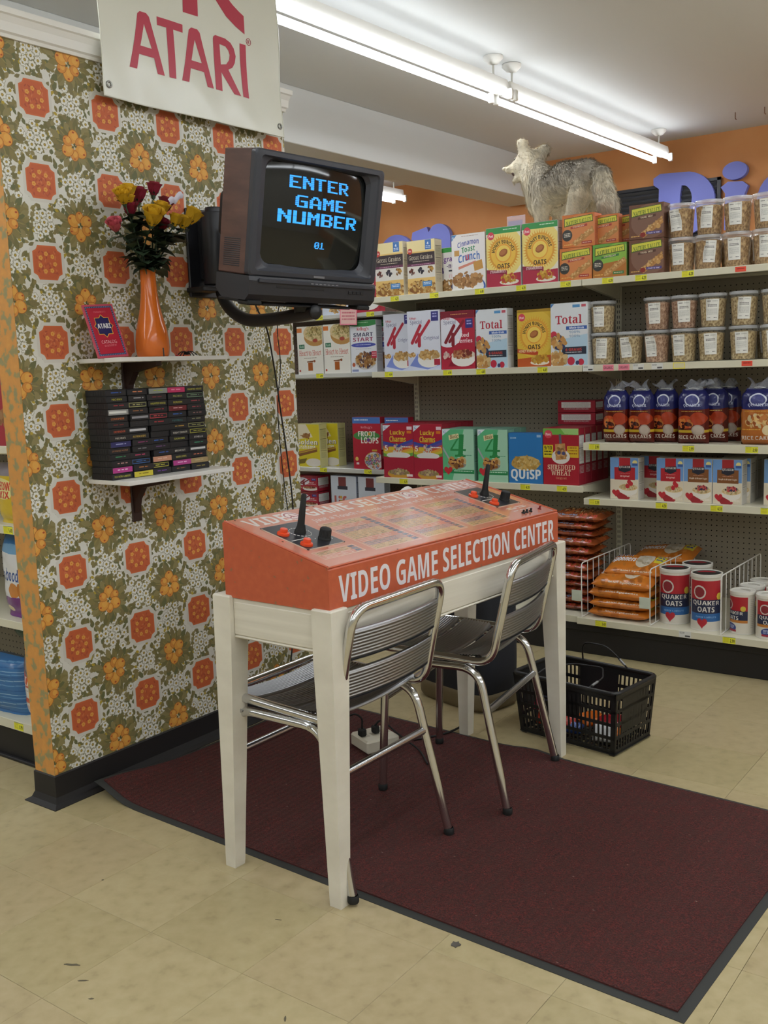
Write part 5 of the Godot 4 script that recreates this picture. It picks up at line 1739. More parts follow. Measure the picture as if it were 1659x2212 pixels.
func build_tubs() -> void:
	# clear plastic tubs of granola
	var plastic := clear_plastic(Color(0.9, 0.9, 0.9), 0.06)
	var lidm := clear_plastic(Color(0.85, 0.86, 0.88), 0.35)
	var gran := []
	for k in 3:
		var nt := noise_tex(256, 0.06, [[[0.0, "6e5234"], [0.35, "a07c50"], [0.6, "c4a070"], [1.0, "e2c894"]], [[0.0, "6a5034"], [0.35, "a88e62"], [0.6, "ccb688"], [1.0, "ead8b0"]], [[0.0, "6e4636"], [0.35, "ac8468"], [0.6, "caa68a"], [1.0, "e4c8ac"]]][k], 40 + k, 3, FastNoiseLite.TYPE_CELLULAR)
		var m := printed(nt, 0.8)
		m.uv1_scale = Vector3(2, 1, 1)
		with_relief(m, nt, 0.5)
		gran.append(m)
	var label := printed(art("tub_label"), 0.5)
	var h := 0.143
	var body := new_st()
	lathe(body, [Vector2(0, 0.001), Vector2(0.046, 0.001), Vector2(0.048, 0.004), Vector2(0.0575, h - 0.012), Vector2(0.059, h - 0.011), Vector2(0.059, h - 0.007)], 28)
	var fill := new_st()
	lathe(fill, [Vector2(0, 0.003), Vector2(0.045, 0.003), Vector2(0.0472, 0.006), Vector2(0.055, h - 0.026), Vector2(0.035, h - 0.02), Vector2(0, h - 0.017)], 28)
	var lid := new_st()
	lathe(lid, [Vector2(0.061, h - 0.013), Vector2(0.0615, h - 0.003), Vector2(0.059, h), Vector2(0.054, h - 0.001), Vector2(0.053, h - 0.004), Vector2(0, h - 0.004)], 28)
	var lab := new_st()
	var rows := []
	for i in 2:
		var line := []
		for j in 9:
			var a := lerpf(-0.5, 0.5, j / 8.0)
			var y := 0.118 if i == 0 else 0.028
			var r := lerpf(0.048, 0.0575, y / h) + 0.0007
			line.append(Vector3(sin(a) * r, y, cos(a) * r))
		rows.append(line)
	sheet(lab, rows, Vector3.BACK)
	var bm := body.commit(); var fm := fill.commit(); var lm := lid.commit(); var gm := lab.commit()
	var put := func(x: float, y: float, z: float, kind: int, turn: float, where: String, grp: String) -> void:
		var t := thing("granola_tub", where, "tub", Vector3(x, y, z), 0.95 + turn, grp)
		obj("container", bm, plastic, t)
		obj("contents", fm, gran[kind], t)
		obj("lid", lm, lidm, t)
		var l := obj("label", gm, label, t)
		l.rotation.z = rng.randf_range(-0.06, 0.06)
	var z := -4.385
	var ords := ["first", "second", "third", "fourth", "fifth", "sixth", "seventh"]
	var low := [-1.955, -1.824, -1.701, -1.578, -1.457, -1.321, -1.19]
	for k in low.size(): put.call(low[k], 1.301, z, 1 if k != 2 else 2, rng.randf_range(-0.25, 0.25) - 0.9, "granola tub in the lower layer of the second shelf, %s from the white cereal box" % ords[k], "granola tubs, lower layer on the second shelf")
	put.call(-1.959, 1.301 + h, z, 1, -0.95, "clear plastic tub of oat granola stacked alone beside the white cereal box", "")
	var up := [-1.699, -1.577, -1.451, -1.32, -1.19]
	for k in up.size(): put.call(up[k], 1.301 + h, z, 2 if k < 2 else 1, rng.randf_range(-0.25, 0.25) - 0.85, "granola tub in the upper layer of the second shelf, %s past the gap" % ords[k], "granola tubs, upper layer on the second shelf")
	for k in 4: put.call([-1.589, -1.472, -1.352, -1.23][k], 1.688, z, 0, rng.randf_range(-0.25, 0.25) - 0.9, "brown granola tub in the lower layer of the top shelf, %s from the bar cartons" % ords[k], "granola tubs, lower layer on the top shelf")
	for k in 4: put.call([-1.594, -1.47, -1.352, -1.23][k], 1.688 + h, z, 0, rng.randf_range(-0.2, 0.2) - 0.8, "brown granola tub in the upper layer of the top shelf, %s from the bar cartons" % ords[k], "granola tubs, upper layer on the top shelf")
	# some more behind, seen through the gaps
	for k in 4: put.call([-1.53, -1.41, -1.29, -1.25][k], [1.688, 1.688, 1.688, 1.301][k], -4.52, 0 if k < 3 else 1, -0.9, "clear plastic tub of granola standing behind the front row of tubs", "granola tubs behind the front rows")

func build_bags() -> void:
	var R4 := 0.943
	var film := clear_plastic(Color(0.75, 0.78, 0.85), 0.3)
	var red := art_mat("rice_red", 0.2)
	var gold := art_mat("rice_gold", 0.2)
	var k := 0
	for b in [[-1.885, -4.37, 0.122, "", "rice_red", 0.0, "dark red rice cake bag at the end of the shelf next to red boxes"], [-1.768, -4.375, 0.118, "", "rice_red", 0.03, "dark red rice cake bag second from the red boxes"], [-1.668, -4.41, 0.116, "", "rice_red", -0.05, "dark red rice cake bag set slightly back, half covered"], [-1.527, -4.37, 0.134, "", "rice_red", 0.04, "dark red rice cake bag with the widest front, before shaded bags"], [-1.46, -4.45, 0.12, "", "rice_red", -0.04, "dark red rice cake bag standing in shade behind the widest one"], [-1.43, -4.53, 0.12, "", "rice_red", 0.02, "dark red rice cake bag deepest in shade by the board"], [-1.245, -4.37, 0.15, "", "rice_gold", 0.0, "golden brown rice cake bag standing alone past the gap"], [-1.1, -4.38, 0.14, "", "rice_gold", 0.04, "golden brown rice cake bag beyond the lone one"]]:
		k += 1
		var t := thing("rice_cake_bag", b[6], "snack bag", Vector3(b[0], R4, b[1]), b[5], "rice cake bags on the upper right shelf")
		obj("bag", pillow(b[2], 0.24, 0.085, 0.36, 0.14, 21, 21, k), red if b[4] == "rice_red" else gold, t)
		# gathered clear top, twisted and leaning
		var s := new_st()
		var rows := []
		for i in 7:
			var v := i / 6.0
			var line := []
			for j in 19:
				var a := TAU * j / 18
				var fold := 1.0 + 0.2 * sin(a * 5.0 + k) + 0.14 * sin(a * 9.0 + v * 4.0)
				var rx: float = b[2] * lerpf(0.34, 0.52, v) * (1.0 - 0.35 * sin(v * PI))
				var rz: float = lerpf(0.016, 0.007, v) * fold
				line.append(Vector3(cos(a) * rx + 0.03 * v * v * sin(k * 2.1), 0.234 + (0.036 + 0.016 * sin(cos(a) * 6.0 + k)) * v, sin(a) * rz + 0.014 * v * v + 0.006 * v * sin(cos(a) * 9.0 + k)))
			rows.append(line)
		sheet(s, rows, Vector3.INF, 0.0, Vector2.ZERO, Vector2.ONE, true)
		obj("gathered_top", s, film, t)
		var tie := new_st()
		tube(tie, smooth_path([Vector3(-0.02, 0.24, 0.012), Vector3(0.0, 0.243, 0.02), Vector3(0.02, 0.24, 0.012), Vector3(0.02, 0.24, -0.012), Vector3(0, 0.243, -0.02), Vector3(-0.02, 0.24, -0.012)], 3, true), 0.0016, 5, true)
		obj("twist_tie", tie, M.white, t)
	# orange pillow bags lying between wire dividers on the base deck
	var deck := 0.1745
	var sp := art_mat("spoon", 0.22)
	for i in 5:
		var th: float = [0.046, 0.046, 0.056, 0.062, 0.05][i]
		var y: float = deck + [0.0, 0.044, 0.088, 0.142, 0.198][i] * 0.97
		var o := obj("cereal_bag", lying_bag([0.285, 0.285, 0.28, 0.275, 0.26][i], 0.2, th, 60 + i), sp)
		o.position = Vector3([-1.77, -1.765, -1.77, -1.76, -1.742][i], y, [-4.19, -4.19, -4.195, -4.2, -4.27][i])
		o.rotation = Vector3([0.0, 0.0, 0.03, 0.16, 0.2][i], [0.0, 0.02, -0.02, 0.03, 0.1][i], 0)
		tag(o, "orange mini wheat cereal bag, %s in its pile between wire dividers" % ["lowest", "second up", "third up", "fourth up", "topmost"][i], "cereal bag", "orange cereal bags on the base deck")
	for i in 2:
		var o := obj("cereal_bag", lying_bag(0.28, 0.24, 0.06, 70 + i), sp)
		o.position = Vector3(-1.73 + 0.03 * i, 0.1745 + 0.05 + 0.07 * i + 0.08, -4.52)
		o.rotation = Vector3(0.1, 0.1 * i, 0.05)
		tag(o, "orange mini wheat cereal bag in the pile by the board, %s" % ["lower", "upper"][i], "cereal bag", "orange cereal bags by the board")
	var o2 := obj("cereal_bag", lying_bag(0.28, 0.24, 0.13, 75), sp)
	o2.position = Vector3(-1.72, 0.1745, -4.52)
	tag(o2, "orange mini wheat cereal bag at the foot of the pile by the board", "cereal bag", "orange cereal bags by the board")
	# brown-orange puffed rice bags in a tall heap
	var rb := art_mat("rice_bag", 0.2)
	var rb2: StandardMaterial3D = rb.duplicate()
	rb2.albedo_color = Color(0.85, 0.8, 0.78)
	var y := 0.1725
	for i in 12:
		var th: float = 0.032 + 0.006 * ((i * 7) % 3)
		var o := obj("puffed_rice_bag", lying_bag(0.23 + 0.02 * (i % 3), 0.2, th, 80 + i, 0.55), rb if i % 3 else rb2)
		o.position = Vector3(-2.06 + 0.012 * sin(i * 2.3), y, -4.27 - 0.016 * maxf(0, i - 5) + 0.008 * cos(i * 1.7))
		o.rotation = Vector3(0.02 * i / 6.0, 0.06 * sin(i * 1.9), 0.0)
		y += th * 0.97
		tag(o, "brown-orange puffed rice bag, %s in the tall heap beside the wire divider" % ["lowest", "second up", "third up", "fourth up", "fifth up", "sixth up", "seventh up", "eighth up", "ninth up", "third from the top", "second from the top", "topmost"][i], "cereal bag", "puffed rice bags in the tall heap")
	# wire dividers
	var n := 0
	for x in [-1.925, -1.605, -1.30]:
		var t := thing("wire_divider", ["white wire divider between puffed rice and orange bags", "white wire divider between orange bags and oat canisters", "white wire divider between large and small oat canisters"][n], "divider", Vector3(x, 0.1745, 0), 0.0, "wire dividers on the base deck")
		n += 1
		var s := new_st()
		tube(s, round_path([Vector3(0, 0.002, -4.065), Vector3(0, 0.25, -4.065), Vector3(0, 0.25, -4.62), Vector3(0, 0.002, -4.62)], 0.02, 4), 0.0028, 6)
		tube(s, [Vector3(0, 0.003, -4.065), Vector3(0, 0.003, -4.62)], 0.0028, 6)
		obj("frame", s, M.white, t)
		for k2 in 8:
			var w := new_st()
			tube(w, [Vector3(0, 0.003, -4.13 - k2 * 0.06), Vector3(0, 0.249, -4.13 - k2 * 0.06)], 0.0018, 5)
			obj("wire", w, M.white, t)
		if n < 3:
			var c := new_st()
			bevel_box(c, Vector3(-0.022, 0.1, -4.062), Vector3(0.05, 0.05, 0.003), 0.001)
			obj("clip_card", c, mat("c9d0bf", 0.5), t)

func build_canisters() -> void:
	var lidm := mat("dedbd2", 0.4)
	var top := mat("2a2a2c", 0.35)
	var red := mat("a02430", 0.4)
	var make := func(x: float, z: float, label: String, r: float, h: float, key: String, turn: float, grp: String) -> void:
		var t := thing("oat_canister", label, "canister", Vector3(x, 0.1745, z), turn, grp)
		var s := new_st()
		lathe(s, [Vector2(r, 0.004), Vector2(r, h - 0.012)], 32, Transform3D(Basis(Vector3.UP, PI), Vector3.ZERO))
		obj("drum", s, art_mat(key, 0.4), t)
		var b := new_st()
		lathe(b, [Vector2(0, 0), Vector2(r + 0.001, 0), Vector2(r + 0.001, 0.005), Vector2(r, 0.005)], 32)
		obj("base_rim", b, lidm, t)
		var l := new_st()
		lathe(l, [Vector2(r, h - 0.014), Vector2(r + 0.002, h - 0.013), Vector2(r + 0.002, h - 0.001), Vector2(r, h), Vector2(r - 0.004, h), Vector2(r - 0.005, h - 0.003)], 32)
		obj("lid_rim", l, lidm, t)
		var d := new_st()
		lathe(d, [Vector2(r - 0.005, h - 0.003), Vector2(0, h - 0.003)], 32)
		var disc := obj("lid_disc", d, top if r > 0.055 else lidm, t)
		var p := new_st()
		prism(p, arc(0, 0, r * 0.62, r * 0.62, 20, 160, 10), 0.001, Transform3D(Basis(Vector3.RIGHT, -PI / 2), Vector3(0, h - 0.0024, 0)))
		obj("lid_print", p, red if r > 0.055 else mat("b8b4aa", 0.4), t)
	var gl := "large oat canisters"
	make.call(-1.545, -4.20, "large oat drum with red and navy label beside the wire divider", 0.064, 0.242, "canister", 0.35, gl)
	make.call(-1.39, -4.155, "large oat drum with red and navy label, foremost of the three", 0.064, 0.242, "canister", 0.35, gl)
	make.call(-1.492, -4.335, "large oat drum half hidden behind the two front ones", 0.064, 0.242, "canister", 0.3, gl)
	var gs := "small oat canisters"
	make.call(-1.24, -4.16, "small oat drum with its plain side turned out", 0.05, 0.18, "canister_small", -0.55, gs)
	make.call(-1.128, -4.14, "small oat drum with label facing out beside the plain-sided one", 0.05, 0.18, "canister_small", 0.45, gs)
	for q in [[-1.235, -4.275], [-1.225, -4.39], [-1.12, -4.26], [-1.11, -4.37]]:
		make.call(q[0], q[1], "small oat drum in the rows behind the front two", 0.05, 0.18, "canister_small", -0.3, "small oat canisters behind")

func build_pet_products() -> void:
	# seen past the painted end of the partition
	var p := Print.new(self, 160, 200, Color("a02838"))
	p.flakes(0.6, 0.6, 0.3, 0.15, 30, 0.1, cols(["a8744a", "8a5c38", "c09060"]))
	p.disc(0.72, 0.82, 0.16, Color("d8c848")); p.bars(0.6, 0.8, 0.22, 0.08, 3, Color("5a5a20"))
	arts["biscuit"] = printed(p.tex(), 0.4)
	var o := obj("dog_biscuit_box", carton_mesh(0.2, 0.235, 0.08), null)
	o.set_surface_override_material(0, arts["biscuit"])
	o.set_surface_override_material(1, mat("962636", 0.45))
	o.position = Vector3(-3.02, 1.112, -1.95)
	tag(o, "red dog biscuit box with yellow roundel on upper pet shelf", "box")
	p = Print.new(self, 160, 224, Color("d0b02c"))
	p.rect(0, 0, 1, 0.2, Color("8a8088"))
	p.rect(0.62, 0.2, 0.38, 0.8, Color("5a2c80"))
	p.oval(0.3, 0.42, 0.34, 0.18, Color("e4d890"))
	p.text("MEOW", 0.06, 0.3, 0.5, 0.14, Color("c8402c"), "heavy")
	p.text("MIX", 0.14, 0.46, 0.36, 0.12, Color("c8402c"), "heavy")
	for k in 4: p.disc(0.8, 0.35 + k * 0.13, 0.06, [Color("c87a40"), Color("c85a50"), Color("b0b050"), Color("d0d0c8")][k])
	p.oval(0.82, 0.9, 0.18, 0.05, Color("8a5a40"))
	arts["mix"] = printed(p.tex(), 0.25)
	o = obj("cat_food_bag", pillow(0.2, 0.205, 0.09, 0.35, 0.0, 17, 21, 31), arts["mix"])
	o.position = Vector3(-3.03, 0.845, -2.0)
	tag(o, "yellow and purple cat food bag on the pet shelf below dog biscuits", "pet food bag")
	p = Print.new(self, 160, 256, Color("d8d8da"))
	p.rect(0, 0, 1, 0.16, Color("3c78b0"))
	p.oval(0.5, 0.16, 0.6, 0.06, Color("6a9cc4"))
	p.text("Kaboodle", 0.04, 0.4, 0.64, 0.15, Color("2c4888"), "sans")
	p.text("Kit 'n", 0.72, 0.5, 0.24, 0.06, Color("3c4c88"), "sans")
	p.text("Kaboodle", 0.7, 0.57, 0.28, 0.06, Color("3c4c88"), "sans")
	p.oval(0.4, 0.66, 0.14, 0.09, Color("c8803c")); p.oval(0.55, 0.66, 0.05, 0.1, Color("b8702c"))
	p.poly([[0, 0.76], [0.6, 0.74], [1, 0.8], [1, 1], [0, 1]], Color("70307c"))
	p.oval(0.75, 0.9, 0.2, 0.03, Color("c85a3c")); p.oval(0.8, 0.93, 0.16, 0.025, Color("4a8a50")); p.oval(0.2, 0.9, 0.1, 0.04, Color("d8c8a0"))
	arts["kit"] = printed(p.tex(), 0.2)
	o = obj("cat_food_bag", pillow(0.24, 0.29, 0.11, 0.35, 0.0, 17, 21, 32), arts["kit"])
	o.position = Vector3(-3.03, 0.512, -2.01)
	tag(o, "white cat food bag with blue top and purple foot on middle pet shelf", "pet food bag")
	p = Print.new(self, 128, 128, Color("7a6ab0"))
	p.bars(0.2, 0.3, 0.6, 0.3, 2, Color("d8d0e8"))
	o = obj("cat_food_bag", pillow(0.16, 0.27, 0.1, 0.4, 0.0, 13, 17, 33), printed(p.tex(), 0.3))
	o.position = Vector3(-2.86, 0.512, -2.05)
	tag(o, "lilac cat food bag tucked beside the white one with purple foot", "pet food bag")
	# bottom shelf: blue bag, green bag, orange and white bag
	p = Print.new(self, 160, 128, Color("3a6ea4"))
	for k in 14: p.line(0.0, 0.1 + k * 0.065, 1.0, 0.04 + k * 0.07 + 0.03 * sin(k), 0.012, [Color("6a9ac8"), Color("2c5a90"), Color("8ab0d0")][k % 3])
	o = obj("dog_food_bag", pillow(0.3, 0.2, 0.13, 0.4, 0.0, 17, 17, 34), printed(p.tex(), 0.22))
	o.position = Vector3(-3.2, 0.155, -2.0)
	tag(o, "wavy blue dog food bag on the lowest pet shelf", "pet food bag")
	o = obj("dog_food_bag", lying_bag(0.34, 0.24, 0.1, 35), mat("234a2a", 0.3))
	o.position = Vector3(-3.14, 0.35, -2.22)
	tag(o, "dark green dog food bag lying behind the wavy blue bag", "pet food bag")
	var ob := obj("dog_food_bag", lying_bag(0.34, 0.2, 0.19, 36), mat("3a2c28", 0.4))
	ob.position = Vector3(-3.14, 0.155, -2.24)
	tag(ob, "dark brown dog food bag lying under the dark green one", "pet food bag")
	p = Print.new(self, 128, 224, Color("d8d4cc"))
	p.rect(0, 0, 1, 0.52, Color("c8502c"))
	p.oval(0.45, 0.16, 0.5, 0.2, Color("8a7a74"))
	p.flakes(0.45, 0.16, 0.4, 0.16, 50, 0.08, cols(["6a4a44", "8a6a60", "a08a80", "5a6a48"]))
	p.text("IAMS", 0.1, 0.36, 0.84, 0.13, Color("e8e0d8"), "sans")
	p.rect(0.06, 0.66, 0.94, 0.07, Color("c8502c"))
	p.bars(0.1, 0.56, 0.7, 0.04, 1, Color("b8a8a0")); p.bars(0.14, 0.78, 0.4, 0.12, 4, Color("c8786a"))
	o = obj("dog_food_bag", pillow(0.17, 0.25, 0.1, 0.3, 0.0, 13, 19, 37), printed(p.tex(), 0.3))
	o.position = Vector3(-2.955, 0.155, -1.985)
	tag(o, "orange and white dog food bag on the lowest pet shelf by the painted end", "pet food bag")

# ---------------------------------------------------------------- rug
func build_rug() -> void:
	var t := thing("entrance_rug", "dark maroon ribbed carpet mat with black rubber edge under table and chairs", "rug", Vector3.ZERO)
	var c := [Vector3(-2.598, 0, -1.888), Vector3(-0.645, 0, -1.818), Vector3(-0.612, 0, -2.878), Vector3(-2.596, 0, -2.985)]   # near left, near right, far right, far left
	var at := func(u: float, v: float, inset: float) -> Vector3:
		var p: Vector3 = c[0].lerp(c[1], u).lerp(c[3].lerp(c[2], u), v)
		var q := p
		# the near left corner rides up a little against the skirting; the far edge has a ripple
		var lift := 0.045 * exp(-pow(u / 0.05, 2.0)) * exp(-pow(v / 0.22, 2.0)) + 0.012 * exp(-pow((u - 0.52) / 0.04, 2.0)) * exp(-pow((1.0 - v) / 0.08, 2.0))
		return q + Vector3.UP * lift
	var edge := 0.022
	var W := 1.96; var D := 1.07
	var pile := new_st(); var rim := new_st()
	var N := 56; var K := 30
	var rows := []; var low := []
	for i in K + 1:
		var line := []; var l2 := []
		for j in N + 1:
			var u := lerpf(edge / W, 1.0 - edge / W, float(j) / N); var v := lerpf(edge / D, 1.0 - edge / D, float(i) / K)
			line.append(at.call(u, v, 0.0) + Vector3.UP * 0.0075)
			l2.append(at.call(u, v, 0.0) + Vector3.UP * 0.0015)
		rows.append(line); low.append(l2)
	sheet(pile, rows, Vector3.UP, 0.0, Vector2.ZERO, Vector2(1.96, 1.07))
	for i in K:
		for j in [0, N]:
			var n := Vector3.LEFT if j == 0 else Vector3.RIGHT
			tri(pile, rows[i][j], rows[i + 1][j], low[i + 1][j], n, n, n); tri(pile, rows[i][j], low[i + 1][j], low[i][j], n, n, n)
	for j in N:
		for i in [0, K]:
			var n := Vector3.BACK if i == 0 else Vector3.FORWARD
			tri(pile, rows[i][j], rows[i][j + 1], low[i][j + 1], n, n, n); tri(pile, rows[i][j], low[i][j + 1], low[i][j], n, n, n)
	var im := Image.create(512, 512, false, Image.FORMAT_RGBA8)
	var hm := Image.create(512, 512, false, Image.FORMAT_RGBA8)
	var cs := [Color("421411"), Color("571e1a"), Color("330f0e"), Color("692923"), Color("2a1110"), Color("4c1b18")]
	var rn := FastNoiseLite.new(); rn.seed = 12; rn.frequency = 0.03; rn.fractal_octaves = 4
	for y in 512:
		for x in 512:
			var k := rng.randi() % 6
			var v := 0.5 + 0.5 * sin(x * TAU / 12.0)
			var col: Color = cs[k].lerp(Color("3c211b"), 0.4 * clampf(0.5 + 1.3 * rn.get_noise_2d(x, y), 0.0, 1.0))
			im.set_pixel(x, y, col)
			var h := clampf(0.35 * v + 0.65 * rng.randf(), 0, 1)
			hm.set_pixel(x, y, Color(h, h, h))
	for k in 70:
		var fx := rng.randi() % 510; var fy := rng.randi() % 510
		im.fill_rect(Rect2i(fx, fy, 1 + rng.randi() % 3, 1), [Color("8a7a70"), Color("a09488"), Color("7a4038")][k % 3])
	var m := printed(ImageTexture.create_from_image(im), 0.95)
	m.uv1_scale = Vector3(0.95, 0.95, 1)
	with_relief(m, ImageTexture.create_from_image(hm), 0.35)
	obj("pile", pile, m, t)
	for run in 4:
		for k in 40:
			var f0 := float(k) / 40; var f1 := float(k + 1) / 40
			var o0: Vector2; var o1: Vector2; var i0: Vector2; var i1: Vector2
			var eu := edge / W; var ev := edge / D
			match run:
				0: o0 = Vector2(f0, 0); o1 = Vector2(f1, 0); i0 = Vector2(lerpf(eu, 1 - eu, f0), ev); i1 = Vector2(lerpf(eu, 1 - eu, f1), ev)
				1: o0 = Vector2(f0, 1); o1 = Vector2(f1, 1); i0 = Vector2(lerpf(eu, 1 - eu, f0), 1 - ev); i1 = Vector2(lerpf(eu, 1 - eu, f1), 1 - ev)
				2: o0 = Vector2(0, f0); o1 = Vector2(0, f1); i0 = Vector2(eu, lerpf(ev, 1 - ev, f0)); i1 = Vector2(eu, lerpf(ev, 1 - ev, f1))
				3: o0 = Vector2(1, f0); o1 = Vector2(1, f1); i0 = Vector2(1 - eu, lerpf(ev, 1 - ev, f0)); i1 = Vector2(1 - eu, lerpf(ev, 1 - ev, f1))
			var A: Vector3 = at.call(o0.x, o0.y, 0) + Vector3.UP * 0.0015
			var B: Vector3 = at.call(o1.x, o1.y, 0) + Vector3.UP * 0.0015
			var Cc: Vector3 = at.call(i1.x, i1.y, 0) + Vector3.UP * 0.004
			var Dd: Vector3 = at.call(i0.x, i0.y, 0) + Vector3.UP * 0.004
			face(rim, [A, B, Cc, Dd], Vector3.UP)
			var a2: Vector3 = A - Vector3.UP * 0.0015; var b2: Vector3 = B - Vector3.UP * 0.0015
			face(rim, [A, B, b2, a2], [Vector3.BACK, Vector3.FORWARD, Vector3.LEFT, Vector3.RIGHT][run])
	obj("rubber_edge", rim, mat("2f302e", 0.7), t)

# ---------------------------------------------------------------- table
const TAB := Vector3(-1.4965, 0, -1.778)      # outer near corner of the table on the side of the chairs
const TAB_TURN := -0.0245

func table_xf() -> Transform3D:
	# local x runs from the near end to the far end (world -z), local z from the wall side to the chair side (world +x)
	return Transform3D(Basis(Vector3.UP, PI / 2 + TAB_TURN) * Basis(Vector3.BACK, -0.0150), TAB)   # the floor lets the far end down a little

func build_table() -> void:
	var X := table_xf()
	var t := thing("console_table", "whitewashed wooden table with square tapered legs carrying the orange console", "table")
	t.transform = X
	var wt := wood_tex(Color("cfc8b8"), Color("e2dccd"), 5, 256, 10.0)
	var wm := printed(wt, 0.55)
	var L := 1.19; var D := 0.41; var H := 0.75
	# legs: outer faces upright, inner faces tapered
	for e in 2:
		for f in 2:
			var s := new_st()
			var sx := 1.0 if e == 0 else -1.0; var sz := -1.0 if f == 0 else 1.0
			var o := Vector3(0.0 if e == 0 else L, 0, 0.0 if f == 0 else -D)
			var prev := []
			var ft := 0.0 if e == 0 else 0.0177
			for lv in [[ft, 0.036], [ft + 0.012, 0.037], [0.62, 0.062], [0.752, 0.064], [0.756, 0.061]]:
				var a: float = lv[1]; var y: float = lv[0]
				var ins := 0.003 if y > 0.754 else 0.0
				var ring := [o + Vector3(sx * ins, y, sz * ins), o + Vector3(sx * a, y, sz * ins), o + Vector3(sx * a, y, sz * a), o + Vector3(sx * ins, y, sz * a)]
				if prev:
					for k in 4:
						var k2 := (k + 1) % 4
						face(s, [prev[k], prev[k2], ring[k2], ring[k]], [Vector3(0, 0, -sz), Vector3(sx, 0, 0), Vector3(0, 0, sz), Vector3(-sx, 0, 0)][k])
				prev = ring
			face(s, prev, Vector3.UP)
			face(s, [o + Vector3(0, ft, 0), o + Vector3(sx * 0.036, ft, 0), o + Vector3(sx * 0.036, ft, sz * 0.036), o + Vector3(0, ft, sz * 0.036)], Vector3.DOWN)
			var m := tri_mat(wt, 2.2, 0.55, false)
			m.uv1_scale = Vector3(2.2, 0.5, 2.2)
			obj("leg", s, m if not M.has("table_leg") else M.table_leg, t)
			if not M.has("table_leg"): M.table_leg = m
	# aprons set in from the leg faces, and the top board under the console
	for a in [[Vector3(0.06, 0.648, -0.03), Vector3(L - 0.06, 0.743, -0.012)], [Vector3(0.06, 0.648, -D + 0.012), Vector3(L - 0.06, 0.743, -D + 0.03)], [Vector3(0.012, 0.648, -D + 0.06), Vector3(0.03, 0.743, -0.06)], [Vector3(L - 0.03, 0.648, -D + 0.06), Vector3(L - 0.012, 0.743, -0.06)]]:
		var s := new_st()
		span_box(s, a[0], a[1], 0.006)
		var m2 := tri_mat(wt, 1.4, 0.5, false)
		m2.uv1_scale = Vector3(0.7, 3.0, 0.7)
		if not M.has("apron"): M.apron = m2
		var ap := obj("apron", s, M.apron, t)
		var b := new_st()
		var lo: Vector3 = a[0]; var hi: Vector3 = a[1]
		span_box(b, Vector3(lo.x, 0.643, lo.z + 0.002), Vector3(hi.x, 0.650, hi.z + 0.001), 0.003)
		obj("bead", b, M.apron, ap)
	var tp := new_st()
	span_box(tp, Vector3(0.014, 0.735, -D + 0.014), Vector3(L - 0.014, 0.75, -0.014), 0.002)
	obj("top_board", tp, M.apron, t)

# ---------------------------------------------------------------- console
func console_print() -> ImageTexture:
	# the printed overlay of the sloping top; left edge = near end, bottom = chair side
	var p := Print.new(self, 1280, 400, Color("cc7f68"))
	var wh := Color("e2d8d2")
	p.text("VIDEO GAME SELECTION CENTER", 0.03, 0.04, 0.943, 0.145, wh, "sans")
	# roundels over the letter o
	for c in [[0.182, 0.112], [0.661, 0.112]]:
		p.disc(c[0], c[1], 0.026, wh)
		p.disc(c[0], c[1], 0.021, Color("b8384c"))
		p.disc(c[0], c[1], 0.017, wh)
		for k in 3: p.poly([[c[0] - 0.002, c[1]], [c[0] + 0.002, c[1]], [c[0] + 0.012 * (k - 1) + 0.004, c[1] + 0.03], [c[0] + 0.012 * (k - 1) - 0.004, c[1] + 0.03]], Color("b8384c"))
		p.rect(c[0] - 0.002, c[1] - 0.035, 0.004, 0.06, Color("b8384c"))
	p.text("Just a Touch Selects the Game of Your Choice", 0.204, 0.235, 0.6, 0.075, Color("e0c6be"), "sans")
	var list := func(x0: float, x1: float, y0: float, y1: float, rows: int) -> void:
		p.rect(x0, y0, x1 - x0, y1 - y0, Color("dcb89c"))
		p.rect(x0 + 0.002, y0 + 0.006, x1 - x0 - 0.004, y1 - y0 - 0.012, Color("cc8672"))
		for r in rows:
			var y := lerpf(y0 + 0.015, y1 - 0.01, float(r) / rows)
			var hgt := (y1 - y0 - 0.03) / rows
			var band := int(r / 3) % 4
			p.rect(x0 + 0.006, y, x1 - x0 - 0.034, hgt * 0.92, [Color("c6a276"), Color("cb8069"), Color("b08a80"), Color("c9a67a")][band])
			p.bars(x0 + 0.012, y + hgt * 0.25, (x1 - x0) * 0.66, hgt * 0.6, 1, [Color("8a6a3a"), Color("e0c0b0"), Color("5c5a78"), Color("94703e")][band])
			if r % 2 == 0: p.rect(x1 - 0.025, y, 0.019, hgt * 1.5, Color("5c5e72"))
	list.call(0.194, 0.374, 0.345, 0.92, 24)
	list.call(0.393, 0.577, 0.355, 0.92, 24)
	list.call(0.599, 0.788, 0.355, 0.92, 24)
	list.call(0.028, 0.169, 0.755, 0.89, 6)
	# small captions at the far end
	p.bars(0.845, 0.76, 0.1, 0.05, 2, wh)
	for k in 3: p.rect(0.85 + k * 0.035, 0.835, 0.024, 0.01, wh)
	return p.tex()

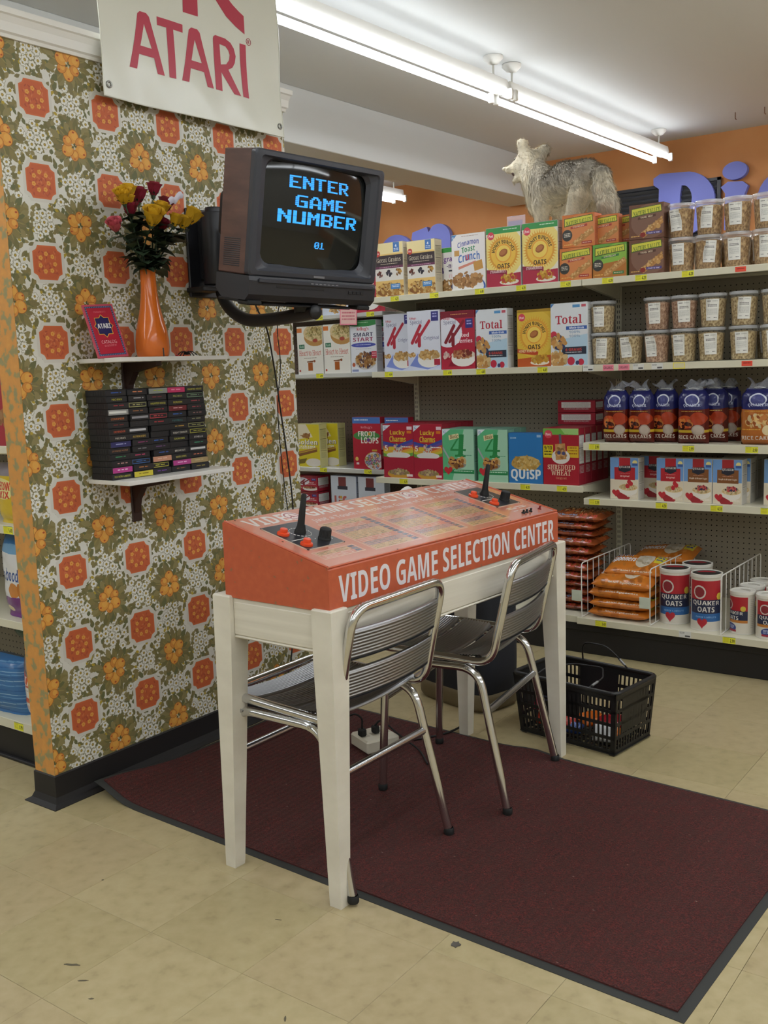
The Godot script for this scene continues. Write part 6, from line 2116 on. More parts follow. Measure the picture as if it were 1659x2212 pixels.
func build_console() -> void:
	var X := table_xf()
	var t := thing("game_selection_console", "orange sloping game selection console with joysticks standing on the white table", "game console")
	t.transform = Transform3D(X.basis, X * Vector3(0.010, 0.7505, -0.012))
	# local: x along (0..1.15), z from 0 (chair side) to -0.358 (wall side)
	var L := 1.15; var D := 0.358; var hf := 0.107; var hb := 0.198
	var om := mat("cd5a2a", 0.38)
	var chip := noise_tex(256, 0.06, [[0.0, "846850"], [0.12, "94684a"], [0.16, "b9573a"], [0.6, "be5b3c"], [1.0, "c46140"]], 77, 4)
	om = tri_mat(chip, 2.0, 0.36, false)
	var s := new_st()
	prism(s, PackedVector2Array([Vector2(0, 0), Vector2(D, 0), Vector2(D, hb - 0.004), Vector2(D - 0.004, hb - 0.001), Vector2(0.006, hf + 0.0005), Vector2(0, hf - 0.005)]), L, Transform3D(Basis(Vector3(0, 0, -1), Vector3.UP, Vector3(1, 0, 0)), Vector3(L / 2, 0, 0)))
	obj("cabinet", s, om, t)
	# printed overlay, sunk behind the raised rims of the end panels
	var slope := (hb - hf) / D
	var ang := atan(slope)
	var on := func(u: float, v: float, d: float) -> Vector3:
		# u 0..1 along, v 0 (wall side) .. 1 (chair side), d above the slope
		var w := D * (1.0 - v)
		return Vector3(u * L, hf + slope * w, -w) + Vector3(0, cos(ang), sin(ang)) * d
	var o := new_st()
	var nrm := Vector3(0, cos(ang), sin(ang))
	quad(o, on.call(0.008, 0.012, 0.0012), on.call(0.992, 0.012, 0.0012), on.call(0.992, 0.985, 0.0012), on.call(0.008, 0.985, 0.0012), nrm)
	var pm := printed(console_print(), 0.2)
	pm.clearcoat_enabled = true
	pm.clearcoat = 1.0
	pm.clearcoat_roughness = 0.06
	pm.metallic_specular = 0.7
	obj("printed_overlay", o, pm, t)
	var rim := new_st()
	for e in [0.004, 0.996]: tube(rim, [on.call(e, 0.01, 0.001), on.call(e, 0.985, 0.001)], 0.003, 6)
	tube(rim, [on.call(0.0, 0.988, 0.0), on.call(1.0, 0.988, 0.0)], 0.0028, 6)
	obj("trim_bead", rim, om, t)
	# screws along the overlay's edge
	for q in [[0.03, 0.03], [0.3, 0.02], [0.55, 0.02], [0.8, 0.02], [0.97, 0.03], [0.03, 0.5], [0.97, 0.5], [0.25, 0.975], [0.5, 0.975], [0.75, 0.975]]:
		var sc := new_st()
		lathe(sc, [Vector2(0.003, 0), Vector2(0.0025, 0.0012), Vector2(0, 0.0016)], 8, Transform3D(Basis(Vector3.RIGHT, ang), on.call(q[0], q[1], 0.0012)))
		obj("screw", sc, mat("6a4634", 0.5, 0.4), t)
	# big white letters on the chair side
	var lt := lettering("VIDEO GAME SELECTION CENTER", "sans", Vector2(1.085, 0.067), 0.0006)
	var lo := obj("front_lettering", lt, mat("ddd8dc", 0.5), t)
	lo.position = Vector3(L / 2 + 0.004, 0.05, 0.0)
	# two control panels
	for u0 in [0.043, 0.824]:
		var v0 := 0.24; var v1 := 0.70; var u1: float = u0 + 0.124
		var cp := new_st()
		var a: Vector3 = on.call(u0, v0, 0.0014); var b: Vector3 = on.call(u1, v0, 0.0014); var c: Vector3 = on.call(u1, v1, 0.0014); var d: Vector3 = on.call(u0, v1, 0.0014)
		var up := nrm * 0.002
		face(cp, [a + up, b + up, c + up, d + up], nrm)
		for e in [[a, b, -nrm.cross(Vector3.RIGHT)], [b, c, Vector3.RIGHT], [c, d, nrm.cross(Vector3.RIGHT)], [d, a, Vector3.LEFT]]:
			face(cp, [e[0], e[1], e[1] + up, e[0] + up], e[2])
		var panel := obj("control_panel", cp, mat("26262a", 0.35), t)
		var ed := new_st()
		tube(ed, round_path([a, b, c, d], 0.012, 4, true), 0.0022, 6, true)
		obj("panel_edge", ed, mat("b89a86", 0.4), panel)
		var B := Basis(Vector3.RIGHT, ang)
		var spot := func(pu: float, pv: float) -> Vector3: return on.call(lerpf(u0, u1, pu), lerpf(v0, v1, pv), 0.0034)
		# joystick: round boot and tapered stick
		var js := new_st()
		var c0: Vector3 = spot.call(0.56, 0.40)
		lathe(js, [Vector2(0.016, 0), Vector2(0.015, 0.006), Vector2(0.0125, 0.012), Vector2(0.0105, 0.02)], 16, Transform3D(B, c0))
		obj("joystick_boot", js, M.rubber, panel)
		var stc := new_st()
		lathe(stc, [Vector2(0.0105, 0.012), Vector2(0.0095, 0.03), Vector2(0.0072, 0.098), Vector2(0.0052, 0.102), Vector2(0, 0.1025)], 14, Transform3D(Basis(Vector3.RIGHT, ang - 0.12) * Basis(Vector3.FORWARD, 0.06), c0))
		obj("joystick", stc, M.rubber, panel)
		# dashed ring and dividing line printed round the stick
		for k in 18:
			var da := new_st()
			var a0 := TAU * k / 18.0
			var pts := []
			for w in 3:
				var aa := a0 + 0.11 * w
				pts.append(c0 + B * Vector3(cos(aa) * 0.030, 0.0002, sin(aa) * 0.030))
			tube(da, pts, 0.0008, 4)
			obj("ring_dash", da, M.paper, panel)
		var ln := new_st()
		tube(ln, [spot.call(0.04, 0.63), spot.call(0.52, 0.63)], 0.0009, 4)
		obj("printed_line", ln, M.paper, panel)
		# two orange push buttons on round flanges
		for q in [[0.16, 0.36], [0.16, 0.84]]:
			var pb := new_st()
			lathe(pb, [Vector2(0.0165, 0), Vector2(0.0165, 0.003), Vector2(0.0155, 0.006), Vector2(0.0105, 0.0075), Vector2(0.010, 0.0145), Vector2(0.009, 0.0165), Vector2(0, 0.017)], 20, Transform3D(B, spot.call(q[0], q[1])))
			obj("push_button", pb, mat("e0481f", 0.28), panel)
		# ribbed dial
		var kn := new_st()
		var prof := []
		var kc: Vector3 = spot.call(0.72, 0.78)
		lathe(kn, [Vector2(0.0175, 0), Vector2(0.0175, 0.004), Vector2(0.0155, 0.006), Vector2(0.0145, 0.028), Vector2(0.013, 0.030), Vector2(0, 0.0302)], 22, Transform3D(B, kc))
		for k in 22:
			var an := TAU * k / 22
			tube(kn, [kc + B * Vector3(cos(an) * 0.0152, 0.007, sin(an) * 0.0152), kc + B * Vector3(cos(an) * 0.0143, 0.027, sin(an) * 0.0143)], 0.0012, 4)
		obj("dial", kn, M.rubber, panel)
		for k in 3:
			var dm := new_st()
			lathe(dm, [Vector2(0.0016, 0), Vector2(0.0016, 0.0006), Vector2(0, 0.0006)], 8, Transform3D(B, kc + B * Vector3([-0.022, 0.023, 0.024][k], 0, [-0.012, -0.004, 0.006][k])))
			obj("printed_dot", dm, M.paper, panel)
	# toggle switches and a pilot light at the far end
	for k in 4:
		var tg := new_st()
		var B := Basis(Vector3.RIGHT, ang)
		var c: Vector3 = on.call([0.858, 0.876, 0.898, 0.952][k], [0.9, 0.9, 0.9, 0.895][k], 0.0014)
		lathe(tg, [Vector2(0.0065, 0), Vector2(0.006, 0.003), Vector2(0.003, 0.004), Vector2(0.0035, 0.011), Vector2(0, 0.012)], 10, Transform3D(B, c))
		obj("toggle_switch" if k < 3 else "pilot_button", tg, M.rubber if k < 3 else mat("7a1c20", 0.3), t)
	# pale pleated dome tucked upright behind the console's back
	var cap := thing("pleated_dome", "white translucent pleated dome with grey centre propped behind the console's back edge", "cover")
	cap.transform = Transform3D(X.basis * Basis(Vector3.RIGHT, PI / 2 - 0.2), X * Vector3(0.87, 0.7505 + 0.100, -0.392))
	var cs := new_st()
	var rows := []
	for i in 9:
		var v := i / 8.0
		var line := []
		for j in 65:
			var an := TAU * j / 64
			var rr := 0.100 * sin(v * PI / 2) * (1.0 + 0.022 * cos(an * 8.0) * v)
			line.append(Vector3(cos(an) * rr, 0.016 * cos(v * PI / 2) + 0.003 * cos(an * 8.0) * v, sin(an) * rr))
		rows.append(line)
	sheet(cs, rows, Vector3.UP, 0.0, Vector2.ZERO, Vector2.ONE, true)
	var tm := mat(Color(0.92, 0.92, 0.9, 0.75), 0.4)
	tm.transparency = BaseMaterial3D.TRANSPARENCY_ALPHA
	obj("dome", cs, tm, cap)
	for j in 8:
		var rb := new_st()
		var an := TAU * (j + 0.5) / 8
		var pts := []
		for i in 6:
			var v := 0.1 + 0.9 * i / 5.0
			var rr := 0.099 * sin(v * PI / 2) * (1.0 - 0.022 * v)
			pts.append(Vector3(cos(an) * rr, 0.0165 * cos(v * PI / 2) - 0.003 * v + 0.001, sin(an) * rr))
		tube(rb, pts, 0.0012, 5)
		obj("pleat_rib", rb, M.white, cap)
	var kb := new_st()
	lathe(kb, [Vector2(0.011, 0.012), Vector2(0.010, 0.021), Vector2(0, 0.022)], 12)
	obj("centre_knob", kb, mat("6a6c6c", 0.5), cap)

# ---------------------------------------------------------------- chairs
func build_chairs() -> void:
	# local: z forwards (towards the wall when turned), x across, origin on the floor midway between the feet
	var t := thing("aluminium_chair", "aluminium cafe chair with ribbed slats pushed under the near end of the table", "chair", Vector3.ZERO, 0.0, "aluminium cafe chairs")
	var ch = M.chrome
	var r := 0.0125
	var hw := 0.195          # half width of the seat loop
	var y := 0.455
	# one bent tube: back loop running down into the seat loop
	var s := new_st()
	var back_top := Vector3(0, 0.745, -0.235)
	var seat_front := 0.225
	var loop := round_path([Vector3(hw, back_top.y, back_top.z), Vector3(hw, y - 0.01, -0.165), Vector3(hw, y + 0.01, seat_front), Vector3(-hw, y + 0.01, seat_front), Vector3(-hw, y - 0.01, -0.165), Vector3(-hw, back_top.y, back_top.z)], 0.055, 7, true)
	tube(s, loop, r, 12, true)
	obj("seat_and_back_tube", s, ch, t)
	# legs: an arch of tube on each side under the seat
	for sx in [-1.0, 1.0]:
		var f := new_st()
		var pts := round_path([Vector3(sx * 0.219, 0.012, -0.215), Vector3(sx * (hw + 0.004), 0.428, -0.125), Vector3(sx * (hw + 0.004), 0.428, 0.185), Vector3(sx * 0.212, 0.012, 0.205)], 0.065, 7)
		tube(f, pts, r, 12)
		obj("leg_frame", f, ch, t)
		for z in [-0.2165, 0.205]:
			var c := new_st()
			lathe(c, [Vector2(0, 0), Vector2(0.0135, 0), Vector2(0.015, 0.004), Vector2(0.0145, 0.018), Vector2(0.0125, 0.02)], 12, Transform3D(Basis.IDENTITY, Vector3(sx * (0.2195 if z < 0 else 0.2122), 0, z)))
			obj("foot_cap", c, M.rubber, t)
		for z in [-0.09, 0.15]:
			var bolt := new_st()
			lathe(bolt, [Vector2(0.006, 0), Vector2(0.0055, 0.002), Vector2(0, 0.003)], 10, Transform3D(Basis(Vector3.FORWARD, sx * PI / 2), Vector3(sx * (hw + 0.0165), 0.43, z)))
			obj("bolt", bolt, M.chrome_worn, t)
	# cross stretchers between the rear legs and between the front legs
	for q in [[0.30, -0.152], [0.30, 0.192]]:
		var st := new_st()
		tube(st, [Vector3(-0.203, q[0], q[1]), Vector3(0.203, q[0], q[1])], 0.011, 10)
		obj("stretcher", st, M.chrome_worn, t)
	# ribbed planks of the seat, dished a little
	var rib_top := func(a: float, n: int) -> float: return 0.0018 * cos(a * TAU * n)
	for k in 3:
		var p := new_st()
		var z0: float = [-0.135, -0.012, 0.105][k]; var z1: float = [-0.025, 0.095, 0.205][k]
		var rows := []; var under := []
		for i in 45:
			var fz := i / 44.0
			var line := []; var l2 := []
			for j in 13:
				var u := j / 12.0 * 2 - 1
				var zz := lerpf(z0, z1, fz)
				var dish := -0.014 * (1.0 - u * u) - 0.010 * exp(-pow((zz + 0.03) / 0.11, 2.0))
				var edge := -0.010 * pow(maxf(0.0, absf(fz - 0.5) * 2 - 0.9) / 0.1, 2.0)
				var yy: float = y + 0.017 + dish + rib_top.call(fz, 11) + edge
				line.append(Vector3(u * (hw - 0.004), yy, zz))
				l2.append(Vector3(u * (hw - 0.004), yy - 0.003, zz))
			rows.append(line); under.append(l2)
		sheet(p, rows, Vector3.UP); sheet(p, under, Vector3.DOWN)
		for e in [0, 44]:
			for j in 12: face(p, [rows[e][j], rows[e][j + 1], under[e][j + 1], under[e][j]], Vector3(0, 0, -1 if e == 0 else 1))
		obj("seat_slat", p, M.slat, t)
	# two ribbed planks of the back, bowed
	for k in 2:
		var p := new_st()
		var ya: float = [0.505, 0.612][k]; var yb: float = [0.585, 0.692][k]
		for side in [1.0, -1.0]:
			var rows := []
			for i in 37:
				var fy := i / 36.0
				var line := []
				for j in 13:
					var u := j / 12.0 * 2 - 1
					var yy := lerpf(yb, ya, fy)
					var lean := lerpf(-0.165, -0.235, (yy - 0.445) / 0.30)
					var bow := -0.022 * (1.0 - u * u)
					var ed := pow(maxf(0.0, absf(fy - 0.5) * 2 - 0.88) / 0.12, 2.0) * 0.007
					line.append(Vector3(u * (hw - 0.003), yy, lean + bow + ed + rib_top.call(fy, 9) * side + 0.0028 * side))
				rows.append(line)
			sheet(p, rows, Vector3(0, 0, side))
		obj("back_slat", p, M.slat, t)
		# folded flange along the lower edge
		var fl := new_st()
		var rows2 := []
		for i in 3:
			var line := []
			for j in 13:
				var u := j / 12.0 * 2 - 1
				var yy := ya - 0.002 * i
				var lean := lerpf(-0.165, -0.235, (yy - 0.445) / 0.30)
				line.append(Vector3(u * (hw - 0.003), yy + 0.001, lean - 0.022 * (1.0 - u * u) - 0.006 + 0.011 * i))
			rows2.append(line)
		sheet(fl, rows2, Vector3.DOWN)
		obj("flange", fl, M.slat, t)
	# the seat looks towards the flowered wall: local +z to world -x
	t.position = Vector3(-1.70, 0.0075, -2.034)
	t.rotation.y = -PI / 2 - 0.006
	var u := copy_of(t)
	u.set_meta("label", "aluminium cafe chair with ribbed slats askew at the far end of the table")
	u.position = Vector3(-1.65, 0.0075, -2.637)
	u.rotation.y = -PI / 2 + 0.145
# ---------------------------------------------------------------- television
const PIX := {
	"E": ["1111111", "1100000", "1100000", "1111100", "1100000", "1100000", "1111111"],
	"N": ["1100011", "1110011", "1111011", "1101111", "1100111", "1100011", "1100011"],
	"T": ["1111111", "0011000", "0011000", "0011000", "0011000", "0011000", "0011000"],
	"R": ["1111110", "1100011", "1100011", "1111110", "1101100", "1100110", "1100011"],
	"G": ["0111111", "1100000", "1100000", "1101111", "1100011", "1100011", "0111111"],
	"A": ["0011100", "0110110", "1100011", "1100011", "1111111", "1100011", "1100011"],
	"M": ["1100011", "1110111", "1111111", "1101011", "1100011", "1100011", "1100011"],
	"U": ["1100011", "1100011", "1100011", "1100011", "1100011", "1100011", "1111111"],
	"B": ["1111110", "1100011", "1100011", "1111110", "1100011", "1100011", "1111110"],
	"0": ["0111110", "1100011", "1100111", "1101011", "1110011", "1100011", "0111110"],
	"1": ["0011000", "0111000", "0011000", "0011000", "0011000", "0011000", "1111111"],
}

func screen_tex(on: bool) -> ImageTexture:
	var W := 640; var H := 456
	var p := Print.new(self, W, H, Color("000000"))
	var write := func(x0: float, y0: float, x1: float, y1: float, word: String) -> void:
		var n := word.length()
		var cw := (x1 - x0) / (n * 8 - 1)
		var chh := (y1 - y0) / 7.0
		for i in n:
			var g: Array = PIX[word[i]]
			for r in 7:
				for c in 7:
					if g[r][c] == "1":
						p.im.fill_rect(Rect2i(roundi((x0 + (i * 8 + c) * cw) * W), roundi((y0 + r * chh) * H), ceili(cw * W), ceili(chh * H * 0.86)), Color(0.20, 0.62, 1.0))
	# shares of the tube face: x 0..1 left to right, y 0..1 top to bottom
	write.call(0.215, 0.115, 0.80, 0.235, "ENTER")
	write.call(0.275, 0.295, 0.775, 0.415, "GAME")
	write.call(0.13, 0.45, 0.905, 0.575, "NUMBER")
	write.call(0.485, 0.735, 0.585, 0.80, "01")
	return p.tex()

func build_television() -> void:
	var t := thing("television", "old woodgrain tube television showing blue block letters on swivel wall arm", "television", Vector3(-1.967, 1.766, -2.386))
	t.rotation = Vector3(deg_to_rad(9.7), deg_to_rad(82.7), deg_to_rad(-1.0))
	var W := 0.52; var H := 0.347
	var dark = M.plastic_dark; var grey = M.plastic_grey
	# bezel: outer rounded frame stepping in to the tube
	var bz := new_st()
	var rect := func(hw: float, hh: float, r: float, z: float, cy := 0.0) -> Array:
		var out := []
		for q in 4:
			var c := Vector2((hw - r) * [1, -1, -1, 1][q], (hh - r) * [1, 1, -1, -1][q])
			for k in 7:
				var a := deg_to_rad(90.0 * q + 15.0 * k)
				out.append(Vector3(c.x + cos(a) * r, c.y + sin(a) * r + cy, z))
		out.append(out[0])
		return out
	var steps := [rect.call(0.258, 0.1735, 0.012, -0.022), rect.call(0.26, 0.1735, 0.014, -0.004), rect.call(0.255, 0.169, 0.014, 0.0), rect.call(0.238, 0.158, 0.012, 0.001), rect.call(0.234, 0.155, 0.012, -0.004), rect.call(0.212, 0.150, 0.03, -0.012, 0.003), rect.call(0.203, 0.143, 0.034, -0.024, 0.006)]
	for i in steps.size() - 1:
		for j in steps[i].size() - 1:
			var a: Vector3 = steps[i][j]; var b: Vector3 = steps[i][j + 1]; var c: Vector3 = steps[i + 1][j + 1]; var d: Vector3 = steps[i + 1][j]
			var out := Vector3(a.x, a.y, 0).normalized() * (1.0 if i < 3 else -1.0) * 0.5 + Vector3(0, 0, 1)
			face(bz, [a, b, c, d], out)
	obj("bezel", bz, grey, t)
	# bulging tube face
	var sc := new_st()
	var rows := []
	for i in 25:
		var v := i / 24.0 * 2 - 1
		var line := []
		for j in 33:
			var u := j / 32.0 * 2 - 1
			# soft rectangle outline
			var px := u * 0.207 * (1.0 - 0.035 * v * v); var py := -v * 0.146 * (1.0 - 0.03 * u * u) + 0.006
			var bul := 0.026 * (1.0 - u * u) * 0.62 + 0.026 * (1.0 - v * v) * 0.38
			line.append(Vector3(px, py, -0.034 + bul))
		rows.append(line)
	sheet(sc, rows, Vector3.BACK)
	var sm := mat("1b1d1c", 0.05)
	sm.emission_enabled = true
	sm.emission_texture = screen_tex(true)
	sm.emission = Color.BLACK
	sm.emission_operator = BaseMaterial3D.EMISSION_OP_ADD
	sm.emission_energy_multiplier = 1.5
	sm.resource_name = "tube_screen"
	obj("screen", sc, sm, t)
	var sl := AreaLight3D.new()
	sl.name = "screen_light"; sl.light_color = Color(0.4, 0.65, 1.0); sl.light_energy = 0.004; sl.area_range = 8.0; sl.area_size = Vector2(0.34, 0.24); sl.shadow_enabled = true
	sl.position = Vector3(0, 0, 0.02); sl.rotation = Vector3(0, PI, 0)
	t.add_child(sl)
	# woodgrain cabinet behind the bezel
	var wd := new_st()
	for q in [[Vector3(-0.257, -0.172, -0.145), Vector3(-0.236, 0.172, -0.021)], [Vector3(0.236, -0.172, -0.145), Vector3(0.257, 0.172, -0.021)], [Vector3(-0.237, 0.156, -0.145), Vector3(0.237, 0.172, -0.021)], [Vector3(-0.237, -0.172, -0.145), Vector3(0.237, -0.156, -0.021)]]:
		span_box(wd, q[0], q[1], 0.003)
	var wt := wood_tex(Color("46302a"), Color("6b4a3e"), 9, 256, 16.0)
	var wm := tri_mat(wt, 2.0, 0.45, false)
	wm.uv1_scale = Vector3(2.5, 0.8, 2.5)
	obj("cabinet", wd, wm, t)
	# tapering rear housing
	var rh := new_st()
	var prev := []
	for lv in [[0.245, 0.165, -0.14], [0.232, 0.155, -0.15], [0.13, 0.115, -0.27], [0.09, 0.075, -0.33], [0.085, 0.07, -0.38]]:
		var ring: Array = rect.call(lv[0], lv[1], 0.02, lv[2])
		if prev:
			for j in ring.size() - 1: face(rh, [prev[j], prev[j + 1], ring[j + 1], ring[j]], Vector3(ring[j].x, ring[j].y, -0.03))
		prev = ring
	prev.pop_back()
	face(rh, prev, Vector3.FORWARD)
	obj("rear_housing", rh, dark, t)
	# louvres low on the near side
	for k in 14:
		var lv := new_st()
		bevel_box(lv, Vector3(-0.2565, -0.075 - k * 0.0058, -0.085), Vector3(0.003, 0.003, 0.075), 0.0008)
		obj("louvre", lv, dark, t)
	# tape deck under the tube
	var dk := new_st()
	prism(dk, PackedVector2Array([Vector2(0.0, -0.174), Vector2(0.004, -0.186), Vector2(0.004, -0.225), Vector2(-0.012, -0.243), Vector2(-0.12, -0.243), Vector2(-0.15, -0.22), Vector2(-0.15, -0.174)]), 0.516, Transform3D(Basis(Vector3(0, 0, 1), Vector3.UP, Vector3(-1, 0, 0)), Vector3.ZERO))
	var deck := obj("tape_deck", dk, dark, t)
	var lip := new_st()
	bevel_box(lip, Vector3(0.01, -0.185, 0.006), Vector3(0.47, 0.012, 0.007), 0.002)
	obj("deck_trim", lip, grey, deck)
	var slot := new_st()
	bevel_box(slot, Vector3(-0.06, -0.2, 0.0042), Vector3(0.19, 0.006, 0.002), 0.0006)
	obj("tape_flap", slot, M.black, deck)
	for k in 4:
		var bt := new_st()
		bevel_box(bt, Vector3(0.145 + 0.018 * k, -0.204, 0.005), Vector3(0.012, 0.009, 0.004), 0.001)
		obj("deck_button", bt, M.black, deck)
	for k in 7:
		var dt := new_st()
		bevel_box(dt, Vector3(-0.02 + 0.017 * k, -0.1845, 0.0098), Vector3(0.011, 0.0022, 0.0006), 0.0002)
		obj("deck_marking", dt, mat("8a8c92", 0.5), deck)
	for sx in [-1.0, 1.0]:
		var ft := new_st()
		bevel_box(ft, Vector3(sx * 0.225, -0.250, -0.03), Vector3(0.055, 0.014, 0.05), 0.004)
		obj("foot", ft, M.rubber, t)
	var br := new_st()
	bevel_box(br, Vector3(0.012, -0.1642, 0.0018), Vector3(0.045, 0.0065, 0.0016), 0.0005)
	obj("badge", br, mat("7d7f85", 0.4, 0.4), t)

	# swivel arm
	var a := thing("television_wall_arm", "black tubular swivel arm fixed to flowered wall carrying the television", "wall bracket", Vector3.ZERO)
	var pole := new_st()
	lathe(pole, [Vector2(0, 1.63), Vector2(0.045, 1.63), Vector2(0.047, 1.635), Vector2(0.047, 1.865), Vector2(0.045, 1.87), Vector2(0.03, 1.872), Vector2(0.03, 1.885), Vector2(0.028, 1.888), Vector2(0, 1.888)], 20, Transform3D(Basis.IDENTITY, Vector3(-2.555, 0, -2.527)))
	obj("pivot_post", pole, M.plastic_dark, a)
	var pl := new_st()
	bevel_box(pl, Vector3(WX + 0.006, 1.74, -2.527), Vector3(0.011, 0.3, 0.13), 0.003)
	obj("wall_plate", pl, M.plastic_dark, a)
	var web := new_st()
	span_box(web, Vector3(WX + 0.01, 1.65, -2.545), Vector3(-2.555, 1.85, -2.51), 0.003)
	obj("post_web", web, M.plastic_dark, a)
	var arm := new_st()
	tube(arm, smooth_path([Vector3(-2.555, 1.66, -2.535), Vector3(-2.56, 1.636, -2.55), Vector3(-2.55, 1.599, -2.541), Vector3(-2.52, 1.557, -2.535), Vector3(-2.46, 1.519, -2.522), Vector3(-2.38, 1.498, -2.512), Vector3(-2.22, 1.497, -2.478), Vector3(-2.03, 1.503, -2.416)], 6), 0.0215, 14)
	obj("arm", arm, M.black, a)
	var cap := new_st()
	lathe(cap, [Vector2(0, -0.012), Vector2(0.018, -0.01), Vector2(0.024, 0), Vector2(0.018, 0.01), Vector2(0, 0.012)], 14, Transform3D(Basis(Vector3.FORWARD, PI / 2), Vector3(-2.025, 1.503, -2.414)))
	obj("arm_cap", cap, M.black, a)
	var hub := new_st()
	lathe(hub, [Vector2(0.034, 1.505), Vector2(0.036, 1.525), Vector2(0.06, 1.546), Vector2(0.06, 1.552)], 18, Transform3D(Basis.IDENTITY, Vector3(-2.08, 0, -2.43)))
	obj("swivel_hub", hub, M.black, a)
	var pf := new_st()
	bevel_box(pf, Vector3(0, -0.254, -0.13), Vector3(0.36, 0.008, 0.22), 0.003, t.transform)
	obj("platform", pf, M.black, a)
	var flange := new_st()
	span_box(flange, Vector3(WX + 0.002, 1.606, -2.56), Vector3(-2.545, 1.622, -2.45), 0.003)
	obj("lower_bracket", flange, M.black, a)

	# hanging leads
	var c1 := new_st()
	tube(c1, smooth_path([Vector3(-2.36, 1.585, -2.52), Vector3(-2.47, 1.56, -2.62), Vector3(-2.57, 1.48, -2.78), Vector3(-2.6, 1.364, -2.838), Vector3(-2.6, 1.189, -2.864), Vector3(-2.6, 0.817, -2.908), Vector3(-2.61, 0.5, -2.9), Vector3(-2.615, 0.235, -2.879), Vector3(-2.60, 0.115, -2.82)], 6), 0.0032, 6)
	tag(obj("extension_cord", c1, M.cord), "black lead running from television down the flowered wall to the floor", "cord")
	var c2 := new_st()
	tube(c2, smooth_path([Vector3(-2.40, 1.60, -2.60), Vector3(-2.5, 1.585, -2.8), Vector3(-2.6, 1.56, -2.883), Vector3(-2.615, 1.468, -2.888), Vector3(-2.615, 1.346, -2.894), Vector3(-2.615, 1.154, -2.866), Vector3(-2.615, 0.818, -2.89), Vector3(-2.5, 0.72, -2.8), Vector3(-2.2, 0.70, -2.5), Vector3(-1.95, 0.74, -2.4), Vector3(-1.875, 0.79, -2.38)], 6), 0.002, 6)
	tag(obj("extension_cord", c2, M.cord), "thin black lead hanging beside the thicker one to the console", "cord")

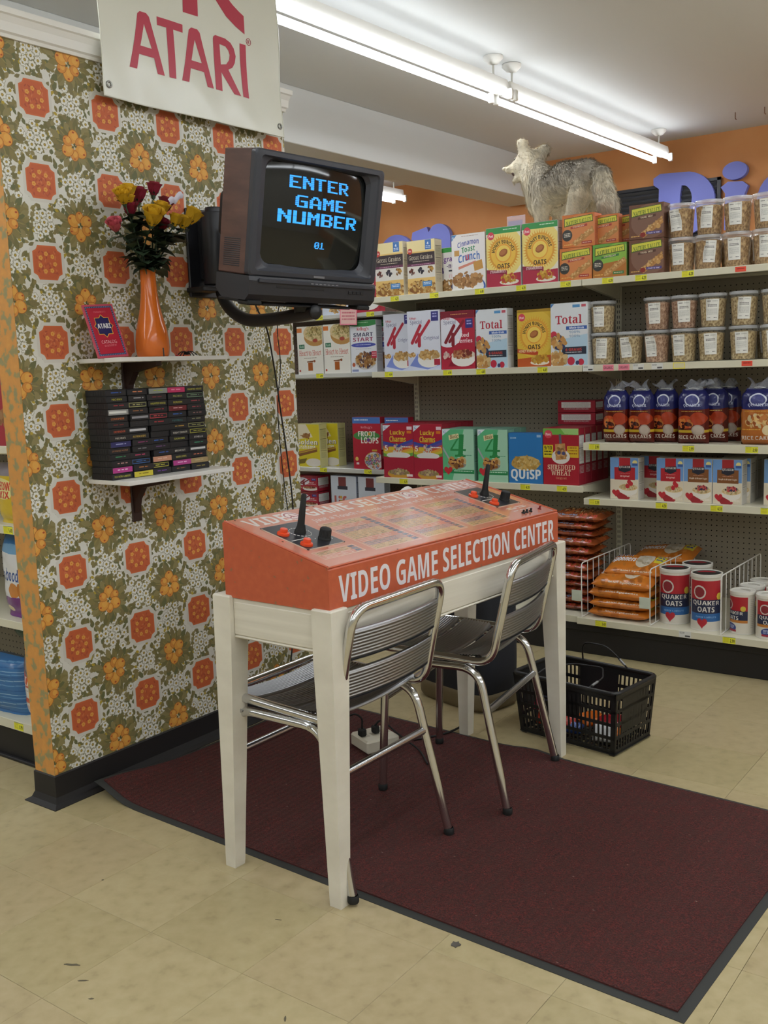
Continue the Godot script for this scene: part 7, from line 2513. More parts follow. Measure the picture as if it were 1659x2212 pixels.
# ---------------------------------------------------------------- the two little wall shelves
func build_wall_shelves() -> void:
	var wm := mat("dedcd6", 0.4)
	var dark := mat("3a2620", 0.5)
	var labels := ["white wall shelf carrying the orange vase and red booklet", "white wall shelf carrying five stacks of black game cartridges"]
	for k in 2:
		var y: float = [1.3855, 1.0095][k]
		var t := thing("wall_shelf", labels[k], "shelf", Vector3.ZERO, 0.0, "small white wall shelves")
		var s := new_st()
		span_box(s, Vector3(WX + 0.0005, y - 0.0135, -2.435), Vector3(-2.434, y, -1.984), 0.0012)
		obj("board", s, wm, t)
		for z in [-2.165]:
			var b := new_st()
			prism(b, PackedVector2Array([Vector2(0, y - 0.014), Vector2(0.16, y - 0.014), Vector2(0.16, y - 0.026), Vector2(0.05, y - 0.045), Vector2(0.02, y - 0.085), Vector2(0.008, y - 0.13), Vector2(0, y - 0.135)]), 0.024, Transform3D(Basis.IDENTITY, Vector3(WX + 0.001, 0, z)))
			obj("bracket", b, dark, t)
			var st := new_st()
			span_box(st, Vector3(WX + 0.0005, y - 0.16, z - 0.02), Vector3(WX + 0.007, y - 0.014, z + 0.02), 0.002)
			obj("bracket_plate", st, dark, t)
	build_cartridges()
	# orange vase
	var v := new_st()
	var y0 := 1.386
	lathe(v, [Vector2(0.0000, 0.001), Vector2(0.0472, 0.001), Vector2(0.0509, 0.006), Vector2(0.0534, 0.03), Vector2(0.0526, 0.055), Vector2(0.0487, 0.085), Vector2(0.0416, 0.115), Vector2(0.0347, 0.145), Vector2(0.0294, 0.175), Vector2(0.0261, 0.205), Vector2(0.0244, 0.235), Vector2(0.0240, 0.262), Vector2(0.0247, 0.272), Vector2(0.0236, 0.274), Vector2(0.0222, 0.272), Vector2(0.0215, 0.2), Vector2(0.0000, 0.19)], 40, Transform3D(Basis.IDENTITY, Vector3(-2.53, y0, -2.196)))
	tag(obj("vase", v, mat("d9702a", 0.12)), "glossy orange bottle-shaped vase on the upper wall shelf", "vase")
	build_roses(Vector3(-2.53, y0 + 0.262, -2.196))
	# red booklet leaning on the wall
	var p := Print.new(self, 192, 288, Color("b8283a"))
	p.rect(0.0, 0.0, 1.0, 1.0, Color("c04a5c"))
	p.rect(0.05, 0.035, 0.9, 0.93, Color("3c3a5c"))
	for k in 22:
		p.rect(0.055, 0.05 + k * 0.042, 0.04, 0.02, Color("6a7a98")); p.rect(0.905, 0.05 + k * 0.042, 0.04, 0.02, Color("6a7a98"))
	for k in 14:
		p.rect(0.1 + k * 0.058, 0.04, 0.03, 0.02, Color("6a7a98")); p.rect(0.1 + k * 0.058, 0.94, 0.03, 0.02, Color("6a7a98"))
	p.rect(0.1, 0.07, 0.8, 0.86, Color("b42438"))
	p.bars(0.3, 0.13, 0.4, 0.035, 2, Color("d07078"))
	for e in [[0.0, Color("d8a83c")], [0.018, Color("2c2658")]]:
		var f: float = e[0]
		p.rect(0.26 + f, 0.25 + f * 0.66, 0.48 - 2 * f, 0.32 - 1.33 * f, e[1])
		p.poly([[0.5, 0.19 + f], [0.82 - f * 1.4, 0.41], [0.5, 0.63 - f], [0.18 + f * 1.4, 0.41]], e[1])
	p.text("ATARI", 0.29, 0.365, 0.43, 0.09, Color("e4e0dc"), "heavy")
	p.text("CATALOG", 0.26, 0.68, 0.5, 0.06, Color("d8b8b8"), "thin")
	p.bars(0.32, 0.765, 0.4, 0.04, 2, Color("d07078"))
	var bk := thing("catalog_booklet", "red booklet with blue star emblem and border leaning on the wall", "booklet", Vector3(-2.507, 1.3862, -2.018))
	var cv := new_st()
	quad(cv, Vector3(-0.053, 0.173, 0.003), Vector3(0.053, 0.173, 0.003), Vector3(0.053, 0.001, 0.003), Vector3(-0.053, 0.001, 0.003), Vector3.BACK)
	obj("cover", cv, printed(p.tex(), 0.3), bk)
	var pg := new_st()
	box(pg, Vector3(0, 0.087, 0.0), Vector3(0.106, 0.172, 0.0055))
	obj("pages", pg, mat("c8586a", 0.5), bk)
	bk.rotation = Vector3(-0.34, PI / 2 - 0.12, 0.06)
	# a tiny dark plastic toy and a peg on the shelf
	var toy := thing("toy_spider", "tiny black plastic toy with splayed legs on the upper shelf", "toy", Vector3(-2.475, 1.3857, -2.29))
	var tb := new_st()
	lathe(tb, [Vector2(0, 0.004), Vector2(0.009, 0.006), Vector2(0.011, 0.010), Vector2(0.007, 0.014), Vector2(0, 0.015)], 12)
	obj("body", tb, M.black, toy)
	for k in 6:
		var lg := new_st()
		var d := Vector3(cos(k * 1.05 + 0.4), 0, sin(k * 1.05 + 0.4))
		tube(lg, smooth_path([Vector3(0, 0.009, 0), d * 0.016 + Vector3.UP * 0.015, d * 0.034 + Vector3.UP * 0.002], 3), 0.0018, 5)
		obj("leg", lg, M.black, toy)
	var rd := new_st()
	lathe(rd, [Vector2(0, 0), Vector2(0.005, 0.001), Vector2(0.004, 0.005), Vector2(0, 0.006)], 8, Transform3D(Basis.IDENTITY, Vector3(-2.462, 1.3857, -2.235)))
	tag(obj("red_bead", rd, mat("a02028", 0.3)), "tiny red bead beside the black plastic toy", "bead")
	var pg2 := new_st()
	lathe(pg2, [Vector2(0.0022, 0), Vector2(0.002, 0.026), Vector2(0, 0.028)], 8, Transform3D(Basis(Vector3.RIGHT, 0.05), Vector3(-2.448, 1.3857, -2.168)))
	tag(obj("peg", pg2, M.black), "short black peg standing before the orange vase", "peg")

func build_cartridges() -> void:
	# five stacks, each cartridge 81 mm wide, 20.5 mm thick, 98 mm deep; label on the end towards the room
	var heights := [14, 14, 14, 14, 14]
	# [ground, ink, words] per cartridge, bottom to top; words too blurred to read are short bars
	var K := "1c1c20"
	var T := [
		[[K, "b8b43c", "FUN WITH NUMBERS"], ["b03a84", "e8d0e0", ""], [K, "b88a84", ""], [K, "3c8a5c", ""], [K, "a8764c", "JUNGLE HUNT"], ["2c2c60", "9aa0c8", ""], [K, "c8c4b4", "PAC-MAN"], [K, "c8502c", "DEFENDER"], [K, "7a2c2c", ""], [K, "c87038", "CENTIPEDE"], ["9a9a98", "e0e0dc", "-"], [K, "a03038", ""], [K, "c8c43c", "PAC-MAN"], [K, "3058b0", ""]],
		[["c8b838", "8a7a20", ""], [K, "b0703c", ""], [K, "3c6aa8", "[]"], [K, "b83a64", ""], [K, "808084", ""], [K, "8a3a6a", ""], [K, "c0a040", "ASTEROIDS"], ["2a2a2e", "c8c8cc", "-"], [K, "2c2c30", ""], [K, "9a9aa0", "-"], [K, "8a5a34", ""], [K, "b0b070", "[]"], [K, "a8a8ac", ""], [K, "c87a50", ""]],
		[[K, "6a3a94", ""], [K, "b8b43c", "[]"], ["c08a70", "d8b09c", ""], [K, "3050a0", ""], [K, "6a4a78", ""], [K, "3060b8", ""], [K, K, ""], [K, K, ""], [K, "a83038", ""], [K, "c84048", "[]"], [K, "903038", ""], [K, "b8b440", "HAUNTED HOUSE"], [K, "7a2a30", ""], ["8a8f8a", "9aa840", ""]],
		[[K, "8a6038", ""], ["a83a80", "e0b0d0", ""], [K, "b8b050", "WARLORDS"], [K, "c8c4b8", "BREAKOUT"], [K, K, ""], [K, "a8a840", "GALAXIAN"], [K, "c8c4b8", "NIGHT DRIVER"], [K, "b08a3c", ""], [K, "3c7a7c", "FOOTBALL"], [K, "3060b0", ""], ["6a1c24", "d8a0a0", ""], [K, "b8b03c", "BERZERK"], [K, "a8a850", "PAC-MAN"], ["c83064", "e890b0", ""]],
		[[K, "8a7a38", ""], ["a08a60", "b8a47c", ""], [K, "b86a50", ""], ["2a2a2e", "c8c8c8", "-"], [K, "3c8060", ""], [K, "b8b4ac", "OTHELLO"], [K, "a8a83c", "[]"], [K, "a8a868", "[]"], [K, "8a8a68", ""], [K, "8a6460", ""], [K, "903840", ""], [K, "a04048", ""], [K, "7a9a78", "[]"], [K, "b8b43c", "HAUNTED HOUSE"]],
	]
	var p := Print.new(self, 640, 448, Color(K))
	for c in 5:
		for k in 14:
			var e: Array = T[c][k]
			var x := c * 0.2; var y := k / 14.0
			p.rect(x, y, 0.2, 1.0 / 14, Color(e[0]))
			var ink := Color(e[1])
			if e[2] == "[]":
				p.rect(x + 0.01, y + 0.008, 0.18, 0.055, ink); p.rect(x + 0.015, y + 0.015, 0.17, 0.041, Color(e[0]))
				p.bars(x + 0.05, y + 0.028, 0.1, 0.025, 1, ink)
			elif e[2] == "-":
				p.rect(x + 0.01, y + 0.02, 0.17, 0.03, ink)
			elif e[2] == "":
				p.bars(x + 0.05, y + 0.024, 0.1, 0.03, 1, ink)
			else:
				var wd := minf(0.16, 0.0145 * e[2].length())
				p.text(e[2], x + 0.1 - wd / 2, y + 0.024, wd, 0.026, ink, "sans")
	var lm := printed(p.tex(), 0.4)
	var bodym := mat("1b1b1e", 0.5)
	var body := new_st()
	bevel_box(body, Vector3(0, 0.01, -0.049), Vector3(0.081, 0.0198, 0.098), 0.0012)
	for q in 5: bevel_box(body, Vector3(-0.0408, 0.01, -0.012 - q * 0.012), Vector3(0.0012, 0.014, 0.004), 0.0003)
	var bm := body.commit()
	for c in 5:
		for k in 14:
			var e: Array = T[c][k]
			var where := "bottom" if k == 0 else ("top" if k == 13 else "")
			var lab := "black game cartridge "
			var hue := Color(e[1])
			var g := Color(e[0])
			var ordn: String = ["lowest", "second up", "third up", "fourth up", "fifth up", "sixth up", "seventh up", "eighth up", "ninth up", "tenth up", "fourth from top", "third from top", "second from top", "topmost"][k]
			var st: String = ["stack nearest the painted end", "second stack from the painted end", "middle stack", "stack next to the last", "stack nearest the television"][c]
			lab += "%s in the %s" % [ordn, st]
			var jig := 0.006 * sin(c * 3.1 + k * 1.7) if c in [1, 2] else 0.0015 * sin(k * 2.2 + c)
			var t := thing("game_cartridge", lab, "cartridge", Vector3(-2.5145 + 0.004 * sin(k * 1.3 + c * 2.0), 1.0097 + k * 0.0199, -2.0255 - c * 0.0817 + jig), PI / 2 + (0.03 * sin(k * 2.9 + c) if c == 1 else 0.006 * sin(k + c)), "game cartridges stacked on the lower wall shelf")
			obj("shell", bm, bodym, t)
			var q := new_st()
			quad(q, Vector3(-0.0385, 0.0182, 0.0003), Vector3(0.0385, 0.0182, 0.0003), Vector3(0.0385, 0.0018, 0.0003), Vector3(-0.0385, 0.0018, 0.0003), Vector3.BACK, Vector2(c * 0.2 + 0.002, k / 14.0 + 0.002), Vector2(c * 0.2 + 0.198, (k + 1) / 14.0 - 0.002))
			obj("end_label", q, lm, t)

# ---------------------------------------------------------------- cloth roses
func petal(s: SurfaceTool, base: Vector3, dir: Vector3, out: Vector3, h: float, w: float, curl: float) -> void:
	# a cupped petal rising along dir, leaning to out at the top
	var side := dir.cross(out).normalized()
	var rows := []
	for i in 6:
		var t := i / 5.0
		var line := []
		for j in 5:
			var u := j / 4.0 * 2 - 1
			var wd := w * sin(minf(1.0, t * 0.75 + 0.22) * PI * 0.62) * (1.0 if t < 0.8 else 1.0 - (t - 0.8) * 1.1)
			var lean := out * (0.12 * h * sin(t * PI * 0.7) + curl * h * pow(t, 3.0))
			line.append(base + dir * h * (t - 0.16 * curl * pow(t, 4.0)) + lean + side * u * wd - out * (u * u) * wd * 0.55)
		rows.append(line)
	sheet(s, rows, out)

func build_roses(mouth: Vector3) -> void:
	var ym := mat("dcae22", 0.6); var rm := mat("8c1c34", 0.6); var pm := mat("c85a68", 0.6)
	for m in [ym, rm, pm]:
		m.backlight_enabled = true
		m.backlight = Color(0.25, 0.2, 0.1)
	var gm := mat("3c4f38", 0.55); var gd := mat("2c3a2c", 0.55)
	# bloom centre, colour, size, facing
	var R := [
		["yellow", -2.475, 1.872, -2.072, 0.046, Vector3(0.5, 0.5, 0.6), "yellow cloth rose leaning outermost towards the painted end"],
		["yellow", -2.49, 1.865, -2.108, 0.030, Vector3(0.4, 0.8, 0.3), "small yellow cloth rose tucked behind the outermost one"],
		["yellow", -2.515, 1.897, -2.128, 0.042, Vector3(0.4, 0.8, 0.2), "yellow cloth rose beside the tall red ones"],
		["red", -2.53, 1.895, -2.180, 0.046, Vector3(0.3, 0.9, 0.1), "dark red cloth rose with broad bloom at the crown of the bouquet"],
		["red", -2.525, 1.918, -2.242, 0.040, Vector3(0.25, 0.95, -0.1), "dark red cloth rose standing tallest"],
		["yellow", -2.43, 1.815, -2.148, 0.056, Vector3(0.75, 0.5, 0.25), "yellow cloth rose with wide open petals, lowest in front"],
		["yellow", -2.45, 1.843, -2.200, 0.044, Vector3(0.6, 0.75, 0.0), "yellow cloth rose right above the vase neck"],
		["yellow", -2.45, 1.815, -2.255, 0.038, Vector3(0.5, 0.8, -0.15), "slender yellow cloth rose between two open ones"],
		["yellow", -2.46, 1.813, -2.302, 0.040, Vector3(0.5, 0.75, -0.35), "yellow cloth rose near the outermost television-side bloom"],
		["yellow", -2.47, 1.838, -2.350, 0.050, Vector3(0.5, 0.6, -0.6), "yellow cloth rose outermost towards the television"],
		["red", -2.53, 1.875, -2.292, 0.044, Vector3(0.3, 0.8, -0.4), "dark red cloth rose behind the paper tag"],
		["red", -2.50, 1.842, -2.118, 0.042, Vector3(0.5, 0.7, 0.3), "dark red cloth rose half hidden among yellow blooms"],
		["red", -2.47, 1.80, -2.22, 0.036, Vector3(0.7, 0.6, 0.0), "dark red cloth rose low beneath the yellow blooms"],
		["pink", -2.49, 1.785, -2.045, 0.040, Vector3(0.5, 0.3, 0.7), "faded pink cloth rose drooping to the painted end"],
	]
	var n := 0
	for e in R:
		n += 1
		var c := Vector3(e[1], e[2], e[3])
		var up: Vector3 = (e[5].normalized() + Vector3.UP * 0.7).normalized()
		var t := thing("cloth_rose", e[6], "flower", Vector3.ZERO, 0.0, "cloth roses in the orange vase")
		var sz: float = e[4] * 0.72
		var bl := new_st()
		var ref := Vector3.UP if absf(up.y) < 0.9 else Vector3.RIGHT
		var ax := up.cross(ref).normalized(); var ay := up.cross(ax).normalized()
		var foot := c - up * sz * 0.85
		for ring in 3:
			var cnt: int = [3, 4, 5][ring]
			for k in cnt:
				var an := TAU * k / cnt + ring * 0.7 + n
				var o := ax * cos(an) + ay * sin(an)
				petal(bl, foot + o * sz * [0.04, 0.12, 0.18][ring], (up + o * [0.02, 0.10, 0.2][ring]).normalized(), o, sz * [1.5, 1.5, 1.35][ring], sz * [0.5, 0.62, 0.7][ring], [0.02, 0.1, 0.28][ring])
		obj("bloom", bl, {"yellow": ym, "red": rm, "pink": pm}[e[0]], t)
		var sp := new_st()
		for k in 5:
			var an := TAU * k / 5 + n * 0.3
			var o := ax * cos(an) + ay * sin(an)
			petal(sp, foot - up * sz * 0.1, (up + o * 0.8).normalized(), o, sz * 0.62, sz * 0.14, 0.35)
		lathe(sp, [Vector2(0.004, -0.012), Vector2(sz * 0.26, -0.002), Vector2(sz * 0.2, 0.008)], 8, Transform3D(Basis(ax, up, ax.cross(up)), foot))
		obj("sepals", sp, gm, t)
		var root := mouth + Vector3(0.010 * sin(n * 1.9), -0.05, 0.010 * cos(n * 2.3))
		var lip := mouth + Vector3(0.015 * sin(n * 1.9), 0.012, 0.02 * signf(mouth.z - c.z) * -1.0)
		var sm := new_st()
		var path := smooth_path([root, lip, lip.lerp(foot, 0.55) + Vector3(0, 0.015, 0), foot], 5)
		tube(sm, path, 0.0024, 6)
		obj("stem", sm, gm, t)
		for k in 8:
			var at: Vector3 = path[mini(5 + k, path.size() - 1)]
			var an := n * 2.1 + k * 2.4
			var d := Vector3(cos(an) * 0.7 + 0.25, 0.25 + 0.25 * sin(n + k * 1.3), sin(an)).normalized()
			var lf := new_st()
			var side := d.cross(Vector3.UP).normalized()
			var L := 0.062 + 0.016 * sin(n * 1.1 + k)
			var rows := []
			for i in 7:
				var q := i / 6.0
				var w := 0.026 * sin(PI * pow(q, 0.8)) + 0.0004
				var cen := at + d * L * q - Vector3.UP * 0.022 * q * q
				var nn := side.cross(d)
				rows.append([cen - side * w + nn * w * 0.25, cen, cen + side * w + nn * w * 0.25])
			sheet(lf, rows, Vector3.UP)
			obj("leaf", lf, gm if (n + k) % 3 == 0 else gd, t)
	# a curl of white paper tag in the blooms
	var tg := new_st()
	var rows := []
	for i in 9:
		var q := i / 8.0
		var c := Vector3(-2.455, 1.862, -2.235).lerp(Vector3(-2.47, 1.893, -2.305), q) + Vector3(0.004 * sin(q * 7.0), 0.005 * sin(q * 9.0), 0)
		rows.append([c + Vector3(0.002, 0.010, 0.004), c + Vector3(0.006, 0, 0), c - Vector3(0.002, 0.010, 0.004)])
	sheet(tg, rows, Vector3.RIGHT)
	tag(obj("paper_tag", tg, mat("d8d4e0", 0.5)), "crumpled white paper tag caught among the roses", "tag")
# ---------------------------------------------------------------- things on the floor
func build_floor_things() -> void:
	build_basket()
	# power strip block on the mat
	var ps := thing("power_strip", "cream plastic outlet block lying on the maroon mat under the table", "power strip", Vector3(-2.06, 0.008, -2.675), -0.42)
	var s := new_st()
	bevel_box(s, Vector3(0, 0.024, 0), Vector3(0.125, 0.046, 0.13), 0.006)
	obj("block", s, mat("cfc9b8", 0.45), ps)
	for k in 3:
		var o := new_st()
		bevel_box(o, Vector3(0, 0.0472, -0.042 + k * 0.042), Vector3(0.03, 0.001, 0.032), 0.0004)
		var sk := obj("socket", o, mat("b8b2a2", 0.45), ps)
		for q in [-0.006, 0.006]:
			var h := new_st()
			box(h, Vector3(q, 0.0478, -0.042 + k * 0.042), Vector3(0.002, 0.0006, 0.009))
			obj("slot", h, M.black, sk)
	var pl := new_st()
	bevel_box(pl, Vector3(0, 0.062, 0.05), Vector3(0.026, 0.028, 0.026), 0.005)
	tube(pl, smooth_path([Vector3(0, 0.075, 0.05), Vector3(0.0, 0.115, 0.052), Vector3(-0.03, 0.12, 0.08), Vector3(-0.1, 0.03, 0.14), Vector3(-0.16, 0.006, 0.12)], 5), 0.0035, 6)
	tag(obj("power_plug", pl, M.rubber), "black plug with lead pushed into the cream outlet block", "plug")
	var plug := get_child(get_child_count() - 1)
	plug.transform = ps.transform
	var pl2 := new_st()
	bevel_box(pl2, Vector3(0.0, 0.062, -0.003), Vector3(0.028, 0.028, 0.024), 0.005)
	tube(pl2, smooth_path([Vector3(0, 0.075, 0), Vector3(0.02, 0.095, -0.02), Vector3(0.06, 0.05, -0.06), Vector3(0.13, 0.006, -0.1), Vector3(0.25, 0.005, -0.06)], 5), 0.0035, 6)
	var o2 := obj("power_plug", pl2, M.rubber)
	o2.transform = ps.transform
	tag(o2, "second black plug in the middle socket of the cream outlet block", "plug")
	# cord loops lying on the tiles behind
	var c := new_st()
	tube(c, smooth_path([Vector3(-2.0, 0.012, -2.75), Vector3(-1.93, 0.010, -2.86), Vector3(-1.90, 0.011, -2.96), Vector3(-1.93, 0.006, -3.08), Vector3(-2.0, 0.02, -3.2)], 6), 0.0045, 6)
	tag(obj("extension_cord", c, M.cord), "black lead curling off the mat past the far table leg", "cord")
	# dark padded case with a tan base band behind the far leg
	var b := thing("padded_case", "dark navy padded case with tan base standing behind the far table leg", "case", Vector3(-2.06, 0.0, -3.30), -0.25)
	var rows := func(w: float, h0: float, h1: float, d: float, r: float, bulge: float) -> SurfaceTool:
		var q := new_st()
		var rr := []
		for i in 13:
			var v := i / 12.0
			var y := lerpf(h0, h1, v)
			var shrink := 1.0 - bulge * pow(v * 2 - 1, 4.0)
			var line := []
			for j in 33:
				var a := TAU * j / 32
				var e := 0.45
				line.append(Vector3(w / 2 * shrink * signf(cos(a)) * pow(absf(cos(a)), e), y, d / 2 * shrink * signf(sin(a)) * pow(absf(sin(a)), e)))
			rr.append(line)
		sheet(q, rr, Vector3.INF, 0.0, Vector2.ZERO, Vector2.ONE, true)
		var top := []
		for k in 32: top.append(rr[12][k])
		face(q, top, Vector3.UP)
		var bot := []
		for k in 32: bot.append(rr[0][k])
		face(q, bot, Vector3.DOWN)
		return q
	obj("base_band", rows.call(0.40, 0.0, 0.075, 0.24, 0.05, 0.10), mat("6a5c40", 0.7), b)
	obj("body", rows.call(0.40, 0.07, 0.50, 0.235, 0.05, 0.05), mat("1b1d26", 0.75), b)
	obj("flap", rows.call(0.36, 0.40, 0.56, 0.26, 0.05, 0.06), mat("42463f", 0.7), b)
	var hd := new_st()
	tube(hd, smooth_path([Vector3(-0.08, 0.55, 0.1), Vector3(-0.06, 0.6, 0.1), Vector3(0.06, 0.6, 0.1), Vector3(0.08, 0.55, 0.1)], 5), 0.008, 8)
	obj("handle", hd, M.rubber, b)
	var sw := new_st()
	bevel_box(sw, Vector3(-2.07, 0.13, -2.93), Vector3(0.05, 0.016, 0.03), 0.003)
	# flattened gum by the mat edge
	var gum := new_st()
	var gp := PackedVector2Array()
	for k in 12: gp.append(Vector2.from_angle(TAU * k / 12) * 0.011 * (1.0 + 0.25 * sin(k * 2.7)))
	prism(gum, gp, 0.002, Transform3D(Basis(Vector3.RIGHT, -PI / 2), Vector3(-1.178, 0.001, -1.805)))
	tag(obj("gum_blob", gum, mat("55504a", 0.7)), "flattened dark grey gum on tiles just off the mat edge", "gum")

func build_basket() -> void:
	# black plastic hand basket with slotted sides; local x along the long side
	var t := thing("shopping_basket", "black plastic hand basket with slotted sides and wire handles on the tiles", "basket", Vector3(-1.495, 0.0, -3.17), 0.0)
	t.rotation.y = -0.13
	var m := mat("1a1a1c", 0.4)
	var L := 0.42; var W := 0.27; var H := 0.225      # at the rim
	var lb := 0.385; var wb := 0.235                  # at the foot
	var y0 := 0.006
	var side_pt := func(axis: int, sg: float, u: float, y: float, d: float) -> Vector3:
		# u -1..1 along the side, d pushes outwards
		var f := y / H
		var l := lerpf(lb, L, f) / 2; var w := lerpf(wb, W, f) / 2
		return Vector3(u * l, y, sg * (w + d)) if axis == 0 else Vector3(sg * (l + d), y, -u * w * (-1.0))
	var bar := func(s: SurfaceTool, axis: int, sg: float, u0: float, u1: float, ya: float, yb: float, th := 0.003) -> void:
		var P := []
		for d in [0.0, -th]:
			P.append(side_pt.call(axis, sg, u0, ya, d)); P.append(side_pt.call(axis, sg, u1, ya, d)); P.append(side_pt.call(axis, sg, u1, yb, d)); P.append(side_pt.call(axis, sg, u0, yb, d))
		var out := Vector3(0, 0, sg) if axis == 0 else Vector3(sg, 0, 0)
		var al := Vector3(1, 0, 0) if axis == 0 else Vector3(0, 0, 1)
		face(s, [P[0], P[1], P[2], P[3]], out); face(s, [P[4], P[5], P[6], P[7]], -out)
		face(s, [P[0], P[1], P[5], P[4]], Vector3.DOWN); face(s, [P[3], P[2], P[6], P[7]], Vector3.UP)
		face(s, [P[0], P[3], P[7], P[4]], -al); face(s, [P[1], P[2], P[6], P[5]], al)
	for axis in 2:
		for sg in [-1.0, 1.0]:
			var s := new_st()
			# rails
			for y in [[y0, 0.022], [0.058, 0.070], [0.106, 0.118], [0.154, 0.166], [0.200, H]]: bar.call(s, axis, sg, -1.0, 1.0, y[0], y[1])
			# corner posts and the plain panel in the middle of the upper half
			bar.call(s, axis, sg, -1.0, -0.93, y0, H); bar.call(s, axis, sg, 0.93, 1.0, y0, H)
			if axis == 0: bar.call(s, axis, sg, -0.48, 0.30, 0.112, 0.205, 0.0034)
			else: bar.call(s, axis, sg, -0.62, 0.62, 0.075, 0.205, 0.0034)
			var n := 22 if axis == 0 else 13
			for k in n + 1:
				var u := lerpf(-0.93, 0.93, float(k) / n)
				bar.call(s, axis, sg, u - 0.35 / n, u + 0.35 / n, y0, 0.205, 0.0026)
			obj("side_wall", s, m, t)
	var f := new_st()
	for k in 15:
		var u := lerpf(-lb / 2, lb / 2, k / 14.0)
		span_box(f, Vector3(u - 0.004, y0, -wb / 2), Vector3(u + 0.004, y0 + 0.003, wb / 2))
	for k in 9:
		var u := lerpf(-wb / 2, wb / 2, k / 8.0)
		span_box(f, Vector3(-lb / 2, y0, u - 0.004), Vector3(lb / 2, y0 + 0.003, u + 0.004))
	obj("bottom_grid", f, m, t)
	for q in [[-1, -1], [1, -1], [1, 1], [-1, 1]]:
		var ft := new_st()
		bevel_box(ft, Vector3(q[0] * (lb / 2 - 0.012), 0.003, q[1] * (wb / 2 - 0.012)), Vector3(0.02, 0.006, 0.02), 0.001)
		obj("foot", ft, m, t)
	var rim := new_st()
	tube(rim, round_path([Vector3(-L / 2, H, -W / 2), Vector3(L / 2, H, -W / 2), Vector3(L / 2, H, W / 2), Vector3(-L / 2, H, W / 2)], 0.03, 5, true), 0.008, 8, true)
	obj("rim", rim, m, t)
	# two wire handles folded down to one side
	for k in 2:
		var h := new_st()
		var z := -W / 2 if k == 0 else W / 2
		var pts: Array
		if k == 0: pts = [Vector3(-0.09, H, z), Vector3(-0.08, H + 0.06, z + 0.02), Vector3(-0.05, H + 0.085, z + 0.04), Vector3(0.03, H + 0.085, z + 0.04), Vector3(0.06, H + 0.06, z + 0.03), Vector3(0.10, H, z)]
		else: pts = [Vector3(-0.12, H, z), Vector3(-0.11, H + 0.02, z - 0.06), Vector3(-0.06, H + 0.02, z - 0.16), Vector3(0.05, H + 0.02, z - 0.18), Vector3(0.10, H + 0.012, z - 0.10), Vector3(0.10, H, z)]
		tube(h, round_path(pts, 0.02, 4), 0.0032, 7)
		var hd := obj("handle", h, M.black, t)
		var g := new_st()
		tube(g, [pts[4].lerp(pts[5], 0.35), pts[4].lerp(pts[5], 0.72)], 0.0046, 8)
		obj("sleeve", g, mat("9a9ca0", 0.3, 0.6), hd)
	# printed line on the panel
	var lb2 := new_st()
	for k in 2:
		span_box(lb2, Vector3(-0.11 + 0.02 * k, 0.158 - 0.012 * k, W / 2 - 0.009), Vector3(-0.03, 0.163 - 0.012 * k, W / 2 - 0.0035))
	obj("panel_print", lb2, mat("3a3f58", 0.5), t)
	# packets thrown in
	var n := 0
	for e in [["d8452a", -0.13, 0.05, 0.03, 0.09, 0.5, 0.4, "orange-red snack packet in the basket, beside the blue wrapper"], ["c8641e", 0.02, -0.02, 0.035, 0.1, 0.2, 1.2, "orange snack packet lying in the middle of the basket"], ["d8d8d8", 0.13, 0.06, 0.03, 0.08, 0.9, 0.3, "white and red snack packet in the basket corner"], ["8c1c24", 0.09, -0.05, 0.03, 0.11, 0.1, 0.8, "dark red snack packet leaning at the basket end"], ["2c4a8c", 0.0, 0.075, 0.02, 0.06, 0.4, 0.2, "small blue wrapper at the bottom of the basket"], ["c84a64", -0.15, 0.06, 0.09, 0.07, 1.2, 0.3, "pink snack packet high at the basket's near end"], ["a83228", -0.06, 0.06, 0.03, 0.1, 0.3, 0.1, "brick red snack packet against the slotted side of the basket"], ["d87a2c", 0.12, 0.02, 0.012, 0.09, 0.1, 0.5, "amber snack packet flat on the basket floor"]]:
		n += 1
		var o := obj("snack_packet", lying_bag(e[4], e[4] * 0.75, 0.03, 90 + n), mat(e[0], 0.22))
		o.transform = t.transform * Transform3D(Basis(Vector3.UP, e[6]) * Basis(Vector3.RIGHT, e[5]), Vector3(e[1] * 0.9, e[3] + 0.01, e[2] * 0.8))
		tag(o, e[7], "snack packet", "snack packets in the basket")
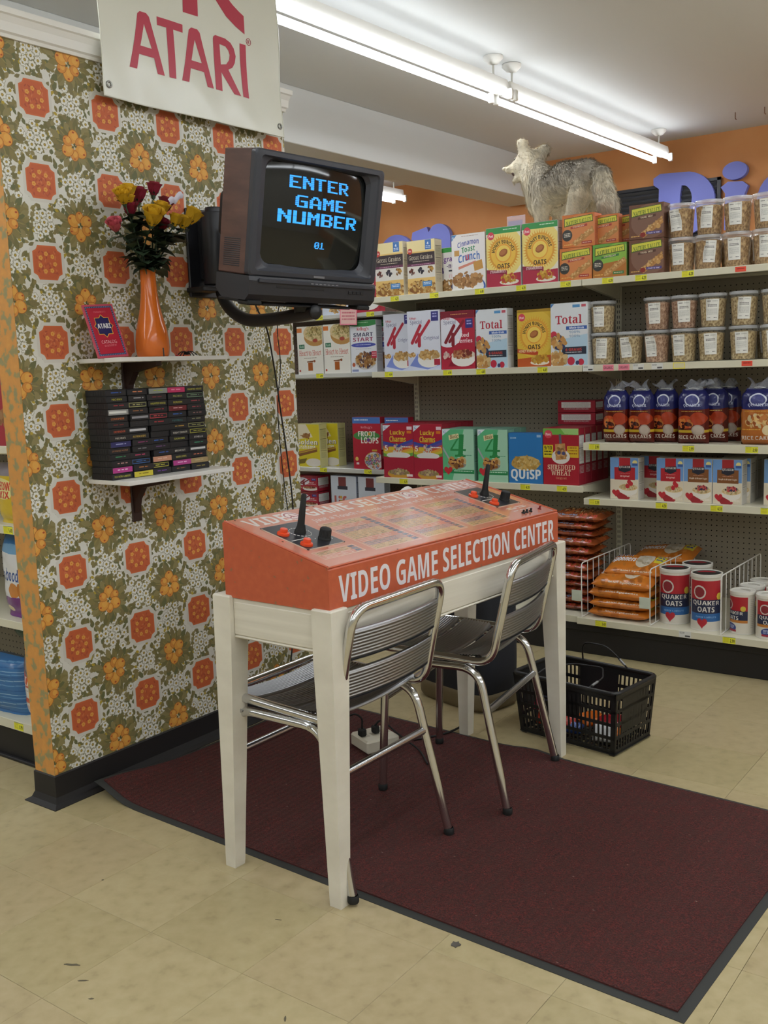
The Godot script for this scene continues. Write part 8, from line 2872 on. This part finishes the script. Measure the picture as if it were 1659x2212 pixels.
# ---------------------------------------------------------------- stuffed coyote on top of the shelving
func build_coyote() -> void:
	var t := thing("stuffed_coyote", "pale grey and cream stuffed coyote standing on top of the cereal shelving", "stuffed animal", Vector3(-2.33, 1.689, -4.80))
	var o := t.position
	# bones: from, to, radius from, radius to (world metres)
	var B := []
	var bone := func(a: Vector3, b: Vector3, ra: float, rb: float) -> void: B.append([a - o, b - o, ra, rb])
	var C := Vector3(-2.49, 2.19, -4.89); var Mid := Vector3(-2.34, 2.222, -4.80); var R := Vector3(-2.19, 2.205, -4.715)
	bone.call(C, Mid, 0.096, 0.084); bone.call(Mid, R, 0.084, 0.088)
	bone.call(Vector3(-2.545, 2.14, -4.91), Vector3(-2.575, 2.25, -4.93), 0.066, 0.07)
	bone.call(C + Vector3(-0.03, 0.05, -0.01), Vector3(-2.605, 2.335, -4.95), 0.086, 0.066)
	# head turned to look along the shelf
	var H := Vector3(-2.625, 2.375, -4.955)
	bone.call(H, H + Vector3(-0.035, -0.008, 0.008), 0.058, 0.048)
	bone.call(H + Vector3(-0.04, -0.018, 0.01), Vector3(-2.738, 2.346, -4.918), 0.034, 0.019)
	bone.call(H + Vector3(-0.03, -0.055, 0.01), Vector3(-2.705, 2.284, -4.925), 0.024, 0.012)
	bone.call(H + Vector3(-0.005, -0.045, 0.015), H + Vector3(0.02, -0.08, 0.02), 0.042, 0.05)
	# ears
	bone.call(H + Vector3(-0.012, 0.035, 0.03), Vector3(-2.650, 2.466, -4.915), 0.030, 0.021)
	bone.call(Vector3(-2.650, 2.466, -4.915), Vector3(-2.658, 2.474, -4.908), 0.021, 0.010)
	bone.call(H + Vector3(0.035, 0.03, -0.03), Vector3(-2.562, 2.437, -5.005), 0.032, 0.022)
	bone.call(Vector3(-2.562, 2.437, -5.005), Vector3(-2.556, 2.444, -5.012), 0.022, 0.010)
	# fore legs
	for e in [[Vector3(-2.50, 2.12, -4.83), Vector3(-2.50, 1.99, -4.845), Vector3(-2.535, 1.84, -4.865), Vector3(-2.54, 1.712, -4.87)], [Vector3(-2.455, 2.12, -4.955), Vector3(-2.455, 1.99, -4.98), Vector3(-2.48, 1.84, -4.995), Vector3(-2.485, 1.712, -5.0)]]:
		bone.call(e[0], e[1], 0.046, 0.028); bone.call(e[1], e[2], 0.026, 0.021); bone.call(e[2], e[3], 0.02, 0.018)
		bone.call(e[3], e[3] + Vector3(-0.04, -0.006, -0.02), 0.022, 0.017)
	# hind legs: knee forward high up, hock back, upright shank
	for e in [[Vector3(-2.19, 2.12, -4.65), Vector3(-2.25, 1.995, -4.66), Vector3(-2.205, 1.87, -4.635), Vector3(-2.22, 1.712, -4.645)], [Vector3(-2.14, 2.12, -4.765), Vector3(-2.19, 1.995, -4.80), Vector3(-2.125, 1.87, -4.785), Vector3(-2.14, 1.712, -4.79)]]:
		bone.call(e[0], e[1], 0.062, 0.034); bone.call(e[1], e[2], 0.029, 0.021); bone.call(e[2], e[3], 0.02, 0.017)
		bone.call(e[3], e[3] + Vector3(-0.045, -0.006, -0.025), 0.021, 0.016)
	# bushy tail hanging clear of the rump
	var tail := [Vector3(-2.115, 2.215, -4.665), Vector3(-2.065, 2.19, -4.615), Vector3(-2.035, 2.11, -4.565), Vector3(-1.995, 2.03, -4.535), Vector3(-1.972, 1.985, -4.525)]
	for k in 4: bone.call(tail[k], tail[k + 1], [0.034, 0.036, 0.046, 0.044][k], [0.036, 0.046, 0.044, 0.020][k])

	# field on a grid, tapered capsules joined smoothly
	var cell := 0.0125; var K := 85.0
	var lo := Vector3(-0.52, -0.02, -0.30); var dim := Vector3i(76, 68, 54)
	var f := PackedFloat32Array(); f.resize(dim.x * dim.y * dim.z)
	for b in B:
		var pad: float = maxf(b[2], b[3]) + 0.06
		var mn: Vector3 = ((b[0].min(b[1]) - Vector3.ONE * pad - lo) / cell).floor().clamp(Vector3.ZERO, Vector3(dim) - Vector3.ONE)
		var mx: Vector3 = ((b[0].max(b[1]) + Vector3.ONE * pad - lo) / cell).ceil().clamp(Vector3.ZERO, Vector3(dim) - Vector3.ONE)
		var ab: Vector3 = b[1] - b[0]
		var l2 := maxf(ab.length_squared(), 1e-9)
		for k in range(int(mn.z), int(mx.z) + 1):
			for j in range(int(mn.y), int(mx.y) + 1):
				for i in range(int(mn.x), int(mx.x) + 1):
					var p := lo + Vector3(i, j, k) * cell
					var q := clampf((p - b[0]).dot(ab) / l2, 0.0, 1.0)
					var d: float = p.distance_to(b[0] + ab * q) - lerpf(b[2], b[3], q)
					if d < 0.09: f[i + dim.x * (j + dim.y * k)] += exp(-K * d)
	var val := func(n: int) -> float: return -log(maxf(f[n], 1e-5)) / K
	var vid := {}
	var pts := PackedVector3Array(); var nms := PackedVector3Array()
	var offs := []
	for c in 8: offs.append((c & 1) + dim.x * (((c >> 1) & 1) + dim.y * ((c >> 2) & 1)))
	var edges := [[0, 1], [2, 3], [4, 5], [6, 7], [0, 2], [1, 3], [4, 6], [5, 7], [0, 4], [1, 5], [2, 6], [3, 7]]
	for k in dim.z - 1:
		for j in dim.y - 1:
			for i in dim.x - 1:
				var n := i + dim.x * (j + dim.y * k)
				var inside := 0
				for c in 8:
					if f[n + offs[c]] > 1.0: inside += 1
				if inside == 0 or inside == 8: continue
				var v := []
				for c in 8: v.append(val.call(n + offs[c]))
				var sum := Vector3.ZERO; var cnt := 0
				for e in edges:
					var a: float = v[e[0]]; var b: float = v[e[1]]
					if (a < 0.0) != (b < 0.0):
						var q := a / (a - b)
						var pa := Vector3(e[0] & 1, (e[0] >> 1) & 1, (e[0] >> 2) & 1); var pb := Vector3(e[1] & 1, (e[1] >> 1) & 1, (e[1] >> 2) & 1)
						sum += pa.lerp(pb, q); cnt += 1
				var g := Vector3(v[1] + v[3] + v[5] + v[7] - v[0] - v[2] - v[4] - v[6], v[2] + v[3] + v[6] + v[7] - v[0] - v[1] - v[4] - v[5], v[4] + v[5] + v[6] + v[7] - v[0] - v[1] - v[2] - v[3])
				vid[n] = pts.size()
				pts.append(lo + (Vector3(i, j, k) + sum / cnt) * cell)
				nms.append(g.normalized())
	# coat colours (linear): grey saddle on back and flanks, cream below, tan on the legs
	var nz := FastNoiseLite.new(); nz.seed = 4; nz.frequency = 9.0; nz.fractal_octaves = 3
	var coat := func(p: Vector3) -> Color:
		var w := p + o
		var cream := Color(0.66, 0.585, 0.445); var grey := Color(0.34, 0.30, 0.25); var tan_ := Color(0.55, 0.42, 0.27)
		var along := clampf((w.x + 2.52) / 0.40, 0.0, 1.0)          # 0 at the shoulder, 1 at the rump
		var saddle := smoothstep(2.13, 2.24, w.y + 0.06 * nz.get_noise_3d(p.x * 1.2, p.y * 1.2, p.z * 1.2)) * smoothstep(-0.5, 0.3, along - 0.05)
		if w.x < -2.56: saddle = 0.0
		var c := cream.lerp(grey, saddle * 0.9)
		if w.y < 2.06: c = c.lerp(tan_, 0.55 * smoothstep(2.06, 1.95, w.y))
		if w.x > -2.075 and w.y < 2.2: c = cream.lerp(grey, 0.25)
		return c * (1.0 + 0.36 * nz.get_noise_3d(p.x * 2.5, p.y * 1.0, p.z * 2.5))
	var st := new_st()
	var emit_tri := func(a: int, b: int, c: int) -> void:
		var A := pts[a]; var Bb := pts[b]; var Cc := pts[c]
		if (Cc - A).cross(Bb - A).dot(nms[a] + nms[b] + nms[c]) < 0.0:
			var tmp := b; b = c; c = tmp
		for q in [a, b, c]:
			st.set_normal(nms[q]); st.set_color(coat.call(pts[q])); st.add_vertex(pts[q])
	var st1 := dim.x; var st2 := dim.x * dim.y
	for n in vid.keys():
		# one quad round each crossed edge that starts at this cell's first corner
		for ax in 3:
			var step: int = [1, st1, st2][ax]
			if (f[n] > 1.0) == (f[n + step] > 1.0): continue
			var u: int = [st1, st2, 1][ax]; var w: int = [st2, 1, st1][ax]
			if vid.has(n - u) and vid.has(n - w) and vid.has(n - u - w):
				emit_tri.call(vid[n], vid[n - u], vid[n - u - w])
				emit_tri.call(vid[n], vid[n - u - w], vid[n - w])
	var fm := mat(Color(1, 1, 1), 0.9)
	fm.vertex_color_use_as_albedo = true
	obj("body", st, fm, t)
	# guard hair
	var fur := new_st()
	var back_dir := Vector3(0.85, -0.05, 0.52)
	for n in pts.size():
		var p := pts[n]; var nn := nms[n]
		var w := p + o
		var legs := w.y < 2.0 and w.x < -2.075
		var head := w.x < -2.60 and w.y > 2.28
		var per := 4 if legs or head else 7
		for k in per:
			var jit := Vector3(rng.randf_range(-1, 1), rng.randf_range(-1, 1), rng.randf_range(-1, 1)) * 0.008
			var flow := back_dir
			if legs: flow = Vector3.DOWN
			elif w.x > -2.09: flow = Vector3(0.35, -0.9, 0.2)
			elif head: flow = Vector3(0.9, 0.15, -0.2)
			elif w.x < -2.5: flow = Vector3(0.3, -0.9, 0.1)
			else: flow = back_dir + Vector3.DOWN * 0.9
			flow = (flow - nn * flow.dot(nn)).normalized()
			var L := (0.011 if legs or head else (rng.randf_range(0.012, 0.026) if w.y > 2.14 or w.x > -2.09 else rng.randf_range(0.008, 0.015)))
			var clump := nz.get_noise_3d(p.x * 3.0, p.y * 3.0, p.z * 3.0)
			var d := (flow + nn * (0.34 + 0.3 * clump) + Vector3(rng.randf_range(-0.3, 0.3), rng.randf_range(-0.3, 0.3), rng.randf_range(-0.3, 0.3))).normalized()
			var a := p + jit - nn * 0.003
			var sd := d.cross(nn).normalized() * rng.randf_range(0.0012, 0.0024)
			var col: Color = coat.call(p + jit) * rng.randf_range(0.82, 1.25)
			var nf := (nn + d * 0.2).normalized()
			for q in [a - sd, a + d * L, a + sd]:
				fur.set_normal(nf); fur.set_color(col); fur.add_vertex(q)
	var fo := obj("fur", fur, fm, t)
	fo.set_meta("kind", "stuff")
	# nose, open mouth and eyes
	var ns := new_st()
	lathe(ns, [Vector2(0, -0.009), Vector2(0.010, -0.005), Vector2(0.012, 0.002), Vector2(0.007, 0.009), Vector2(0, 0.010)], 12, Transform3D(Basis.IDENTITY, Vector3(-2.758, 2.352, -4.914) - o))
	obj("nose", ns, mat("d8cfba", 0.5), t)
	var mo := new_st()
	lathe(mo, [Vector2(0, -0.012), Vector2(0.013, -0.006), Vector2(0.014, 0.004), Vector2(0, 0.012)], 12, Transform3D(Basis(Vector3.FORWARD, 0.6), Vector3(-2.705, 2.322, -4.925) - o))
	obj("mouth", mo, mat("4a3430", 0.6), t)
	for e in [Vector3(-2.69, 2.392, -4.915), Vector3(-2.685, 2.392, -4.99)]:
		var ey := new_st()
		lathe(ey, [Vector2(0, -0.008), Vector2(0.006, -0.005), Vector2(0.008, 0), Vector2(0.006, 0.005), Vector2(0, 0.008)], 10, Transform3D(Basis.IDENTITY, e - o))
		obj("eye", ey, mat("2a1c12", 0.1), t)
